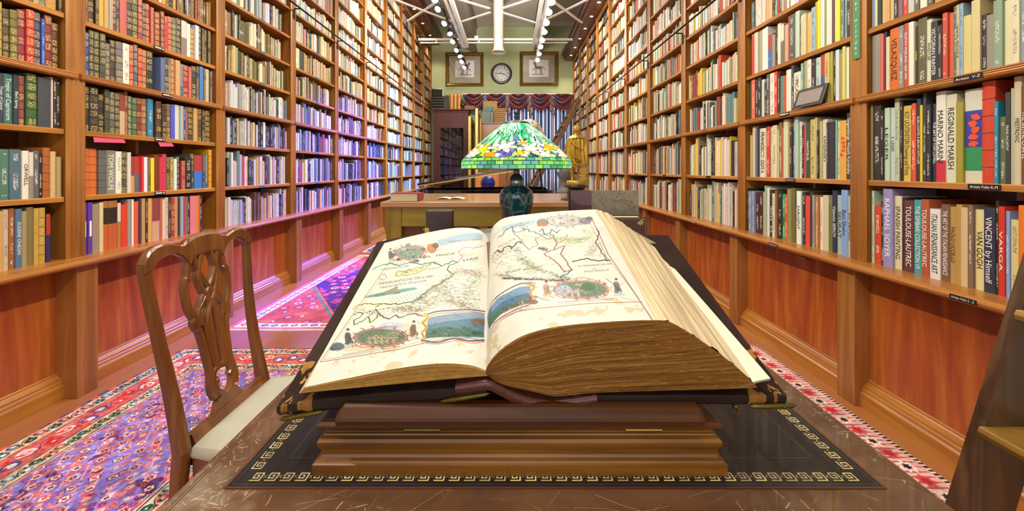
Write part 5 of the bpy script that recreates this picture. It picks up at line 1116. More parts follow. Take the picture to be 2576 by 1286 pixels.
def rug1(X, Y, w_, h_, w, h):
    a = np.zeros((h, w, 3), np.float32); n = stripes_noise(h, w, 71); nb = vnoise(h, w, 240, 72, 3)[..., None]
    a[:] = np.array([.50,.41,.72])*(.72+.5*nb)
    e = np.minimum(np.minimum(X, w_-X), np.minimum(Y, h_-Y)); F = e > .33
    allm = F
    RED, PINK, WH, DK, BL, OR, CR = (.78,.32,.34), (.86,.58,.62), (.90,.84,.80), (.30,.18,.28), (.30,.26,.66), (.86,.46,.36), (.84,.76,.60)
    # angular stems between the flowers
    st = (np.abs(((X*9+np.floor(Y/.055)*.37) % 1)-.5) < .10) & (np.abs((Y/.055) % 1-.5) < .34); put(a, F & st, (.84,.42,.44))
    st = (np.abs(((X*14+Y*9) % 1)-.5) < .07) & (hsh(np.floor(X/.05), np.floor(Y/.04), 3) > .45); put(a, F & st, PINK)
    st = (np.abs(((X*13-Y*11) % 1)-.5) < .06) & (hsh(np.floor(X/.06), np.floor(Y/.05), 8) > .55); put(a, F & st, (.66,.60,.90))
    dk = vnoise(h, w, 30, 77, 2) > .74; a[F & dk] *= np.array([.62,.42,.55], np.float32)
    motif(a, X, Y, F, .084, .056, 1, [(WH, RED, DK), (RED, WH, DK), (PINK, (.60,.52,.86), WH), (RED, PINK, WH), (DK, WH, RED), (OR, WH, RED)])
    motif(a, X+.047, Y+.031, F & (hsh(np.floor(X/.084), np.floor(Y/.056), 4) > .4), .042, .056, 12, [(RED, BL, RED), (PINK, RED, PINK), ((.60,.52,.88), PINK, WH)], .3)
    # borders from the outside in
    alongx = (np.minimum(X, w_-X) < np.minimum(Y, h_-Y)); T = np.where(alongx, Y, X); E = e
    def band(lo, hi, base, per, cols, sd):
        m = (E >= lo) & (E < hi); a[m] = base; md = (lo+hi)/2; hw = (hi-lo)/2
        vine = m & (np.abs(E-md-hw*.45*np.sin(T*2*PI/per)) < .0028); a[vine] = DK
        k = np.floor(T/(per/2)); fx = (T/(per/2)-k-.5)*per/2; fy = E-md+hw*.28*np.where(k % 2 < 1, 1, -1); r_ = np.hypot(fx*.8, fy); hh = hsh(k, k*0+sd, sd)
        for q, c in enumerate(cols):
            s_ = m & (np.floor(hh*len(cols)) == q); a[s_ & (r_ < hw*.50)] = c[0]; a[s_ & (r_ < hw*.30)] = c[1]; a[s_ & (r_ < hw*.12)] = WH
        lf = m & (np.abs(((T/(per/4)) % 1)-.5)*per/4+np.abs(E-md+hw*.5*np.cos(T*2*PI/per)) < hw*.26); a[lf] = cols[-1][0]
    a[E < .335] = DK
    band(.018, .095, CR, .11, [((.25,.32,.50), (.60,.72,.78)), ((.70,.24,.24), PINK), ((.16,.26,.22), (.16,.26,.22))], 2)
    a[(E > .098) & (E < .104)] = (.86,.45,.42)
    band(.108, .228, (.80,.38,.36), .17, [(WH, PINK), ((.30,.26,.55), WH), ((.95,.80,.74), RED), ((.80,.20,.22), (.8,.2,.22))], 3)
    a[(E > .230) & (E < .236)] = (.86,.45,.42)
    band(.240, .312, CR, .10, [((.45,.50,.68), WH), ((.72,.22,.24), PINK), ((.14,.28,.26), (.14,.28,.26))], 5)
    a[(E > .318) & (E < .325)] = WH; a[(E > .327) & (E < .333)] = (.9,.5,.6)
    a[E < .016] = (.36,.28,.46)
    wob = (E < .016) & (np.sin(T*60) > .2); a[wob] = (.80,.30,.32)
    f1, f2 = vnoise(h, w, 5, 171, 2)[..., None], vnoise(h, w, 8, 172, 2)[..., None]
    a = a+(f1-.5)*np.array([.34,.26,.20])+(f2-.5)*np.array([-.14,.22,.30])
    return a*(.80+.4*n)
rug('patterned_rug', -2.45, -1.16, -.2, 2.99, 420, rug1, 'purple and red patterned rug with cream borders, lying left of the chair', seed=2)
def rug_r(X, Y, w_, h_, w, h):
    a = np.zeros((h, w, 3), np.float32); n = stripes_noise(h, w, 91); E = np.minimum(w_-X, h_-Y); T = np.where((w_-X) < (h_-Y), Y, X)
    a[:] = (.20,.14,.36)
    RED, WH, DK, PKK = (.80,.28,.30), (.90,.82,.76), (.13,.09,.12), (.90,.66,.62)
    motif(a, X, Y, E > .30, .11, .08, 4, [(WH, RED, DK), (RED, WH, DK), (PKK, RED, WH)])
    a[(E < .022)] = WH; m = (E < .024) & (((T/.022) % 1) > .45); a[m] = DK
    a[(E >= .024) & (E < .20)] = PKK
    m = (E > .026) & (E < .17); k = np.floor(T/.085); fx = (T/.085-k-.5)*.085; r_ = np.hypot(fx, E-.095); hh = hsh(k, k*0+3, 2)
    z = m & (np.abs(((T/.030) % 1)-.5)*.03+np.abs(E-.095)*.10 < .008); a[z] = (.55,.38,.36)
    pet = .033*(1+.22*np.cos(7*np.arctan2(E-.095, fx)))
    a[m & (r_ < pet) & (k % 2 < 1)] = RED; a[m & (r_ < pet*.6) & (k % 2 < 1)] = (.66,.12,.16); a[m & (r_ < pet) & (k % 2 >= 1)] = WH; a[m & (r_ < pet*.5) & (k % 2 >= 1)] = DK
    a[(E >= .172) & (E < .182)] = (.92,.72,.62); a[(E >= .20) & (E < .212)] = WH; a[(E >= .212) & (E < .30)] = (.16,.12,.36)
    q = (E > .215) & (E < .29) & (np.abs(((T/.12) % 1)-.5)*.12+np.abs(E-.25) < .02); a[q] = (.92,.60,.58)
    return a*(.82+.36*n)
rug('patterned_rug', .62, 1.885, -.2, 3.05, 380, rug_r, 'rug with a pink and red flowered border on navy, lying right of the desk', wob=0, seed=3)
def rug2(X, Y, w_, h_, w, h):
    a = np.zeros((h, w, 3), np.float32); n = stripes_noise(h, w, 101); nb = vnoise(h, w, 60, 102, 4); nc = vnoise(h, w, 26, 103, 2)
    e = np.minimum(np.minimum(X, w_-X), np.minimum(Y, h_-Y)); al = np.minimum(X, w_-X) < np.minimum(Y, h_-Y); T = np.where(al, Y, X)
    RO, PUR, TEAL, ORG, WH = (.78,.34,.38), (.34,.18,.50), (.30,.55,.62), (.90,.45,.25), (.94,.90,.88)
    a[:] = RO
    cx, cy = w_/2, h_/2; d = np.abs(X-cx)/(w_*.5-.2)+np.abs(Y-cy)/(h_*.5-.15); st = np.round(d*16)/16
    a[(e > .16) & (d < 1.26)] = TEAL; a[(e > .16) & (d < 1.23)] = ORG; a[(e > .16) & (d < 1.20)] = PUR
    F = (d < 1.19) & (e > .17); motif(a, X, Y, F, .16, .14, 6, [(RO, WH, PUR), ((.80,.22,.36), RO, WH), (ORG, (.62,.2,.5), WH), ((.30,.22,.72), RO, WH), (PUR, PUR, RO)], .3)
    a[F & (nc > .62)] = (.80,.30,.52); a[F & (nb > .66)] = (.28,.18,.60)
    a[(d < .5)] = (.80,.28,.40); motif(a, X, Y, d < .46, .14, .12, 9, [(WH, PUR, RO), (ORG, PUR, WH)])
    m = (d > 1.26) & (e > .17); motif(a, X, Y, m, .15, .12, 15, [((.45,.25,.62), RO, WH), (ORG, (.5,.2,.4), WH), ((.8,.3,.5), WH, PUR), (RO, RO, RO)], .3); a[m & (nb > .62)] = (.80,.44,.38)
    a[e < .16] = (.82,.48,.66); a[(e > .055) & (e < .145)] = WH
    k = np.floor(T/.085); fx = (T/.085-k-.5)*.085; r_ = np.hypot(fx, (e-.10)*1.3); hh = hsh(k, k*0+2, 1)
    for q, c in enumerate(((.28,.50,.62), (.85,.42,.26), (.72,.22,.40), (.25,.25,.62))): s_ = (e < .15) & (np.floor(hh*4) == q); a[s_ & (r_ < .031)] = c; a[s_ & (r_ < .016)] = (.8,.7,.7)
    a[e < .018] = (.85,.30,.38); a[Y < .012] = (.92,.90,.86)
    return a*(.82+.36*n)
rug('patterned_rug', -2.42, -.2, 3.33, 6.30, 300, rug2, 'rose and violet rug with a white medallion border, lying in the middle of the aisle', wob=0, seed=4)
def rug3(X, Y, w_, h_, w, h):
    a = np.zeros((h, w, 3), np.float32); n = stripes_noise(h, w, 111); a[:] = (.20,.22,.50); e = np.minimum(np.minimum(X, w_-X), Y)
    motif(a, X, Y, e > -1, .12, .10, 3, [((.85,.86,.92), (.25,.28,.55), (.8,.8,.9)), ((.5,.5,.75), (.9,.9,.95), (.2,.2,.4))]); a[e < .03] = (.88,.87,.86)
    return a*(.8+.4*n)
rug('patterned_rug', -2.42, -1.30, 6.48, 9.6, 200, rug3, 'dark blue and white rug lying beyond the rose rug, beside the far shelves', wob=0, seed=5)

# ================================================================== chair
M['chair_wood'] = wood('chair_mahogany', srgb('4a2610'), srgb('72421c'), srgb('966030'), 'z', 9, .26, .5)
M['seat_cloth'] = plain('pale_mottled_seat_cloth', srgb('b9b7a4'), .45, var=.22, vs=9, coat=.1)
ch = thing('dining_chair', (-.9, 1.46, 0), 'carved mahogany chair with pierced splat back and pale seat, drawn up to the desk', 'chair')
CYc, HS, HT = 1.462, .46, 1.115
def cb(s, h, d=0.0):
    t = (h-HS)/(HT-HS); x = -1.035-.10*max(t, 0)**1.25-.02*math.sin(PI*max(0, min(1, t))) if t > 0 else -1.035-.06*(-t)
    return Vector((x+d, CYc+s, h))
def post_s(h): return interp(h, [(0,.205),(.46,.205),(.62,.203),(.80,.212),(.95,.228),(1.05,.238),(1.12,.238)])
for sg in (-1, 1):
    pts = []; 
    m = MB()
    rings = []
    for h in [0, .2, .40, .46, .55, .65, .75, .85, .93, .99, 1.03, 1.058]:
        c_ = cb(sg*post_s(h), h); w = interp(h, [(0,.017),(.46,.021),(.7,.019),(.95,.017),(1.06,.018)]); t_ = interp(h, [(0,.015),(.46,.022),(.7,.015),(1.06,.012)])
        rings.append([c_+Vector(q) for q in ((-t_,-w,0),(t_*.4,-w,0),(t_,-w*.4,0),(t_,w*.4,0),(t_*.4,w,0),(-t_,w,0))])
    vs_ = [p for r_ in rings for p in r_]; n_ = 6
    m.add(vs_, [(i*n_+k, i*n_+(k+1) % n_, (i+1)*n_+(k+1) % n_, (i+1)*n_+k) for i in range(len(rings)-1) for k in range(n_)]+[tuple(range(n_))[::-1]], 0, False)
    m.build('back_post', M['chair_wood'], ch, bevel=.003)
# serpentine crest rail
def crest_top(s):
    a = abs(s)
    return interp(a, [(0,1.120),(.03,1.119),(.06,1.113),(.085,1.103),(.10,1.094),(.108,1.092),(.12,1.096),(.15,1.106),(.18,1.110),(.205,1.107),(.225,1.098),(.240,1.080),(.250,1.058)])
def crest_bot(s):
    a = abs(s)
    return interp(a, [(0,1.040),(.05,1.040),(.068,1.028),(.078,1.005),(.088,1.030),(.105,1.052),(.13,1.066),(.16,1.070),(.185,1.064),(.205,1.050),(.217,1.034),(.22,1.03),(.25,1.03)])
m = MB(); F_, B_ = [], []
ss = np.concatenate([np.linspace(-.2495, .2495, 81)])
for fr, off in (('f', .014), ('b', -.014)):
    vs_ = []
    for s_ in ss:
        t0_, b0_ = crest_top(s_), crest_bot(s_)
        for q in (0, .12, .5, .88, 1):
            h = lerp(b0_, t0_, q); d = off*(1 if 0 < q < 1 else .55); vs_.append(cb(s_, h, d))
    if fr == 'f': F_ = vs_
    else: B_ = vs_
n_ = 5; N_ = len(ss); V2 = F_+B_; o2 = len(F_); fs = []
for i in range(N_-1):
    for q in range(4):
        a = i*n_+q; fs.append((a, a+n_, a+n_+1, a+1)); fs.append((o2+a, o2+a+1, o2+a+n_+1, o2+a+n_))
    fs.append((i*n_, o2+i*n_, o2+(i+1)*n_, (i+1)*n_)); a = i*n_+4; fs.append((a, a+n_, o2+a+n_, o2+a))
for i in (0, N_-1):
    for q in range(4): a = i*n_+q; fs.append((a, a+1, o2+a+1, o2+a))
m.add(V2, fs, 0, False); m.build('crest_rail', M['chair_wood'], ch)
# pierced splat made of interlacing ribbons
m = MB()
def rib(P, w=.0085, t=.010, d=0.0):
    w *= 1.22
    for sg in ((-1, 1) if P[0][0] != 0 or len(P) > 2 else (1,)):
        pts = [cb(q[0]*sg, q[1], d) for q in spline([(a, b, 0) for a, b in P], 6)]
        rings = []
        for i, p in enumerate(pts):
            tg = (pts[min(i+1, len(pts)-1)]-pts[max(i-1, 0)]).normalized(); nx = Vector((1,0,.16)).normalized(); sd = tg.cross(nx).normalized()
            rings.append([p-sd*w-nx*t, p-sd*w+nx*t*.5, p-sd*w*.5+nx*t, p+sd*w*.5+nx*t, p+sd*w+nx*t*.5, p+sd*w-nx*t])
        vs_ = [q for r_ in rings for q in r_]
        m.add(vs_, [(i*6+k, i*6+(k+1) % 6, (i+1)*6+(k+1) % 6, (i+1)*6+k) for i in range(len(rings)-1) for k in range(6)]+[tuple(range(6))[::-1], tuple(range(len(vs_)-6, len(vs_)))], 0, False)
rib([(.072,1.045),(.082,1.01),(.086,.985),(.092,.965)], .010); rib([(.078,.968),(.092,.972),(.098,.955),(.1,.93),(.098,.89),(.088,.855),(.072,.825),(.066,.80)], .010)      # outer scrolls
rib([(.074,.835),(.082,.82),(.076,.80),(.066,.785),(.058,.74),(.054,.69),(.050,.645),(.054,.615),(.060,.59),(.060,.565),(.050,.54)], .0095)
rib([(.02,1.05),(.034,1.01),(.044,.975),(.040,.94),(.022,.90),(-.004,.86),(-.024,.82),(-.030,.78),(-.024,.72),(-.018,.66),(-.022,.63)], .008, .011, .002)     # crossing figure-eights
rib([(.056,1.045),(.046,1.0),(.024,.955),(.0,.92),(-.026,.885),(-.05,.86),(-.062,.835),(-.060,.80)], .008, .011)
rib([(0.006,.91),(.010,.86),(.016,.80),(.018,.74),(.014,.68),(.010,.63)], .008, .010)
rib([(.030,.90),(.048,.87),(.056,.845),(.050,.81),(.040,.78),(.034,.72),(.030,.66),(.022,.63)], .007, .010)
rib([(.0,.635),(.022,.632),(.04,.62),(.046,.60),(.044,.575),(.034,.55),(.016,.532),(.0,.528)], .010, .010)
rib([(.028,.585),(.036,.592),(.040,.58)], .006, .010)
m.add([cb(s_, h, d) for d in (-.010, .010) for s_, h in ((-.075,.495),(.075,.495),(.060,.515),(.046,.535),(-.046,.535),(-.060,.515))], [(5,4,3,2,1,0),(6,7,8,9,10,11)]+[(i, (i+1) % 6, 6+(i+1) % 6, 6+i) for i in range(6)])
m.build('pierced_splat', M['chair_wood'], ch)
m = MB(); m.prism([(-1.060,.40),(-1.060,.470),(-1.050,.482),(-1.046,.497),(-1.024,.497),(-1.018,.482),(-1.012,.470),(-1.012,.40)], 'y', CYc-.185, CYc+.185); m.build('rear_seat_rail', M['chair_wood'], ch)
for sg in (-1, 1):
    m = MB(); m.add([(-1.01,CYc+sg*.20,.37),(-1.01,CYc+sg*.20,.455),(-.60,CYc+sg*.25,.455),(-.60,CYc+sg*.25,.37),(-1.01,CYc+sg*.18,.37),(-1.01,CYc+sg*.18,.455),(-.60,CYc+sg*.23,.455),(-.60,CYc+sg*.23,.37)], [(0,1,2,3),(7,6,5,4),(0,4,5,1),(1,5,6,2),(2,6,7,3),(3,7,4,0)]); m.build('side_seat_rail', M['chair_wood'], ch)
    m = MB(); m.box(-.62, -.58, CYc+sg*.235-.02, CYc+sg*.235+.02, 0, .45); m.build('front_leg', M['chair_wood'], ch, bevel=.003)
m = MB(); m.box(-.605, -.585, CYc-.22, CYc+.22, .37, .455); m.build('front_seat_rail', M['chair_wood'], ch)
m = MB()
def seat_pt(u, v, top):
    x = lerp(-1.012, -.575, u); hw = lerp(.196, .268, u); e = min(1, 6*min(u, 1-u, v, 1-v)+.0)
    y = CYc+lerp(-hw, hw, v); zt = .468+.042*(1-(1-e)**2.2); bulge = .012*math.sin(PI*0.5)
    return Vector((x, y, zt)) if top else Vector((x, y, .425))
nu, nv = 16, 16; T = [[seat_pt(i/nu, j/nv, 1) for i in range(nu+1)] for j in range(nv+1)]; B = [[seat_pt(i/nu, j/nv, 0) for i in range(nu+1)] for j in range(nv+1)]
grid(m, T)
for a, b, fl in ((T[0], B[0], True), (T[-1], B[-1], False), ([r_[0] for r_ in T], [r_[0] for r_ in B], False), ([r_[-1] for r_ in T], [r_[-1] for r_ in B], True)):
    mid = [p.lerp(q, .5)+(Vector((p[0]+.79, p[1]-CYc, 0)).normalized()*.010) for p, q in zip(a, b)]; grid(m, [a, mid, b], flip=fl)
grid(m, B, flip=True); m.build('seat_cushion', M['seat_cloth'], ch)

# ================================================================== library ladder at the near right
M['ladder_wood'] = wood('dark_ladder_wood', srgb('2c1b10'), srgb('4a3220'), srgb('6d5036'), 'z', 10, .3, .35, 14, 1.6)
M['tread_wood'] = wood('ladder_tread_wood', srgb('6a4a16'), srgb('8f6a24'), srgb('a8843c'), 'y', 9, .4)
ld = thing('library_ladder', (1.0, .81, 0), 'dark brown wooden rolling ladder leaning at the right edge of the view', 'ladder')
def stile(y0, y1):
    m = MB(); dx = .314; L0, L1 = 0.0, 3.05; o_ = lambda z: 1.002+dx*z; w = .145
    pr = [(o_(L0)-.0, L0), (o_(L0)+w, L0), (o_(L1)+w, L1), (o_(L1), L1)]
    m.prism(pr, 'y', y0, y1); m.build('stile', M['ladder_wood'], ld, bevel=.007)
stile(1.02, 1.052); stile(.56, .592)
for k in range(9):
    z = .09+.3*k; x = 1.002+.314*z-.004
    m = MB(); m.prism([(x-.012, z-.026), (x-.016, z-.012), (x-.010, z), (x+.155, z), (x+.155, z-.026)], 'y', .59, 1.022); m.build('tread', M['tread_wood'], ld, bevel=.002)

# ================================================================== middle counter table
M['oak'] = wood('olive_yellow_oak', srgb('746414'), srgb('9c8c1e'), srgb('b5a436'), 'x', 7, .35, .25, 12)
M['oak_v'] = wood('olive_oak_upright', srgb('725e12'), srgb('92801e'), srgb('a8942e'), 'z', 9, .35, .25, 12)
M['oak_dark'] = wood('dark_oak_panel', srgb('4a2e12'), srgb('6a441c'), srgb('7c5526'), 'z', 9, .4)
M['pale_top'] = wood('pale_oak_top', srgb('a57c50'), srgb('bd9468'), srgb('c9a67c'), 'x', 5, .22, .4)
TZ, TY0, TY1, TX0, TX1 = 1.05, 3.70, 5.02, -1.215, 1.10
tb = thing('counter_table', (-.05, 4.3, 0), 'tall olive-oak counter table with thick pale top, standing mid-aisle behind the desk', 'table')
m = MB(); moulded(m, TX0, TX1, TY0, TY1, [(-.008,TZ-.052),(0,TZ-.046),(0,TZ-.006),(-.006,TZ)]); m.build('table_top', M['pale_top'], tb)
for x in (TX0+.045, TX1-.185):
    for y in (TY0+.03, TY1-.16): m = MB(); m.box(x, x+.14, y, y+.13, 0, TZ-.052); m.build('corner_post', M['oak_v'], tb, bevel=.004)
m = MB(); m.box(TX0+.185, TX1-.185, TY0+.045, TY0+.085, TZ-.235, TZ-.052); m.build('front_rail', M['oak'], tb, bevel=.003)
m = MB(); m.box(TX0+.185, TX1-.185, TY0+.10, TY0+.12, .12, TZ-.225); m.build('recessed_panel', M['oak_dark'], tb)
m = MB(); m.box(-.30, -.22, TY0+.06, TY0+.10, .10, TZ-.235); m.build('middle_stile', M['oak_v'], tb)
m = MB(); m.box(TX0+.185, TX1-.185, TY0+.045, TY0+.10, .04, .13); m.build('bottom_rail', M['oak'], tb)
for x in (TX0+.05, TX1-.10):
    m = MB(); m.box(x, x+.05, TY0+.16, TY1-.16, TZ-.3, TZ-.052); m.build('end_rail', M['oak'], tb)
m = MB(); m.lathe([(.006,0),(.008,.004),(.004,.012),(.0001,.013)], (0,0,0), 12)
m.v = [(-.72+a, TY0+.10-c_, .79+b) for a, b, c_ in m.v]; m.build('keyhole_plate', M['brass'], tb)
# red book lying on it
def flatbook(name, x0, x1, y0, y1, z0, z1, cm, label, grp=None, t=.004, cat='book', spine='x1', rot=0):
    t_ = thing(name, ((x0+x1)/2, (y0+y1)/2, z0), label, cat, grp); m = MB()
    if spine == 'x1': m.box(x0, x1, y0, y1, z0, z0+t); m.box(x0, x1, y0, y1, z1-t, z1); m.prism([(x1-.004, z0), (x1+.004, z0+.004), (x1+.008, (z0+z1)/2), (x1+.004, z1-.004), (x1-.004, z1)], 'y', y0, y1); pb = (x0+.004, x1-.004, y0+.004, y1-.004)
    elif spine == 'y0': m.box(x0, x1, y0, y1, z0, z0+t); m.box(x0, x1, y0, y1, z1-t, z1); m.prism([(y0+.004, z0), (y0-.004, z0+.004), (y0-.008, (z0+z1)/2), (y0-.004, z1-.004), (y0+.004, z1)], 'x', x0, x1); pb = (x0+.004, x1-.004, y0+.004, y1-.004)
    else: m.box(x0, x1, y0, y1, z0, z0+t); m.box(x0, x1, y0, y1, z1-t, z1); m.prism([(x0+.004, z0), (x0-.004, z0+.004), (x0-.008, (z0+z1)/2), (x0-.004, z1-.004), (x0+.004, z1)], 'y', y0, y1); pb = (x0+.004, x1-.004, y0+.004, y1-.004)
    m.build('cover', cm, t_); m = MB(); m.box(*pb, z0+t, z1-t); m.build('page_block', M['page'], t_)
    if rot:
        t_.rotation_euler = (0, 0, rot)
    return t_
M['red_cloth'] = plain('red_book_cloth', srgb('8a2c30'), .5, var=.15, vs=30)
flatbook('book', -1.135, -.875, 3.74, 3.96, TZ, TZ+.078, M['red_cloth'], 'thick red book lying flat on the left end of the counter table', spine='x1')
mg = thing('open_magazine', (-.62, 4.1, TZ), 'open glossy magazine lying on the counter table left of the lamp', 'magazine'); 
for sg in (-1, 1):
    m = MB(); rows = [[Vector((-.62+sg*.14*i/8, 4.02+.2*j/4, TZ+.002+.012*math.sin(PI*min(1, i/8*1.1))**.7*(1 if i < 8 else .2))) for i in range(9)] for j in range(5)]; grid(m, rows, flip=sg < 0); grid(m, [[p-Vector((0,0,.0015)) for p in r_] for r_ in rows], flip=sg > 0); m.build('magazine_leaf', M['white_paper'], mg)
# ================================================================== stained-glass lamp on the desk
LX, LY = at(1299, 427, 1.95)[0], 1.95
def shade_tex(w, h, seed, flowers=True):
    cv = Canvas(w, h); rs = np.random.RandomState(seed); yy, xx = np.mgrid[0:h, 0:w]; u = xx/w; v = 1-yy/h       # v 0 rim, 1 crown
    LEAD = np.array([.03,.035,.03])
    # streaky leaf panels: Voronoi cells stretched toward the crown
    n = 560; px = rs.rand(n); pv = rs.rand(n)**.9*.86+.12
    best = np.full((h, w), 9e9); sec = best.copy(); idx = np.zeros((h, w), int)
    for k in range(n):
        sc = 34+46*pv[k]; sy_ = 3.4 if pv[k] > .3 else 7; hw = int(5.5/sc*w); hh = int(h*.55); cx, cy = int(px[k]*w), int((1-pv[k])*h); r0, r1 = max(0, cy-hh), min(h, cy+hh)
        ci = np.arange(cx-hw, cx+hw) % w; V_ = v[r0:r1, :1]; du = np.abs((np.arange(cx-hw, cx+hw)/w)[None]-px[k]+.012*np.sin(V_*9+k))
        d = (du*sc)**2+((V_-pv[k])*sy_)**2; b_ = best[r0:r1][:, ci]; s_ = sec[r0:r1][:, ci]; i_ = idx[r0:r1][:, ci]; m = d < b_
        sec[r0:r1, ci] = np.where(m, b_, np.minimum(s_, d)); idx[r0:r1, ci] = np.where(m, k, i_); best[r0:r1, ci] = np.where(m, d, b_)
    pal_hi = [(.16,.50,.34),(.30,.62,.46),(.55,.78,.60),(.76,.86,.70),(.10,.62,.34),(.42,.66,.56),(.66,.80,.66),(.20,.44,.40)]
    pal_lo = [(.36,.34,.76),(.14,.60,.36),(.42,.40,.80),(.70,.80,.52),(.08,.55,.30),(.30,.32,.70),(.90,.90,.80),(.46,.46,.84)]
    cols = np.array([(pal_hi if (pv[k] > .52 or rs.rand() < .18) else pal_lo)[rs.randint(8)] for k in range(n)]); cv.a[:] = cols[idx]
    ed = np.sqrt(sec)-np.sqrt(best); cv.a[(ed < .042) & (best < 1e8)] = LEAD
    W_, Y1, Y2, OR = (.97,.95,.84), (.95,.86,.30), (.90,.78,.12), (.94,.60,.12)
    def flower(cu, cvv, R, k):
        c1, c2, c3 = [(W_, W_, (.97,.94,.78)), (W_, Y1, OR), (Y1, W_, Y2), (W_, (.93,.92,.66), W_)][k % 4]
        ar = h/w*1.0; cx, cy = cu*w, (1-cvv)*h; sx = w/(2*PI*.235)*.055*R; sy = h*.11*R
        for q in range(6):
            a = q*PI/3+k*.4; tip = (cx+math.cos(a)*sx*1.5, cy+math.sin(a)*sy*1.45); l_ = (cx+math.cos(a-.42)*sx*.85, cy+math.sin(a-.42)*sy*.85); r_ = (cx+math.cos(a+.42)*sx*.85, cy+math.sin(a+.42)*sy*.85)
            P = [(cx, cy), l_, tip, r_]; cv.poly(P, c1 if q % 2 else c2); cv.line(P+[P[0]], 3.2, LEAD)
        cv.ell(cx, cy, sx*.62, sy*.62, c3); cv.line([(cx+sx*.62*math.cos(t), cy+sy*.62*math.sin(t)) for t in np.linspace(0, 2*PI, 16)], 3.2, LEAD)
    nf = 12
    for k in range(nf):
        flower((k+.5)/nf, .34+.05*(k % 2), 1.0, k); flower((k+.02)/nf, .22+.03*((k+1) % 2), .78, k+2); flower((k+.28)/nf, .47, .55, k+1) if k % 3 == 0 else None
    # brick courses at the rim
    gr = [(.40,.74,.36),(.50,.80,.34),(.30,.66,.50),(.34,.70,.66),(.60,.80,.36),(.44,.76,.50),(.24,.60,.42),(.36,.62,.66)]
    rows = [(0, .055), (.055, .11), (.11, .165)]; nb = 44
    for r_, (a, b) in enumerate(rows):
        for k in range(nb):
            x0 = (k+.5*(r_ % 2))/nb*w; c = gr[rs.randint(8)]
            for o_ in (0, -w): cv.poly([(x0+o_, (1-a)*h), (x0+o_+w/nb, (1-a)*h), (x0+o_+w/nb, (1-b)*h), (x0+o_, (1-b)*h)], c); cv.line([(x0+o_, (1-a)*h), (x0+o_, (1-b)*h)], 4.2, LEAD)
    for b in (0, .055, .11, .165, .995): cv.line([(0, (1-b)*h), (w, (1-b)*h)], 4.6, LEAD)
    nz = vnoise(h, w, 30, seed+3, 3)[..., None]; ld_ = cv.a.sum(-1, keepdims=True) < .2; cv.a = np.where(ld_, cv.a, cv.a*(.80+.36*nz)); return cv
def glass_shade(name, im, emis=0):
    m = N(name); t = m.n('ShaderNodeTexImage'); t.image = im; u = m.n('ShaderNodeUVMap'); u.uv_map = 'UVMap'; m.l(u.outputs[0], t.inputs[0])
    m.color(t.outputs[0]); m.set(rough=.12, coat=.5)
    tr = m.n('ShaderNodeBsdfTranslucent'); m.l(t.outputs[0], tr.inputs[0]); mx = m.n('ShaderNodeMixShader'); mx.inputs[0].default_value = .6
    out = m.t.nodes['Material Output']; m.l(m.b.outputs[0], mx.inputs[1]); m.l(tr.outputs[0], mx.inputs[2]); m.l(mx.outputs[0], out.inputs[0]); return m.m
M['glass_shade'] = glass_shade('leaded_glass', shade_tex(2600, 620, 7).image('leaded_glass_panels'))
M['bronze'] = plain('dark_bronze', srgb('4a5550'), .3, .8)
lamp = thing('stained_glass_lamp', (LX, LY, DZ), 'table lamp with a wide green and yellow flowered leaded-glass shade and dark glazed vase base', 'lamp')
def lathe_uv(parent, prof, c, n, mat, name, vs=None, two=False):
    m = MB(); m.lathe(prof, c, n); o = None; k = len(prof)
    me_rows = k
    m2 = MB(); vs_ = []
    for r_, z_ in prof:
        for q in range(n+1): a = 2*PI*q/n; vs_.append((c[0]+r_*math.sin(a), c[1]-r_*math.cos(a), c[2]+z_))
    m2.add(vs_, [(i*(n+1)+q, i*(n+1)+q+1, (i+1)*(n+1)+q+1, (i+1)*(n+1)+q) for i in range(k-1) for q in range(n)], 0, True)
    o = m2.build(name, mat, parent); uv = o.data.uv_layers.new(name='UVMap'); L_ = [0]
    for (a, b), (c_, d_) in zip(prof, prof[1:]): L_.append(L_[-1]+math.hypot(c_-a, d_-b))
    for lp in o.data.loops: i = lp.vertex_index; uv.data[lp.index].uv = ((i % (n+1))/n, L_[i//(n+1)]/L_[-1])
    return o
# shade: rim z about 1.35 down to a short vertical skirt
zr = CAMH+(427-424.5)/1000*LY
SZ_ = 1.12; sp = [(.276,.0),(.277,.018),(.274,.034),(.262,.048),(.235,.072),(.200,.100),(.160,.131),(.120,.160),(.085,.184),(.064,.197)]; sp = [(a*.972, b*SZ_) for a, b in sp]
lathe_uv(lamp, sp, (LX, LY, zr), 96, M['glass_shade'], 'lamp_shade')
m = MB(); m.lathe([(.268,.0),(.271,.0),(.271,.004),(.268,.004)], (LX, LY, zr-.003), 72); m.build('shade_rim', M['bronze'], lamp)
m = MB(); m.lathe([(a, b+.0236) for a, b in [(.068,.194),(.066,.199),(.052,.206),(.03,.212),(.012,.216),(.007,.220),(.010,.226),(.014,.231),(.008,.237),(.011,.243),(.015,.250),(.011,.258),(.005,.264),(.0005,.270)]], (LX, LY, zr), 32); m.build('cap_finial', M['bronze'], lamp)
def vase_material():
    m = N('crackle_glazed_vase'); v = m.coord((1, 1, .62))
    vo = m.n('ShaderNodeTexVoronoi'); vo.feature = 'DISTANCE_TO_EDGE'; vo.inputs['Scale'].default_value = 21; m.l(v, vo.inputs['Vector'])
    ln = m.math('LESS_THAN', vo.outputs['Distance'], .035); nz = m.noise(m.coord(), 9, 3)
    base = m.ramp(nz, [(.35, srgb('0e2a33')), (.55, srgb('1d5a6a')), (.7, srgb('2a4a40'))])
    m.color(m.mix(ln, base, srgb('6f979a'))); m.set(rough=.12, coat=.8); m.bump(ln, .35, .004); return m.m
M['vase'] = vase_material()
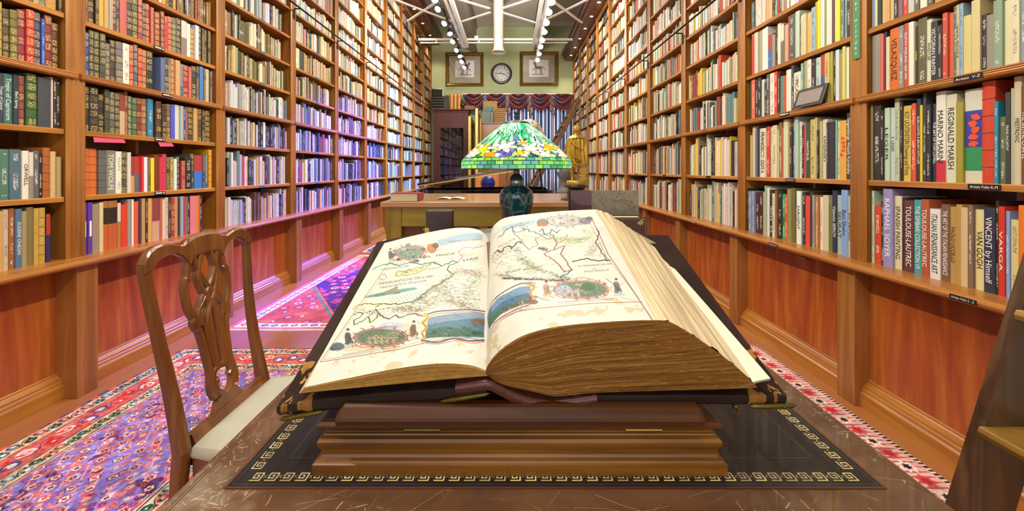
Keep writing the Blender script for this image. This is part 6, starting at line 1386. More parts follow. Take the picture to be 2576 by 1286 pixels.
vz = DZ+.002; vp = [(.060,0),(.066,.012),(.060,.03),(.050,.06),(.048,.10),(.052,.18),(.060,.25),(.0705,.335),(.080,.395),(.0845,.43),(.083,.452),(.070,.472),(.048,.487),(.034,.492)]
m = MB(); m.lathe(vp, (LX, LY, vz), 48); m.build('vase_base', M['vase'], lamp)
M['pewter'] = plain('pewter_collar', srgb('7f9aa0'), .2, .85)
m = MB(); m.lathe([(.034,.491),(.036,.497),(.036,.512),(.033,.526),(.024,.540),(.014,.547),(.013,.556),(.018,.560),(.013,.566),(.010,.572),(.010,.76),(.0001,.765)], (LX, LY, vz), 32); m.build('collar_and_stem', M['pewter'], lamp)
for sx_ in (-.046, .046):
    m = MB(); 
    for q in range(16): m.ball((LX+sx_+.002*math.sin(q), LY-.03, vz+.565-.0072*q), .0024, 6, 4)
    m.build('pull_chain', M['pewter'], lamp)
m = MB(); m.tube([(LX-.046, LY-.03, vz+.46), (LX-.056, LY-.04, vz+.452), (LX-.06, LY-.05, vz+.458)], .003, 6); m.build('chain_hook', M['bronze'], lamp)
for a in range(3):
    an = a*2.1+.3; c = (LX+.085*math.cos(an), LY+.085*math.sin(an), zr+.065); m = MB(); m.ball(c, .022, 12, 8, 0, (1,1,1.3)); m.build('bulb', M['bulb_lamp'] if 'bulb_lamp' in M else M.setdefault('bulb_lamp', plain('lit_lamp_bulb', (1,1,1), .3, emit=((1,.9,.72), 10))), lamp)
light('POINT', 'table_lamp_light', (LX, LY, zr+.07), 8, (1,.92,.78), .05)

# ================================================================== books and albums standing at the back of the desk
M['clasp_leather'] = plain('dark_tooled_leather', srgb('3c2a2c'), .4, var=.35, vs=40, coat=.2, bump=.3)
Yc = 1.78; a_, b_ = at(1071, 530, Yc), at(1138, 700, Yc)
t = thing('clasped_book', ((a_[0]+b_[0])/2, Yc+.1, DZ+.001), 'small dark tooled-leather book with brass corner, standing behind the left page', 'book')
m = MB(); m.box(a_[0], b_[0], Yc, Yc+.016, DZ+.001, a_[2]); m.box(a_[0], b_[0], Yc+.034, Yc+.05, DZ+.001, a_[2]); m.box(b_[0]-.008, b_[0], Yc+.016, Yc+.034, DZ+.001, a_[2]); m.build('cover', M['clasp_leather'], t, bevel=.006, seg=3)
m = MB(); m.box(a_[0]+.005, b_[0]-.008, Yc+.016, Yc+.034, DZ+.006, a_[2]-.006); m.build('page_block', M['page'], t)
m = MB()
for q in (.008, .013): x0, x1, z0, z1 = a_[0]+q, b_[0]-q, DZ+.02, a_[2]-q; 
for q, wd_ in ((.010, .0014), (.015, .0008)):
    x0, x1, z0, z1 = a_[0]+q, b_[0]-q, DZ+.02, a_[2]-q
    for bx in ((x0, x0+wd_, z0, z1), (x1-wd_, x1, z0, z1), (x0, x1, z1-wd_, z1)): m.box(bx[0], bx[1], Yc-.0008, Yc, bx[2], bx[3])
m.build('tooled_border', M['spine_leather'], t)
c0 = at(1069, 572, Yc); m = MB(); m.prism([(c0[0], c0[2]), (c0[0]+.018, c0[2]-.004), (c0[0]+.020, c0[2]-.02), (c0[0]+.016, c0[2]-.034), (c0[0], c0[2]-.036)], 'y', Yc-.0025, Yc+.002); m.ball((c0[0]+.008, Yc-.003, c0[2]-.012), .0022, 8, 6); m.tube([(c0[0]-.008, Yc+.002, c0[2]-.010), (c0[0], Yc-.002, c0[2]-.012)], .002, 6); m.build('brass_clasp', M['gilt'], t)
# brown leather album with gilt corner
M['album_leather'] = plain('brown_album_leather', srgb('4c2a1a'), .32, coat=.3, var=.15, vs=8)
Y1 = 1.72; r_ = at(1628, 547, Y1); l_ = at(1330, 547, Y1); zt = r_[2]
t = thing('leather_album', ((l_[0]+r_[0])/2, Y1+.03, DZ+.001), 'brown leather album with gilt corner ornament, standing behind the thick right-hand pages', 'book')
m = MB(); m.box(l_[0], r_[0], Y1, Y1+.006, DZ+.001, zt); m.box(l_[0], r_[0], Y1+.075, Y1+.081, DZ+.001, zt); m.box(l_[0], l_[0]+.006, Y1, Y1+.081, DZ+.001, zt); m.build('cover', M['album_leather'], t, bevel=.0015)
m = MB(); m.box(l_[0]+.006, r_[0]-.02, Y1+.006, Y1+.075, DZ+.004, zt-.006+.002); m.build('page_block', M['page'], t)
m = MB()
g = .006
for bx in ((l_[0], r_[0]-g, zt-g-.001, zt-g), (r_[0]-g-.001, r_[0]-g, DZ+.02, zt-g)): m.box(bx[0], bx[1], Y1-.0008, Y1, bx[2], bx[3])
cc = (r_[0]-.026, zt-.026)
for k in range(9):
    a = k*2*PI/9; m.tube([(cc[0], Y1-.001, cc[1]), (cc[0]+.009*math.cos(a), Y1-.0015, cc[1]+.009*math.sin(a)), (cc[0]+.015*math.cos(a+.25), Y1-.001, cc[1]+.015*math.sin(a+.25))], [.001,.0022,.0006], 6)
m.tube([(cc[0]-.02, Y1-.001, cc[1]-.002), (cc[0]-.008, Y1-.0015, cc[1]+.004), (cc[0]+.010, Y1-.001, cc[1]+.018)], [.0008,.002,.0008], 6)
m.build('gilt_tooling', M['gilt'], t)
# half-bound marbled folio behind it
M['maroon'] = plain('maroon_leather', srgb('4a1424'), .3, coat=.35, var=.2, vs=9)
def marble():
    m = N('grey_marbled_paper'); v = m.coord(); nz = m.noise(v, 12, 6, .65, 1.5); nz2 = m.noise(m.coord((1,1,1)), 90, 2, .5, .3)
    c = m.ramp(nz, [(.3, srgb('5f584a')), (.5, srgb('7d7564')), (.7, srgb('938a78'))]); m.color(m.mix(m.math('GREATER_THAN', nz2, .68), c, srgb('3a2c22'))); m.set(rough=.55); return m.m
M['marble'] = marble()
Y2 = 1.86; l_ = at(1432, 480, Y2); mid = at(1488, 480, Y2)[0]; r_ = at(1607, 481, Y2); zt = l_[2]
t = thing('marbled_folio', ((l_[0]+r_[0])/2, Y2+.02, DZ+.001), 'half-bound folio of maroon leather and grey marbled boards, standing behind the leather album', 'book')
m = MB(); m.box(mid, r_[0], Y2, Y2+.005, DZ+.001, zt); m.box(mid, r_[0], Y2+.04, Y2+.045, DZ+.001, zt); m.build('marbled_board', M['marble'], t)
m = MB(); m.box(l_[0]+.006, mid, Y2-.0008, Y2+.005, DZ+.001, zt); m.box(l_[0]+.006, mid, Y2+.04, Y2+.0458, DZ+.001, zt); m.prism([(l_[0]+.008, Y2-.0008), (l_[0]+.001, Y2+.008), (l_[0]-.002, Y2+.022), (l_[0]+.001, Y2+.037), (l_[0]+.008, Y2+.0458)], 'z', DZ+.001, zt, 0, True)
for q in range(6):
    zz = zt-.012-.072*q
    for d in ((0, .004), (.010, .014)): m.prism([(l_[0]+.008, Y2-.0018), (l_[0]-.002, Y2+.008), (l_[0]-.005, Y2+.022), (l_[0]-.002, Y2+.037), (l_[0]+.008, Y2+.047)], 'z', zz-d[1], zz-d[0])
m.build('leather_spine', M['maroon'], t)
m = MB(); m.box(l_[0]+.008, r_[0]-.004, Y2+.005, Y2+.04, DZ+.004, zt-.004); m.build('page_block', M['page'], t)

# ================================================================== gilded statue on a black pedestal
M['gold'] = plain('gilded_metal', srgb('c8a440'), .36, .6, var=.25, vs=26)
M['black_stone'] = plain('black_marble', (.014,.014,.017), .16, coat=.6)
SX, SY = at(1449, 0, 3.95)[0], 3.95; PZ = CAMH-(466-427)/1000*SY
t = thing('statue_pedestal', (SX, SY, TZ), 'round black marble pedestal on the right end of the counter table', 'pedestal')
pz = PZ-TZ
m = MB(); m.lathe([(.150,0),(.150,.012),(.142,.018),(.135,.022),(.120,.028),(.112,.034),(.092,.040),(.088,pz-.045),(.10,pz-.035),(.112,pz-.026),(.125,pz-.018),(.128,pz-.008),(.122,pz)], (SX, SY, TZ), 40); m.build('turned_pedestal', M['black_stone'], t)
st = thing('gilded_statue', (SX, SY, PZ), 'gilded statue of a cloaked person seen from behind, on the black marble pedestal', 'statue')
m = MB(); m.lathe([(.092,0),(.095,.006),(.095,.038),(.090,.045),(.0001,.046)], (SX, SY, PZ+.0005), 40); m.build('round_base', M['gold'], st)
zb = PZ+.046
def smesh(name, chain, rad, edges, mat, parent, sub=2):
    me = bpy.data.meshes.new(name); off = wloc(parent); me.from_pydata([tuple(Vector(p)-off) for p in chain], edges, []); o = bpy.data.objects.new(name, me); COL.objects.link(o); o.parent = parent
    me.materials.append(mat); sk = o.modifiers.new('skin', 'SKIN'); me.skin_vertices.new() if not me.skin_vertices else None
    for i, r in enumerate(rad): me.skin_vertices[0].data[i].radius = (r, r) if not isinstance(r, tuple) else r
    me.skin_vertices[0].data[0].use_root = True
    sk.use_smooth_shade = True; s2 = o.modifiers.new('subdiv', 'SUBSURF'); s2.levels = sub; s2.render_levels = sub; return o
def S(x, y, z): return (SX+x, SY+y, zb+z)
body = [S(0,0,.235), S(0,0,.30), S(.005,0,.37), S(.005,0,.425), S(.005,.004,.46), S(.005,.006,.485), S(.005,.004,.515),
        S(-.032,0,.19), S(-.040,-.004,.12), S(-.036,.012,.06), S(-.036,.006,.014), S(-.044,-.036,.008),
        S(.028,0,.19), S(.030,.022,.12), S(.030,.032,.06), S(.034,.03,.014), S(.040,-.012,.008),
        S(-.062,0,.42), S(-.088,.012,.36), S(-.095,.05,.31), S(-.080,.085,.33),
        S(.072,0,.42), S(.090,.01,.36), S(.090,.04,.30), S(.070,.07,.27)]
rad = [.045,.046,.050,.040,.017,.024,.030, .030,.024,.016,.011,.011, .030,.024,.016,.011,.011, .026,.020,.015,.011, .026,.020,.015,.011]
ed = [(0,1),(1,2),(2,3),(3,4),(4,5),(5,6),(0,7),(7,8),(8,9),(9,10),(10,11),(0,12),(12,13),(13,14),(14,15),(15,16),(3,17),(17,18),(18,19),(19,20),(3,21),(21,22),(22,23),(23,24)]
smesh('body', body, rad, ed, M['gold'], st)
m = MB(); r = random.Random(4); m.ball(S(.005,.004,.508), .033, 16, 12, 0, (1,1,1.1))
for q in range(110):
    a, b = r.uniform(0, 2*PI), r.uniform(-.5, 1.5); rr_ = .031
    m.ball(S(.005+rr_*math.cos(a)*math.cos(b), .004+rr_*math.sin(a)*math.cos(b), .508+.034*math.sin(b)), r.uniform(.0065, .0095), 7, 5)
m.build('curled_hair', M['gold'], st)
# cloak with falling folds
rows = []
for j in range(31):
    t_ = j/30; z = lerp(.435, .145+.0, t_); row = []
    for i in range(73):
        a = lerp(-PI*1.16, PI*.16, i/72)       # open at the front
        w = interp(t_, [(0,.052),(.06,.075),(.25,.098),(.6,.098),(1,.088)]); d = interp(t_, [(0,.034),(.1,.05),(.6,.062),(1,.066)])
        f = .0035+.012*t_; fold = f*math.sin(a*13+2.2*math.sin(t_*2.4)+t_*1.2)+f*.6*math.sin(a*7-t_*3)
        hem = .055*max(0, math.sin((a+PI*.9)*.9))*t_ if a < -PI*.45 else -.0*t_
        x = math.cos(a)*(w+fold)+.006+.014*t_; y = math.sin(a)*(d+fold)*1.0; zz = z-.02*math.sin(a*2)*t_+hem
        row.append(Vector(S(x, y, zz)))
    rows.append(row)
m = MB(); grid(m, rows); inner = [[Vector((SX+.006+(p[0]-SX-.006)*.95, SY+(p[1]-SY)*.94, p[2])) for p in r_] for r_ in rows]; grid(m, inner, flip=True); grid(m, [rows[-1], inner[-1]]); grid(m, [[r_[0] for r_ in rows], [r_[0] for r_ in inner]]); grid(m, [[r_[-1] for r_ in inner], [r_[-1] for r_ in rows]])
m.build('cloak', M['gold'], st)
for q, (x0, y0, x1, y1, x2, y2) in enumerate(((-.085,.36,-.03,.24,.05,.20), (-.09,.30,-.02,.17,.07,.15), (-.07,.40,.0,.33,.06,.30), (-.095,.24,-.04,.15,.03,.12))):
    m = MB(); P = spline([S(x0, -.045, y0), S(x1, -.074, y1), S(x2, -.066, y2)], 10); m.tube(P, [.002+.0065*math.sin(PI*i/(len(P)-1)) for i in range(len(P))], 8); m.build('drapery_fold', M['gold'], st)
m = MB(); rows = []
for j in range(6):
    t_ = j/5; rows.append([Vector(S(.004+math.cos(a)*lerp(.030, .082, t_), math.sin(a)*lerp(.026, .056, t_), lerp(.452, .418+.004*math.sin(a*3), t_))) for a in np.linspace(0, 2*PI, 37)])
grid(m, rows, flip=True); grid(m, [[p-Vector((0,0,.004)) for p in r_] for r_ in rows]); m.build('broad_collar', M['gold'], st)
zz = zb
for q in range(6):
    h = (.022,.018,.024,.02,.022,.016)[q]; dx = (0,.004,-.003,.005,0,-.004)[q]; m = MB(); m.box(SX+.028+dx, SX+.092+dx, SY-.035, SY+.035, zz+.001, zz+h-.002); m.prism([(SX+.092+dx-.003, zz), (SX+.096+dx, zz+.002), (SX+.096+dx, zz+h-.003), (SX+.089+dx, zz+h-.001)], 'y', SY-.036, SY+.036); zz += h; m.build('gilded_book', M['gold'], st, bevel=.001)
# ================================================================== ceiling steelwork, duct and track lights
def beam(x, label):
    t = thing('ceiling_track_beam', (x, 3.8, 4.74), label, 'beam')
    m = MB(); m.box(x-.09, x+.09, -3.3, 11.05, 4.742, 4.79); m.build('channel', M['white_metal'], t)
    m = MB(); m.box(x-.012, x+.012, -3.3, 11.02, 4.734, 4.744); m.build('slot', M['black_metal'], t)
    m = MB(); m.box(x-.085, x-.055, -3.3, 11.03, 4.79, 4.87); m.box(x+.055, x+.085, -3.3, 11.03, 4.79, 4.87); m.build('flange', M['white_metal'], t)
    return t
beam(-1.26, 'white metal ceiling beam with a dark slot, left of the duct'); beam(.68, 'white metal ceiling beam with a dark slot, right of the duct')
for x, s_ in ((-1.20, 'left'), (.86, 'right')):
    m = MB(); m.box(x-.06, x+.06, -3.3, 13.15, 5.30, 6.085); m.box(x-.10, x+.10, -3.3, 13.15, 5.25, 5.30); m.box(x-.10, x+.10, -3.3, 13.15, 6.03, 6.085)
    o = m.build('roof_girder', M['grey_metal']); tag(o, 'deep grey roof girder running under the ceiling %s of the duct' % s_, 'girder'); origin(o, (x, 5, 5.3))
t = thing('cross_rail', (-.4, 11.2, 4.97), 'pair of white rails crossing the room below the ceiling, in front of the green wall', 'rail')
m = MB(); m.box(-2.60, 1.74, 11.17, 11.23, 4.99, 5.045); m.build('upper_rail', M['white_metal'], t)
m = MB(); m.box(-2.56, 1.60, 11.18, 11.22, 4.91, 4.94); m.build('lower_rail', M['white_metal'], t)
for x in (-2.1, -.9, .9): m = MB(); m.box(x-.02, x+.02, 11.19, 11.21, 4.935, 5.0); m.build('rail_hanger', M['white_metal'], t)
m = MB(); m.box(-1.02, -.92, 11.15, 11.25, 5.045, 5.11); m.build('junction_box', M['white_metal'], t)
for (x0, x1), lab in (((-1.17, -.47), 'between the left beam and the duct'), ((-.20, .59), 'between the duct and the right beam'), ((-2.50, -1.35), 'over the left soffit'), ((.77, 1.72), 'beside the right soffit')):
    t = thing('cross_brace', ((x0+x1)/2, 8.9, 4.9), 'white crossed steel brace under the ceiling %s' % lab, 'brace')
    xl, xr = (-1.17, .59) if 'duct' in lab else (x0, x1)
    for k, (ya, yb) in enumerate(((8.2, 9.6), (9.6, 8.2))):
        y_at = lambda x: lerp(ya, yb, (x-xl)/(xr-xl))
        m = MB(); a = Vector((x0, y_at(x0), 4.90+.03*k)); b = Vector((x1, y_at(x1), 4.90+.03*k)); d = (b-a).normalized(); n_ = Vector((-d[1], d[0], 0)); c = (a+b)/2
        m.obox(c, (d, n_, (0,0,1)), ((b-a).length/2, .028, .012)); m.build('strut', M['white_metal'], t)
DXc, DYc = -.338, 10.9
t = thing('air_duct', (DXc, DYc, 4.58), 'round white duct hanging from the ceiling with a flared mouth above the clock', 'duct')
m = MB(); m.lathe([(.124,4.74),(.128,4.9),(.128,4.93),(.132,4.93),(.134,5.4),(.134,5.41),(.138,5.42),(.142,6.05)], (DXc, DYc, 0), 40, caps=False); m.build('duct_tube', M['white_metal'], t)
m = MB(); m.lathe([(.126,4.80),(.130,4.74),(.142,4.67),(.168,4.605),(.205,4.575),(.214,4.570),(.214,4.564),(.205,4.566),(.160,4.60),(.128,4.68),(.118,4.80),(.118,5.6)], (DXc, DYc, 0), 40, caps=False); m.build('flared_mouth', M['white_metal'], t)
t2 = thing('ceiling_diffuser', (DXc, DYc, 6.05), 'round ribbed air diffuser in the ceiling around the top of the white duct', 'vent')
for r_ in (.30, .25, .20):
    m = MB(); m.lathe([(r_, 6.085), (r_+.012, 6.05), (r_-.012, 6.03), (r_-.03, 6.07)], (DXc, DYc, 0), 40, caps=False); m.build('diffuser_ring', M['grey_metal'], t2)
def head(x, y, z, aim, side, blue=False, label='', grp=''):
    t = thing('track_spotlight', (x, y, z+.14), label, 'spotlight', grp)
    a = Vector(aim).normalized(); c = Vector((x, y, z)); up = Vector((0,0,1)); u = a.cross(up).normalized(); w = u.cross(a)
    def ring(d, r, n=20): return [c+a*d+(u*math.cos(2*PI*k/n)+w*math.sin(2*PI*k/n))*r for k in range(n)]
    m = MB(); pr = [(-.11,.012),(-.10,.032),(-.03,.036),(-.02,.048),(.04,.066),(.065,.070),(.065,.064),(.03,.055)]
    rs_ = [ring(*q) for q in pr]; n = 20
    m.add([p for r_ in rs_ for p in r_], [(i*n+k, i*n+(k+1) % n, (i+1)*n+(k+1) % n, (i+1)*n+k) for i in range(len(rs_)-1) for k in range(n)]+[tuple(range(n))[::-1]], 0, True)
    m.build('lamp_can', M['black_metal'] if side == 'L' else M['white_metal'], t)
    m = MB(); r2 = ring(.058, .060); m.add(r2+[c+a*.066], [(k, (k+1) % n, n) for k in range(n)], 0, True); m.build('lit_lens', M['bulb_blue'] if blue else M['bulb'], t)
    m = MB(); m.tube([c+a*-.04+Vector((0,0,.03)), c+Vector((0,0,.10)), (x, y, z+.16)], .009, 8); m.box(x-.02, x+.02, y-.05, y+.05, z+.145, z+.175); m.build('mounting_arm', M['black_metal'] if side == 'L' else M['white_metal'], t)
for s_, x, ys, nm in (('L', -1.40, (7.3,7.75,8.5,9.1,9.7,10.4,10.9,11.5,12.15), 'left'), ('R', .75, (7.4,7.9,8.45,9.0,9.6,10.1,10.7,11.3), 'right')):
    o = MB().box(x-.018, x+.018, -3.3, 12.4, 4.67, 4.70).build('lighting_track', M['black_metal'] if s_ == 'L' else M['white_metal'])
    tag(o, 'thin lighting track carrying the row of spotlights %s of the air duct' % nm, 'lighting track'); origin(o, (x, 5, 4.67))
    m2 = MB()
    for yy in (1, 5, 9, 12.2): pass
    for i, y in enumerate(ys):
        blue = s_ == 'L' and i == 5
        lab = ('bright bluish track spotlight in the row left of the air duct' if blue else 'small black track spotlight in the row left of the air duct' if s_ == 'L' else 'glaring white track spotlight in the row right of the air duct')
        head(x, y, 4.50, (-.35 if s_ == 'L' else .1, -.75, -.75) if i % 3 else (.25, -.5, -.9), s_, blue, lab, None if blue else 'track spotlights %s of the duct' % nm)
        if i % 2 == 0: light('SPOT', 'track_lamp', (x, y-.09, 4.38), 150 if s_ == 'R' else 120, NEUT if s_ == 'R' else (.85,.92,1), .06, target=(x+(-1.8 if s_ == 'L' else 1.6), y-1.2, 0.5), spot=math.radians(80), blend=.8)

# ================================================================== far wall: pictures, clock, valance, curtain
def horse_print(flip, seed):
    cv = Canvas(760, 560, (.62,.59,.52)); cv.a *= (.95+.08*vnoise(560, 760, 90, seed, 3)[..., None]); cv.poly([(150,95),(610,95),(610,440),(150,440)], (.86,.84,.82)); G = (.42,.40,.40); D_ = (.28,.26,.26)
    fx = (lambda x: 760-x) if flip else (lambda x: x)
    P = lambda pts: [(fx(x), y) for x, y in pts]
    cv.poly(P([(300,250),(320,228),(370,222),(420,226),(446,200),(458,160),(468,140),(486,132),(500,146),(516,166),(512,178),(496,176),(486,196),(480,230),(470,262),(440,280),(380,284),(330,284),(306,274)]), G)
    for leg in ([(318,262),(304,300),(318,330),(306,372),(296,376)], [(338,276),(350,312),(338,340),(344,374),(334,378)], [(446,262),(452,300),(446,336),(450,374),(440,378)], [(462,256),(490,282),(512,278),(516,306),(524,312)]): cv.line(P(leg), 15, G); cv.line(P(leg[1:]), 9, D_)
    cv.line(P([(304,236),(284,228),(262,252),(244,294),(236,304)]), 11, D_); cv.line(P([(330,250),(380,262),(430,250)]), 6, (.56,.54,.52)); cv.line(P([(460,140),(450,170),(440,205)]), 8, D_)
    cv.line(P([(270,386),(540,386)]), 14, (.55,.54,.54)); cv.line(P([(270,396),(540,396)]), 3, D_)
    return cv
M['frame_gilt'] = plain('antiqued_gilt_frame', srgb('7d6428'), .35, .55, var=.45, vs=14)
def picture(x0, x1, z0, z1, flip, label):
    t = thing('framed_picture', ((x0+x1)/2, YB-.03, z0), label, 'picture'); y1 = YB-.003; fw = .115
    for nm_, pr, ax, a, b in (('a', 0, 'x', x0, x1), ('b', 1, 'x', x0, x1)): pass
    m = MB(); P = [(0,.0),(.0,.05),(.03,.062),(.05,.045),(.085,.03),(.10,.036),(.115,.02),(.115,0)]
    corners = [(x0,z0,1,1),(x1,z0,-1,1),(x1,z1,-1,-1),(x0,z1,1,-1)]
    vs_ = [(cx+sx*p, y1-q, cz+sz*p) for cx, cz, sx, sz in corners for p, q in P]; n = len(P)
    m.add(vs_, [(i*n+k, ((i+1) % 4)*n+k, ((i+1) % 4)*n+k+1, i*n+k+1) for i in range(4) for k in range(n-1)]); m.build('frame', M['frame_gilt'], t)
    m = MB(); a, b, c, d = x0+fw-.005, x1-fw+.005, z0+fw-.005, z1-fw+.005; m.add([(a,y1-.012,c),(b,y1-.012,c),(b,y1-.012,d),(a,y1-.012,d)], [(0,1,2,3)]); o = m.build('mounted_print', painted('horse_engraving', horse_print(flip, 5).image('horse_engraving_print' if flip else 'horse_engraving_print_2'), .2, coat=.9), t)
    set_uv(o, lambda p: ((p[0]-a)/(b-a), (p[2]-c)/(d-c)))
picture(-2.16, -.90, 4.11, 5.235, False, 'gilt-framed horse engraving on the green wall, horse facing right, left of the clock')
picture(.29, 1.57, 4.12, 5.26, True, 'gilt-framed horse engraving on the green wall, horse facing left, right of the clock')
CX, CZ, CR = (1261.5-1285)*.0132, CAMH+(427-185.5)*.0132, .356
t = thing('wall_clock', (CX, YB-.04, CZ), 'round dark-rimmed wall clock with roman numerals between the two horse pictures', 'clock')
def fy(prof, x, y, z, n=48):
    m = MB(); m.lathe(prof, (0,0,0), n, caps=False); m.v = [(x+a, y-c, z+b) for a, b, c in m.v]; return m
fy([(.262,.045),(.268,.055),(.29,.062),(.32,.058),(.345,.04),(.356,.015),(.356,.002)], CX, YB, CZ).build('rim', plain('dark_clock_rim', srgb('33231a'), .3, coat=.4), t)
m = fy([(.0001,.044),(.264,.044)], CX, YB, CZ); m.build('dial', plain('clock_dial', srgb('c9ccc9'), .5), t)
m = MB()
for k, s_ in enumerate(('XII','I','II','III','IIII','V','VI','VII','VIII','IX','X','XI')):
    a = k*PI/6; r_ = .205; c = (CX+math.sin(a)*r_, YB-.0455, CZ+math.cos(a)*r_); text_mb(m, s_, c, (math.cos(a),0,-math.sin(a)), (math.sin(a),0,math.cos(a)), .055, bold=True, width=.018+.013*len(s_), center=True)
m.build('numerals', M['black_ink'], t)
def hand(a, L, w, nm):
    m = MB(); d = Vector((math.sin(a), 0, math.cos(a))); n_ = Vector((math.cos(a), 0, -math.sin(a))); c = Vector((CX, YB-.052, CZ)); P = [c-d*.05-n_*w*.5, c-d*.05+n_*w*.5, c+d*L*.6+n_*w*.8, c+d*L, c+d*L*.6-n_*w*.8]
    m.add(P+[p+Vector((0,.004,0)) for p in P], [(0,1,2,3,4),(9,8,7,6,5)]+[(i, (i+1) % 5, 5+(i+1) % 5, 5+i) for i in range(5)]); m.build(nm, M['black_metal'], t)
hand(math.radians(270), .235, .012, 'minute_hand'); hand(math.radians(113), .19, .016, 'hour_hand')
# striped curtain
VX0, VX1 = (1198-1285)*.0129, 2.02
def curtain_mat():
    m = N('striped_curtain_cloth'); tc = m.n('ShaderNodeUVMap'); tc.uv_map = 'UVMap'; sp = m.n('ShaderNodeSeparateXYZ'); m.l(tc.outputs[0], sp.inputs[0])
    fr = m.math('FRACT', m.math('MULTIPLY', sp.outputs[0], 13.0)); r = m.n('ShaderNodeValToRGB'); e = r.color_ramp.elements; r.color_ramp.interpolation = 'CONSTANT'
    st = [(0, '2e5f92'), (.26, 'e6e6ee'), (.44, '3a6c9c'), (.54, 'c0a8a4'), (.68, '2a5684'), (.80, 'f0f2f6'), (.92, '6a5866')]
    while len(e) < len(st): e.new(.5)
    for el, (p, c) in zip(e, st): el.position = p; el.color = (*srgb(c), 1)
    m.l(fr, r.inputs[0]); m.color(r.outputs[0]); m.set(rough=.8); m.b.inputs['Sheen Weight'].default_value = .2
    tr = m.n('ShaderNodeBsdfTranslucent'); m.l(r.outputs[0], tr.inputs[0]); mx = m.n('ShaderNodeMixShader'); mx.inputs[0].default_value = .35; out = m.t.nodes['Material Output']
    m.l(m.b.outputs[0], mx.inputs[1]); m.l(tr.outputs[0], mx.inputs[2]); m.l(mx.outputs[0], out.inputs[0]); return m.m
M['curtain'] = curtain_mat()
t = thing('striped_curtain', ((VX0+VX1)/2, 12.95, .02), 'long blue and white striped curtain hanging below the burgundy valance', 'curtain')
for a, b in ((VX0+.02, .55), (.57, VX1)):
    rows = []; n = int((b-a)*110)
    for j in range(15):
        z = lerp(.03, 3.5, j/14); k = 1-.25*j/14; rows.append([Vector((lerp(a, b, i/n), 12.95+k*(.045*math.sin(i*.62+.6*math.sin(z*1.3+i*.05))+.018*math.sin(i*1.3+2)), z)) for i in range(n+1)])
    m = MB(); grid(m, rows); grid(m, [[p+Vector((0,.004,0)) for p in r_] for r_ in rows], flip=True); o = m.build('curtain_panel', M['curtain'], t); uv = o.data.uv_layers.new(name='UVMap')
    for lp in o.data.loops: i = lp.vertex_index % ((n+1)*15); uv.data[lp.index].uv = ((a+(b-a)*(i % (n+1))/n)/(VX1-VX0), (i//(n+1))/14)
# burgundy swagged valance
def val_mat():
    m = N('burgundy_figured_cloth'); nz = m.noise(m.coord((1,1,1)), 2.6, 2, .5); n2 = m.noise(m.coord(), 22, 3)
    c = m.mix(n2, srgb('480c16'), srgb('66161f')); u = m.n('ShaderNodeUVMap'); u.uv_map = 'UVMap'; sp = m.n('ShaderNodeSeparateXYZ'); m.l(u.outputs[0], sp.inputs[0])
    fx = m.math('ABSOLUTE', m.math('SUBTRACT', m.math('FRACT', m.math('MULTIPLY_ADD', sp.outputs[0], 6.0, .35)), .5)); fz = m.math('ABSOLUTE', m.math('SUBTRACT', sp.outputs[1], .62))
    blob = m.math('LESS_THAN', m.math('ADD', m.math('MULTIPLY', fx, 4.2), m.math('ADD', m.math('MULTIPLY', fz, 1.8), m.math('MULTIPLY', n2, .8))), 1.05)
    m.color(m.mix(blob, c, srgb('1b2448'))); m.set(rough=.38); m.b.inputs['Sheen Weight'].default_value = .3; return m.m
M['valance'] = val_mat()
t = thing('swagged_valance', ((VX0+VX1)/2, 12.8, 3.85), 'burgundy swagged valance with navy figures across the far window', 'valance')
ZT = CAMH+(427-237)*.0128; ns = 5; rows = []; nx, nz = 200, 16
for j in range(nz+1):
    v = j/nz; row = []
    for i in range(nx+1):
        u = i/nx; x = lerp(VX0-.42, VX1, u); ph = (u*ns) % 1; arc = math.sin(PI*ph); drop = .30+.24*arc**.7; gather = max(0, 1-abs(ph if ph < .5 else 1-ph)/.10)
        z = ZT-drop*v-.02*gather*v*0-.06*gather*v
        y = 12.80-.05*arc-.035*math.sin(v*13-arc*5.5)*arc-.03*gather*abs(math.sin(ph*60)); row.append(Vector((x, y, z)))
    rows.append(row)
m = MB(); grid(m, rows, flip=True); grid(m, [[p+Vector((0,.012,0)) for p in r_] for r_ in rows]); o = m.build('swag', M['valance'], t); uv = o.data.uv_layers.new(name='UVMap')
for lp in o.data.loops: i = lp.vertex_index % ((nx+1)*(nz+1)); uv.data[lp.index].uv = ((i % (nx+1))/nx, 1-(i//(nx+1))/nz)
m = MB(); m.box(VX0-.43, VX1, 12.78, 13.1, ZT-.01, ZT+.02); m.build('heading_board', M['white_metal'], t)
M['tassel'] = plain('tan_tassel_silk', srgb('8a6a58'), .6, var=.3, vs=120)
for k in range(1, ns+1):
    x = lerp(VX0-.42, VX1, k/ns)-(.06 if k == ns else 0)
    for dx, dz in ((-.03, 0), (.05, -.12)):
        m = MB(); z0 = ZT-.38+dz; m.tube([(x+dx, 12.66, z0+.14), (x+dx, 12.66, z0)], .006, 6); m.lathe([(.0001,.0),(.035,-.02),(.04,-.06),(.02,-.085),(.045,-.10),(.055,-.20),(.0001,-.20)], (x+dx, 12.66, z0), 12); m.build('tassel', M['tassel'], t)
# daylight behind the curtain
m = MB(); m.box(VX0+.2, VX1-.1, 13.17, 13.19, .9, 3.4); o = m.build('window_1', plain('daylit_window_glass', (.8,.9,1), .3, emit=((.85,.92,1), 8))); struct(o)

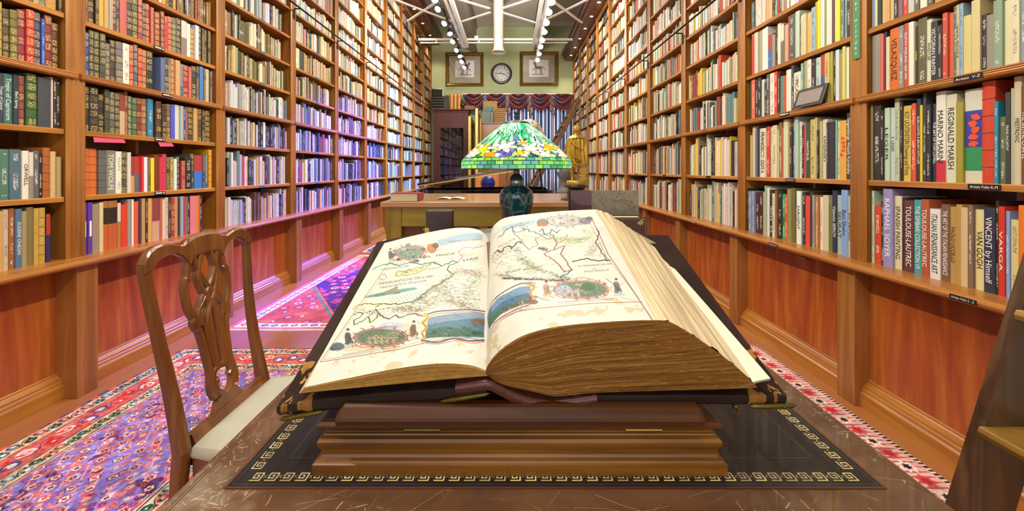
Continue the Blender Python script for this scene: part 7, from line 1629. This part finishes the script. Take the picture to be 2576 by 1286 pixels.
# ================================================================== back left: display cabinet and what stands on it
M['cherry'] = wood('dark_cherry_wood', srgb('2e0b04'), srgb('4c1606'), srgb('5e200c'), 'z', 6, .6, 0)
gl = N('cabinet_glass'); gl.set(rough=.02); gl.b.inputs['Transmission Weight'].default_value = 1.0; gl.b.inputs['Base Color'].default_value = (.9,.93,.95,1); gl.b.inputs['IOR'].default_value = 1.45; M['glass'] = gl.m
Yk = 12.0; kx0, kx1 = at(1091, 0, Yk)[0], at(1178, 0, Yk)[0]; kz = at(0, 275, Yk)[2]
t = thing('display_cabinet', ((kx0+kx1)/2, Yk+.2, 0), 'tall dark cherry display cabinet with a glass door at the far left corner', 'cabinet')
m = MB(); m.box(kx0, kx0+.03, Yk+.03, Yk+.42, 0, kz-.03); m.build('side_panel', M['cherry'], t); m = MB(); m.box(kx1-.03, kx1, Yk+.03, Yk+.42, 0, kz-.03); m.build('side_panel', M['cherry'], t)
m = MB(); m.box(kx0, kx1, Yk+.42, Yk+.45, 0, kz-.03); m.build('back_panel', M['cherry'], t)
m = MB(); moulded(m, kx0, kx1, Yk, Yk+.45, [(0,kz-.10),(.01,kz-.09),(.01,kz-.06),(.03,kz-.045),(.045,kz-.02),(.045,kz)]); m.build('cornice', M['cherry'], t)
gx0, gx1, gz1, gz0 = at(1108, 0, Yk)[0], at(1166, 0, Yk)[0], at(0, 322, Yk)[2], .55
m = MB(); m.box(kx0, gx0, Yk, Yk+.03, 0, kz-.10); m.box(gx1, kx1, Yk, Yk+.03, 0, kz-.10); m.box(gx0, gx1, Yk, Yk+.03, gz1, kz-.10); m.box(gx0, gx1, Yk, Yk+.03, 0, gz0); m.build('door', M['cherry'], t); dr = t.children[-1]
m = MB(); m.box(gx0, gx1, Yk+.012, Yk+.016, gz0, gz1); m.build('door_glass', M['glass'], dr)
m = MB(); m.box(gx0-.012, gx0, Yk-.008, Yk+.002, gz0, gz1); m.box(gx1, gx1+.012, Yk-.008, Yk+.002, gz0, gz1); m.box(gx0, gx1, Yk-.008, Yk+.002, gz1, gz1+.012); m.build('glazing_bead', M['cherry'], dr)
for z in (1.05, 1.55, 2.05):
    m = MB(); m.box(kx0+.03, kx1-.03, Yk+.05, Yk+.42, z, z+.02); m.build('shelf', M['cherry'], t)
M['dark_teal'] = plain('dark_teal_cloth', srgb('27424a'), .5); M['slate'] = plain('dark_slate_box', srgb('3a3c40'), .4)
def boxthing(name, x0, x1, y0, y1, z0, z1, mat, label, cat, grp=None, bevel=.004):
    o = MB().box(x0, x1, y0, y1, z0, z1).build(name, mat, bevel=bevel); tag(o, label, cat, grp); origin(o, ((x0+x1)/2, (y0+y1)/2, z0)); return o
c0 = at(1146, 0, 12.2)[0]; boxthing('slipcased_book', c0, c0+.20, 12.12, 12.32, 2.07, 2.37, M['dark_teal'], 'dark teal slipcased book behind the cabinet glass, on its upper shelf', 'book')
boxthing('slipcased_book', c0+.02, c0+.26, 12.12, 12.32, 1.07, 1.42, M['slate'], 'dark grey boxed book behind the cabinet glass, on its lowest shelf', 'book')
# black quarto volumes stacked on the cabinet
M['black_leather'] = plain('black_spine_leather', srgb('1c1815'), .3, coat=.4)
Yt = 12.1; z = kz+.001; sx0, sx1 = at(1082, 0, Yt)[0]+.03, at(1117, 0, Yt)[0]
for k in range(9):
    h = .085 if k < 5 else .055; big = k < 5; a, b = (sx0, sx1) if big else (sx0+.01, sx1-.05)
    o = thing('stacked_book', ((a+b)/2, Yt+.15, z), '%s black leather book in the flat stack on the display cabinet, %s' % ('thick' if big else 'slim', ['at the bottom','second from bottom','third from bottom','fourth from bottom','fifth from bottom','sixth from bottom','fourth from top','second from top','at the top'][k] if k != 6 else 'third from top'), 'book', 'black books stacked on the cabinet')
    m = MB(); m.prism([(Yt+.3, z), (Yt+.01, z), (Yt-.006, z+h*.3), (Yt-.006, z+h*.7), (Yt+.01, z+h-.003), (Yt+.3, z+h-.003)], 'x', a, b); m.build('cover', M['black_leather'], o)
    m = MB()
    for q in range(6): xx = lerp(a+.02, b-.02, q/5); m.box(xx-.003, xx+.003, Yt-.008, Yt+.004, z+h*.2, z+h*.8)
    m.build('gilt_band', M['old_brass'], o); m = MB(); m.box(b-.001, b+.002, Yt+.02, Yt+.29, z+.006, z+h-.009); m.build('page_block', M['page'], o); z += h
M['ochre'] = plain('ochre_leather', srgb('b07020'), .4, var=.2, vs=20)
bx = at(1118, 0, Yt)[0]+.005; boxthing('upright_book', bx, bx+.12, Yt, Yt+.25, kz+.001, kz+.44, M['black_leather'], 'black book standing upright beside the black stack on the display cabinet', 'book')
bx = at(1131, 0, Yt)[0]
for k in range(3):
    w_ = .112; a = bx+k*w_; h_ = .47
    o = thing('upright_book', (a+w_/2, Yt+.12, kz+.001), 'ochre leather book standing on the display cabinet, %s of the three' % ('left', 'middle', 'right')[k], 'book', 'ochre books on the cabinet'); m = MB()
    m.prism([(a+.002, Yt+.012), (a+.02, Yt-.006), (a+w_/2, Yt-.014), (a+w_-.02, Yt-.006), (a+w_-.002, Yt+.012), (a+w_-.002, Yt+.24), (a+.002, Yt+.24)], 'z', kz+.001, kz+h_); m.build('cover', M['ochre'], o)
    m = MB()
    for q in range(5): zz = kz+.05+q*.09; m.tube([(a+.012, Yt-.002, zz), (a+w_/2, Yt-.017, zz), (a+w_-.012, Yt-.002, zz)], .006, 6)
    m.build('raised_band', M['ochre'], o)
# small dark bust
M['dark_bronze'] = plain('dark_bronze_patina', srgb('2a201a'), .35, .4, coat=.2)
p = at(1163, 275, 12.05); o = thing('bronze_bust', (p[0], 12.1, kz+.001), 'small dark bronze bust on the display cabinet beside the ochre books', 'bust')
m = MB(); m.lathe([(.05,0),(.055,.02),(.03,.04),(.03,.07),(.04,.08)], (p[0], 12.1, kz+.001), 16); m.build('socle', M['dark_bronze'], o)
smesh('bust_figure', [(p[0],12.1,kz+.09),(p[0],12.1,kz+.16),(p[0],12.1,kz+.21),(p[0]+.005,12.1,kz+.27),(p[0],12.1,kz+.33),(p[0]-.07,12.1,kz+.14),(p[0]+.07,12.1,kz+.14),(p[0]+.045,12.07,kz+.26)], [.05,.055,.025,.045,.05,.03,.03,.008], [(0,1),(1,2),(2,3),(3,4),(1,5),(1,6),(3,7)], M['dark_bronze'], o, 1)
boxthing('red_box', at(1167, 0, 12.1)[0]+.03, at(1192, 0, 12.1)[0]+.03, 12.05, 12.3, kz+.001, kz+.12, plain('tan_box_card', srgb('7a5030'), .6), 'low brown box on the right end of the display cabinet', 'box')
# gilt frames leaning edge-on beside the cabinet
def leanframe(px0, px1, py0, py1, Y0_, Y1_, wd, label, mat):
    a = at(px0, py0, Y0_); b = at(px1, py0, Y1_); zb_ = .001; t = thing('leaning_frame', (a[0], Y0_, zb_), label, 'picture frame')
    d = Vector((b[0]-a[0], Y1_-Y0_, 0)); L_ = d.length; d.normalize(); n_ = Vector((-d[1], d[0], 0)); z0, z1 = zb_, a[2]
    for nm, c, hs in (('frame_stile', (.0+wd/2, (z0+z1)/2), (wd/2, .035, (z1-z0)/2)), ('frame_stile', (L_-wd/2, (z0+z1)/2), (wd/2, .035, (z1-z0)/2)), ('frame_rail', (L_/2, z1-wd/2), (L_/2-wd, .033, wd/2)), ('frame_rail', (L_/2, z0+wd/2), (L_/2-wd, .033, wd/2))):
        p_ = Vector((a[0], Y0_, 0))+d*c[0]; m = MB(); m.obox((p_[0], p_[1], c[1]), (d, n_, (0,0,1)), hs); m.build(nm, mat, t, bevel=.01)
    m = MB(); p_ = Vector((a[0], Y0_, 0))+d*(L_/2); m.obox((p_[0], p_[1], (z0+z1)/2), (d, n_, (0,0,1)), (L_/2-wd, .01, (z1-z0)/2-wd)); m.build('canvas_back', M['tan_card'], t)
M['tan_card'] = plain('tan_canvas', srgb('b08a4c'), .7, var=.2, vs=6)
M['carved_gilt'] = plain('carved_gilt', srgb('a8822f'), .4, .5, var=.5, vs=18, bump=.8)
leanframe(1181, 1192, 292, 480, 10.3, 11.9, .16, 'carved gilt frame standing edge-on beside the display cabinet, the nearer one', M['carved_gilt'])
leanframe(1199, 1208, 272, 480, 10.5, 11.8, .10, 'plain gilt frame standing edge-on behind the carved gilt frame', M['gilt'])
# second, lower cabinet with boxes
Y3 = 12.3; ax0, ax1, az = at(1210, 0, Y3)[0], at(1292, 0, Y3)[0], at(0, 309, Y3)[2]
t = thing('low_bookcase', ((ax0+ax1)/2, Y3+.2, 0), 'brown wooden cabinet right of the gilt frames, topped with boxes and tan books', 'cabinet')
m = MB(); m.box(ax0, ax1, Y3+.02, Y3+.42, 0, az-.03); m.build('carcass', M['post_wood'], t); m = MB(); moulded(m, ax0-.01, ax1+.01, Y3, Y3+.44, [(0,az-.04),(.012,az-.03),(.012,az)]); m.build('top_board', M['cornice_wood'], t)
m = MB(); m.box(ax0+.05, (ax0+ax1)/2-.01, Y3+.008, Y3+.02, .1, az-.1); m.build('door', M['post_wood'], t, bevel=.004); m = MB(); m.box((ax0+ax1)/2+.01, ax1-.05, Y3+.008, Y3+.02, .1, az-.1); m.build('door', M['post_wood'], t, bevel=.004)
z = az+.001
m = MB(); x0, x1 = at(1209, 0, Y3)[0]+.02, at(1233, 0, Y3)[0]
for q in range(9): m.prism([(lerp(x0, x1, q/9), Y3+.05), (lerp(x0, x1, (q+.5)/9), Y3+.038), (lerp(x0, x1, (q+1)/9), Y3+.05), (lerp(x0, x1, (q+1)/9), Y3+.3), (lerp(x0, x1, q/9), Y3+.3)], 'z', z, z+.36)
o = m.build('ribbed_book_box', plain('grey_green_ribbed_cloth', srgb('8a9482'), .6, var=.15, vs=50)); tag(o, 'grey-green ribbed book set on the low cabinet, below the teal box', 'book'); origin(o, ((x0+x1)/2, Y3+.15, z))
boxthing('teal_box', at(1219, 0, Y3)[0], at(1239, 0, Y3)[0], Y3+.04, Y3+.24, z+.361, z+.50, plain('teal_card', srgb('1f6f66'), .5), 'small teal box lying on top of the ribbed grey-green book set', 'box')
boxthing('tan_board', at(1214, 0, Y3)[0], at(1250, 0, Y3)[0], Y3+.27, Y3+.31, z, z+.72, M['tan_card'], 'tan board standing behind the teal box on the low cabinet', 'board')
boxthing('dark_box', at(1233, 0, Y3)[0]+.005, at(1239, 0, Y3)[0]+.02, Y3+.04, Y3+.26, z, z+.35, M['slate'], 'dark narrow book beside the ribbed set on the low cabinet', 'book')
M['tan_leather'] = plain('tan_book_leather', srgb('a5783c'), .5, var=.25, vs=16)
bx0, bx1 = at(1244, 0, Y3)[0], at(1272, 0, Y3)[0]
for k in range(8):
    h = .058; a = thing('stacked_book', ((bx0+bx1)/2, Y3+.15, z+k*h), 'tan leather book in the flat stack on the low cabinet, %s' % ['at the bottom','second from bottom','third from bottom','fourth from bottom','fourth from top','third from top','second from top','at the top'][k], 'book', 'tan books stacked on the low cabinet')
    m = MB(); zz = z+k*h; m.prism([(Y3+.28, zz), (Y3+.05, zz), (Y3+.034, zz+h*.3), (Y3+.034, zz+h*.7), (Y3+.05, zz+h-.004), (Y3+.28, zz+h-.004)], 'x', bx0+.01*(k % 2), bx1); m.build('cover', M['tan_leather'], a); m = MB(); m.box(bx1-.002, bx1+.002, Y3+.06, Y3+.27, zz+.006, zz+h-.010); m.build('page_block', M['page'], a)

# ================================================================== grand piano
M['piano'] = plain('black_piano_lacquer', (.008,.008,.009), .06, coat=.8)
PY0, PY1 = 7.2, 8.6; px0, px1 = at(1036, 0, PY0)[0], at(1391, 0, PY0)[0]; PT = .98
t = thing('grand_piano', ((px0+px1)/2, 7.9, 0), 'black grand piano with a gold-edged lid propped open, beyond the counter table', 'piano')
ol = [(px0, PY0+.35), (px0+.12, PY0+.1), (px0+.35, PY0), (px1-.1, PY0), (px1, PY0+.05), (px1, PY1-.05), (px1-.05, PY1), (px0+1.6, PY1), (px0+.9, PY1-.35), (px0+.4, PY1-.55), (px0+.1, PY1-.75)]
m = MB(); m.prism(ol, 'z', .66, .70); o_ = Vector((sum(p[0] for p in ol)/len(ol), sum(p[1] for p in ol)/len(ol), 0)); inn = [(lerp(p[0], o_[0], .045), lerp(p[1], o_[1], .06)) for p in ol]; n = len(ol)
m.add([(p[0], p[1], .66) for p in ol]+[(p[0], p[1], PT) for p in ol]+[(p[0], p[1], PT) for p in inn]+[(p[0], p[1], .70) for p in inn], [(q*n+i, q*n+(i+1) % n, (q+1)*n+(i+1) % n, (q+1)*n+i) for q in range(3) for i in range(n)]); m.build('case', M['piano'], t)
m = MB(); m.prism(inn, 'z', .86, .875); m.build('gold_plate', M['brass'], t)
for x, y in ((px0+.4, PY0+.45), (px1-.2, PY0+.2), (px1-.2, PY1-.2)):
    m = MB(); m.lathe([(.03,0),(.04,.03),(.05,.1),(.035,.14),(.06,.5),(.075,.66)], (x, y, 0), 16); m.build('leg', M['piano'], t)
A = at(1050, 468, PY0); B_ = at(1300, 429, PY0); dx = (B_-A).normalized(); Lr = (B_-A).length*1.42; nn = Vector((-dx[2], 0, dx[0]))
m = MB(); c = A+dx*Lr/2+Vector((0, .68, 0))+nn*.028; m.obox(c, (dx, (0,1,0), nn), (Lr/2, .68, .018)); m.build('lid', M['piano'], t, bevel=.006)
m = MB(); c = A+dx*Lr/2+Vector((0, -.002, 0))-nn*.002; m.obox(c, (dx, (0,1,0), nn), (Lr/2, .006, .011)); m.build('gold_lid_edge', M['gilt'], t)
m = MB(); e = at(1362, 478, PY0+.5); m.tube([(e[0], PY0+.12, PT-.02), (e[0]-.06, PY0+.2, A[2]+dx[2]*(e[0]-.06-A[0])/dx[0]-.01)], .014, 8); m.build('prop_stick', M['piano'], t)
# second stained-glass lamp glimpsed behind the first
im2 = bpy.data.images.get('leaded_glass_panels')
def shade2():
    m = N('amber_leaded_glass'); vo = m.n('ShaderNodeTexVoronoi'); vo.inputs['Scale'].default_value = 22; m.l(m.coord(), vo.inputs['Vector']); v2 = m.n('ShaderNodeTexVoronoi'); v2.feature = 'DISTANCE_TO_EDGE'; v2.inputs['Scale'].default_value = 22; m.l(m.coord(), v2.inputs['Vector'])
    sp = m.n('ShaderNodeSeparateColor'); m.l(vo.outputs['Color'], sp.inputs[0]); c = m.ramp(sp.outputs[0], [(.1, srgb('d8c8a8')), (.4, srgb('cf8a60')), (.6, srgb('8fae9a')), (.85, srgb('e8dcc0'))])
    m.color(m.mix(m.math('LESS_THAN', v2.outputs['Distance'], .04), c, (.03,.03,.02))); m.set(rough=.2, coat=.4); return m.m
p = at(1330, 300, 6.1); t = thing('floor_lamp', (p[0], 6.1, 0), 'floor lamp with amber leaded-glass shade, mostly hidden behind the big lampshade', 'lamp')
m = MB(); m.lathe([(.25,-.34),(.245,-.27),(.215,-.17),(.16,-.07),(.10,-.02),(.03,0)], (p[0], 6.1, p[2]), 36); m.build('lamp_shade', shade2(), t); m = MB(); m.lathe([(.15,0),(.15,.02),(.04,.05),(.015,.08),(.012,p[2]-.1),(.02,p[2])], (p[0], 6.1, 0.001), 20); m.build('stand', M['bronze'], t)
# stone bust on a dark column pedestal
M['stone'] = plain('grey_stone', srgb('7c7c78'), .6, var=.25, vs=16)
p = at(1421, 432, 6.0); o = thing('column_pedestal', (p[0], 6.0, 0), 'dark turned column pedestal with a grey capital, behind the right edge of the lampshade', 'pedestal'); z = p[2]
m = MB(); m.lathe([(.16,0),(.16,.08),(.12,.12),(.105,z-.40),(.11,z-.36),(.115,z-.34)], (p[0], 6.0, 0), 28); m.build('shaft', M['black_stone'], o)
m = MB(); m.lathe([(.115,z-.34),(.135,z-.32),(.14,z-.30),(.08,z-.26),(.06,z-.20),(.065,z-.14),(.10,z-.09),(.115,z-.05),(.12,z)], (p[0], 6.0, 0), 28); m.build('capital', M['stone'], o)
o = thing('stone_bust', (p[0]+.02, 6.0, z), 'grey stone bust on the dark column pedestal, half hidden by the lampshade', 'bust'); bx = p[0]+.02
m = MB(); m.lathe([(.07,0),(.075,.02),(.045,.04),(.04,.07)], (bx, 6.0, z+.001), 20); m.build('socle', M['stone'], o)
smesh('bust_figure', [(bx,6,z+.10),(bx,6,z+.17),(bx,6,z+.23),(bx,6,z+.30),(bx,6,z+.36),(bx-.10,6,z+.15),(bx+.10,6,z+.15),(bx,5.93,z+.31)], [.07,.075,.035,.062,.06,.045,.045,.015], [(0,1),(1,2),(2,3),(3,4),(1,5),(1,6),(3,7)], M['stone'], o, 2)
# ladder leaning on the far right shelves
a, b = at(1338, 480, 9.0), at(1440, 285, 9.8)
t = thing('library_ladder', (a[0], 9.0, 0), 'dark wooden ladder leaning against the far right shelves beside the striped curtain', 'ladder')
d = (b-a).normalized(); f0 = a-d*(a[2]/d[2]); top = b+d*.45; dy = Vector((-.05, .46, 0)); prp = d.cross(dy.normalized()).normalized()
for q in (Vector((0,0,0)), dy):
    m = MB(); c = (f0+top)/2+q; m.obox(c, (d, dy.normalized(), prp), ((top-f0).length/2, .02, .055)); m.build('stile', M['ladder_wood'], t, bevel=.004)
for k in range(1, 12):
    p = f0+d*(k*.3); m = MB(); c = p+dy/2; m.obox(c, (dy.normalized(), Vector((1,0,0)), (0,0,1)), (.225, .06, .013)); m.build('tread', M['tread_wood'], t)
p = at(1225, 470, 9.5)
t = thing('orange_cabinet_door', (p[0], 9.6, 0), 'orange wooden stand with a round dark-blue plate, glimpsed under the piano lid', 'stand'); m = MB(); m.box(p[0]-.28, p[0]+.28, 9.6, 9.64, 0, 1.28); m.build('panel', M['orange_wood'] if 'orange_wood' in M else M.setdefault('orange_wood', wood('orange_pine', srgb('a85a20'), srgb('c87830'), None, 'z', 8, .4)), t)
m = fy([(.0001,.03),(.14,.022),(.17,.01),(.17,.0)], p[0]+.02, 9.597, 1.03, 32); m.build('round_plate', plain('dark_blue_glaze', srgb('1a2250'), .2, coat=.6), t)
# small picture frame on the right shelf, tags, hanging signs
F0 = XF['R']-.03; t = thing('plaque_frame', (F0, 2.66, 1.776), 'small dark frame with a blank grey plaque, propped against books on the right shelves', 'frame')
fa, fb = 2.0*1000/(1993-1285), 2.0*1000/(2066-1285); zl, zh = 1.777, 1.777+.135
def pl(u, v, d): y = lerp(fa, fb, u); return Vector((F0+.02*v*0+.045*v-d, y, lerp(zl, zh, v)))
for nm, (u0, u1, v0, v1), mt, dd in (('frame_border', (0,1,0,1), M['lectern_dark'], .012), ('grey_plaque', (.10,.90,.16,.84), plain('grey_engraved_plaque', srgb('8a7f78'), .35, .2, var=.12, vs=40), .014)):
    m = MB(); P = [pl(u0,v0,0), pl(u1,v0,0), pl(u1,v1,0), pl(u0,v1,0)]; Q = [pl(u0,v0,dd), pl(u1,v0,dd), pl(u1,v1,dd), pl(u0,v1,dd)]; m.add(P+Q, [(0,1,2,3),(7,6,5,4),(0,4,5,1),(1,5,6,2),(2,6,7,3),(3,7,4,0)]); m.build(nm, mt if nm != 'frame_border' else M['ebony'] if 'ebony' in M else M.setdefault('ebony', plain('ebonised_frame', srgb('2c2220'), .35)), t, bevel=.003 if nm == 'frame_border' else 0)
def tagthing(s, y, z, w, h, txt, label, xo=0.0, grp=None):
    sg = SG[s]; X = XF[s]+.003-xo; t = thing('shelf_label', (sg*X, y, z), label, 'label', grp); m = MB(); m.box(sg*(X-.003), sg*X, y-w/2, y+w/2, z-h/2, z+h/2); m.build('tag_plate', M['black_plastic'], t)
    m = MB(); dx_ = (0, -1, 0) if s == 'R' else (0, 1, 0); xx = sg*(X-.0036); q = dx_[1]
    if txt[0] == '#':       # print too small to read in the photograph
        for a, b in ((-.42, .18), (.27, .42)): m.add([(xx, y+q*w*a, z-h*.18), (xx, y+q*w*b, z-h*.18), (xx, y+q*w*b, z+h*.2), (xx, y+q*w*a, z+h*.2)], [(0,1,2,3)])
        m.build('illegible_print', M['white_ink'], t)
    else: text_mb(m, txt, (xx, y, z), dx_, (0,0,1), h*.5, width=w*.86, center=True); m.build('tag_lettering', M['white_ink'], t)
ky = lambda s, px: (XF[s]-.0)*1000/abs(px-1285)
tagthing('R', ky('R', 2474), 1.29-.015, .118, .024, 'Artists Folio K-M', 'black shelf label reading Artists Folio K-M, nearest right-hand bay')
tagthing('R', ky('R', 1987), 1.29-.015, .10, .022, 'Artists Folio G-K', 'black shelf label reading Artists Folio G-K, second right-hand bay')
tagthing('R', 1.92*1000/(2424-1285), .80, .10, .020, 'Artists Folio S - Z', 'black label reading Artists Folio S - Z on the right ledge', .125)
tagthing('R', 1.92*1000/(1946-1285), .80, .10, .020, 'Artists Folio N-R', 'black label on the right ledge below the second bay', .125)
tagthing('R', 1.92*1000/(1746-1285), .80, .10, .020, '#', 'black label on the right ledge below the third bay', .125)
tagthing('R', ky('R', 2466)+.02, 1.755, .11, .022, 'Artists  V-Z', 'black label on the moulded lip of the nearest right-hand bay', .032)
tagthing('R', ky('R', 1983), 1.757, .10, .022, '#', 'black label on the moulded lip of the second right-hand bay', .032)
for px, z, txt, lab, xo in ((403, 1.175, '#', 'black shelf label two shelves above the left ledge, second left bay', 0), (403, 1.575, '#', 'black shelf label below the gilt leather books, second left bay', 0), (411, 1.913, '#', 'black label on the moulded lip of the second left bay', .032), (401, 2.26, '#', 'black shelf label on the highest marked board of the second left bay', 0)): tagthing('L', ky('L', px), z, .09, .022, txt, lab, xo)
M['blue_tag'] = plain('blue_shelf_tag', srgb('4a6890'), .4)
for s, ks in (('L', range(2, 7)), ('R', range(2, 6))):
    for k in ks:
        for i in (1, 2, 4, 5, 6):
            ya, yb = bay_rng(s, k); sg = SG[s]; z = LEV[s][i]-.015
            if s == 'R' and i > 2: continue
            if s == 'L' and i == 3: continue
            X_ = XF[s]-(.028 if i == LIP[s] else -.003)
            o = MB().box(sg*(X_-.002), sg*(X_+.001), lerp(ya, yb, .47), lerp(ya, yb, .55), z-.009, z+.010).build('shelf_tag', M['blue_tag'] if s == 'L' else M['black_plastic'])
            tag(o, 'small %s tag on the %s shelf edge of the %s %s-hand bay' % ('blue' if s == 'L' else 'black', SHN.get(i, 'upper'), ORD[k], SIDE[s]), 'label', 'tags on the shelf edges'); origin(o, (sg*X_, lerp(ya, yb, .5), z))
t = thing('hanging_sign', (XF['R']-.02, 2.33, 1.93), 'narrow green vertical sign lettered ART HISTORY on the right-hand upright', 'sign')
sx = XF['R']-.016; sy0, sy1 = ky('R', 2149)-.0, ky('R', 2163); z0s = CAMH+(427-148)*2.33/1000
m = MB(); m.box(sx, sx+.002, 2.33-.024, 2.33+.024, z0s, z0s+.62); m.build('sign_board', plain('green_sign_board', srgb('4f8a5e'), .4), t)
m = MB()
for k, c_ in enumerate('ART HISTORY'[::-1]):
    if c_ != ' ': m = MB(); text_mb(m, c_, (sx-.001, 2.33, z0s+.030+k*.0325), (0,-1,0), (0,-.18,1), .017, center=True); m.build('sign_letter', M['white_ink'], t)
M['pink'] = plain('pink_paper', srgb('c8406a'), .6)
for px, w_, lab in ((275, .20, 'larger pink paper slip hanging under a left shelf of the second bay'), (415, .12, 'smaller pink paper slip hanging under a left shelf of the second bay')):
    y = ky('L', px); X = XF['L']; m = MB(); P = [(-X+.0, y-w_/2, 1.555), (-X+.0, y+w_/2, 1.556), (-X+.03, y+w_*.4, 1.53), (-X+.03, y-w_*.62, 1.522)]; m.add(P, [(0,1,2,3)]); m.add([(p_[0], p_[1], p_[2]-.0008) for p_ in P], [(3,2,1,0)]); o = m.build('paper_slip', M['pink']); tag(o, lab, 'paper'); origin(o, (-X, y, 1.555))
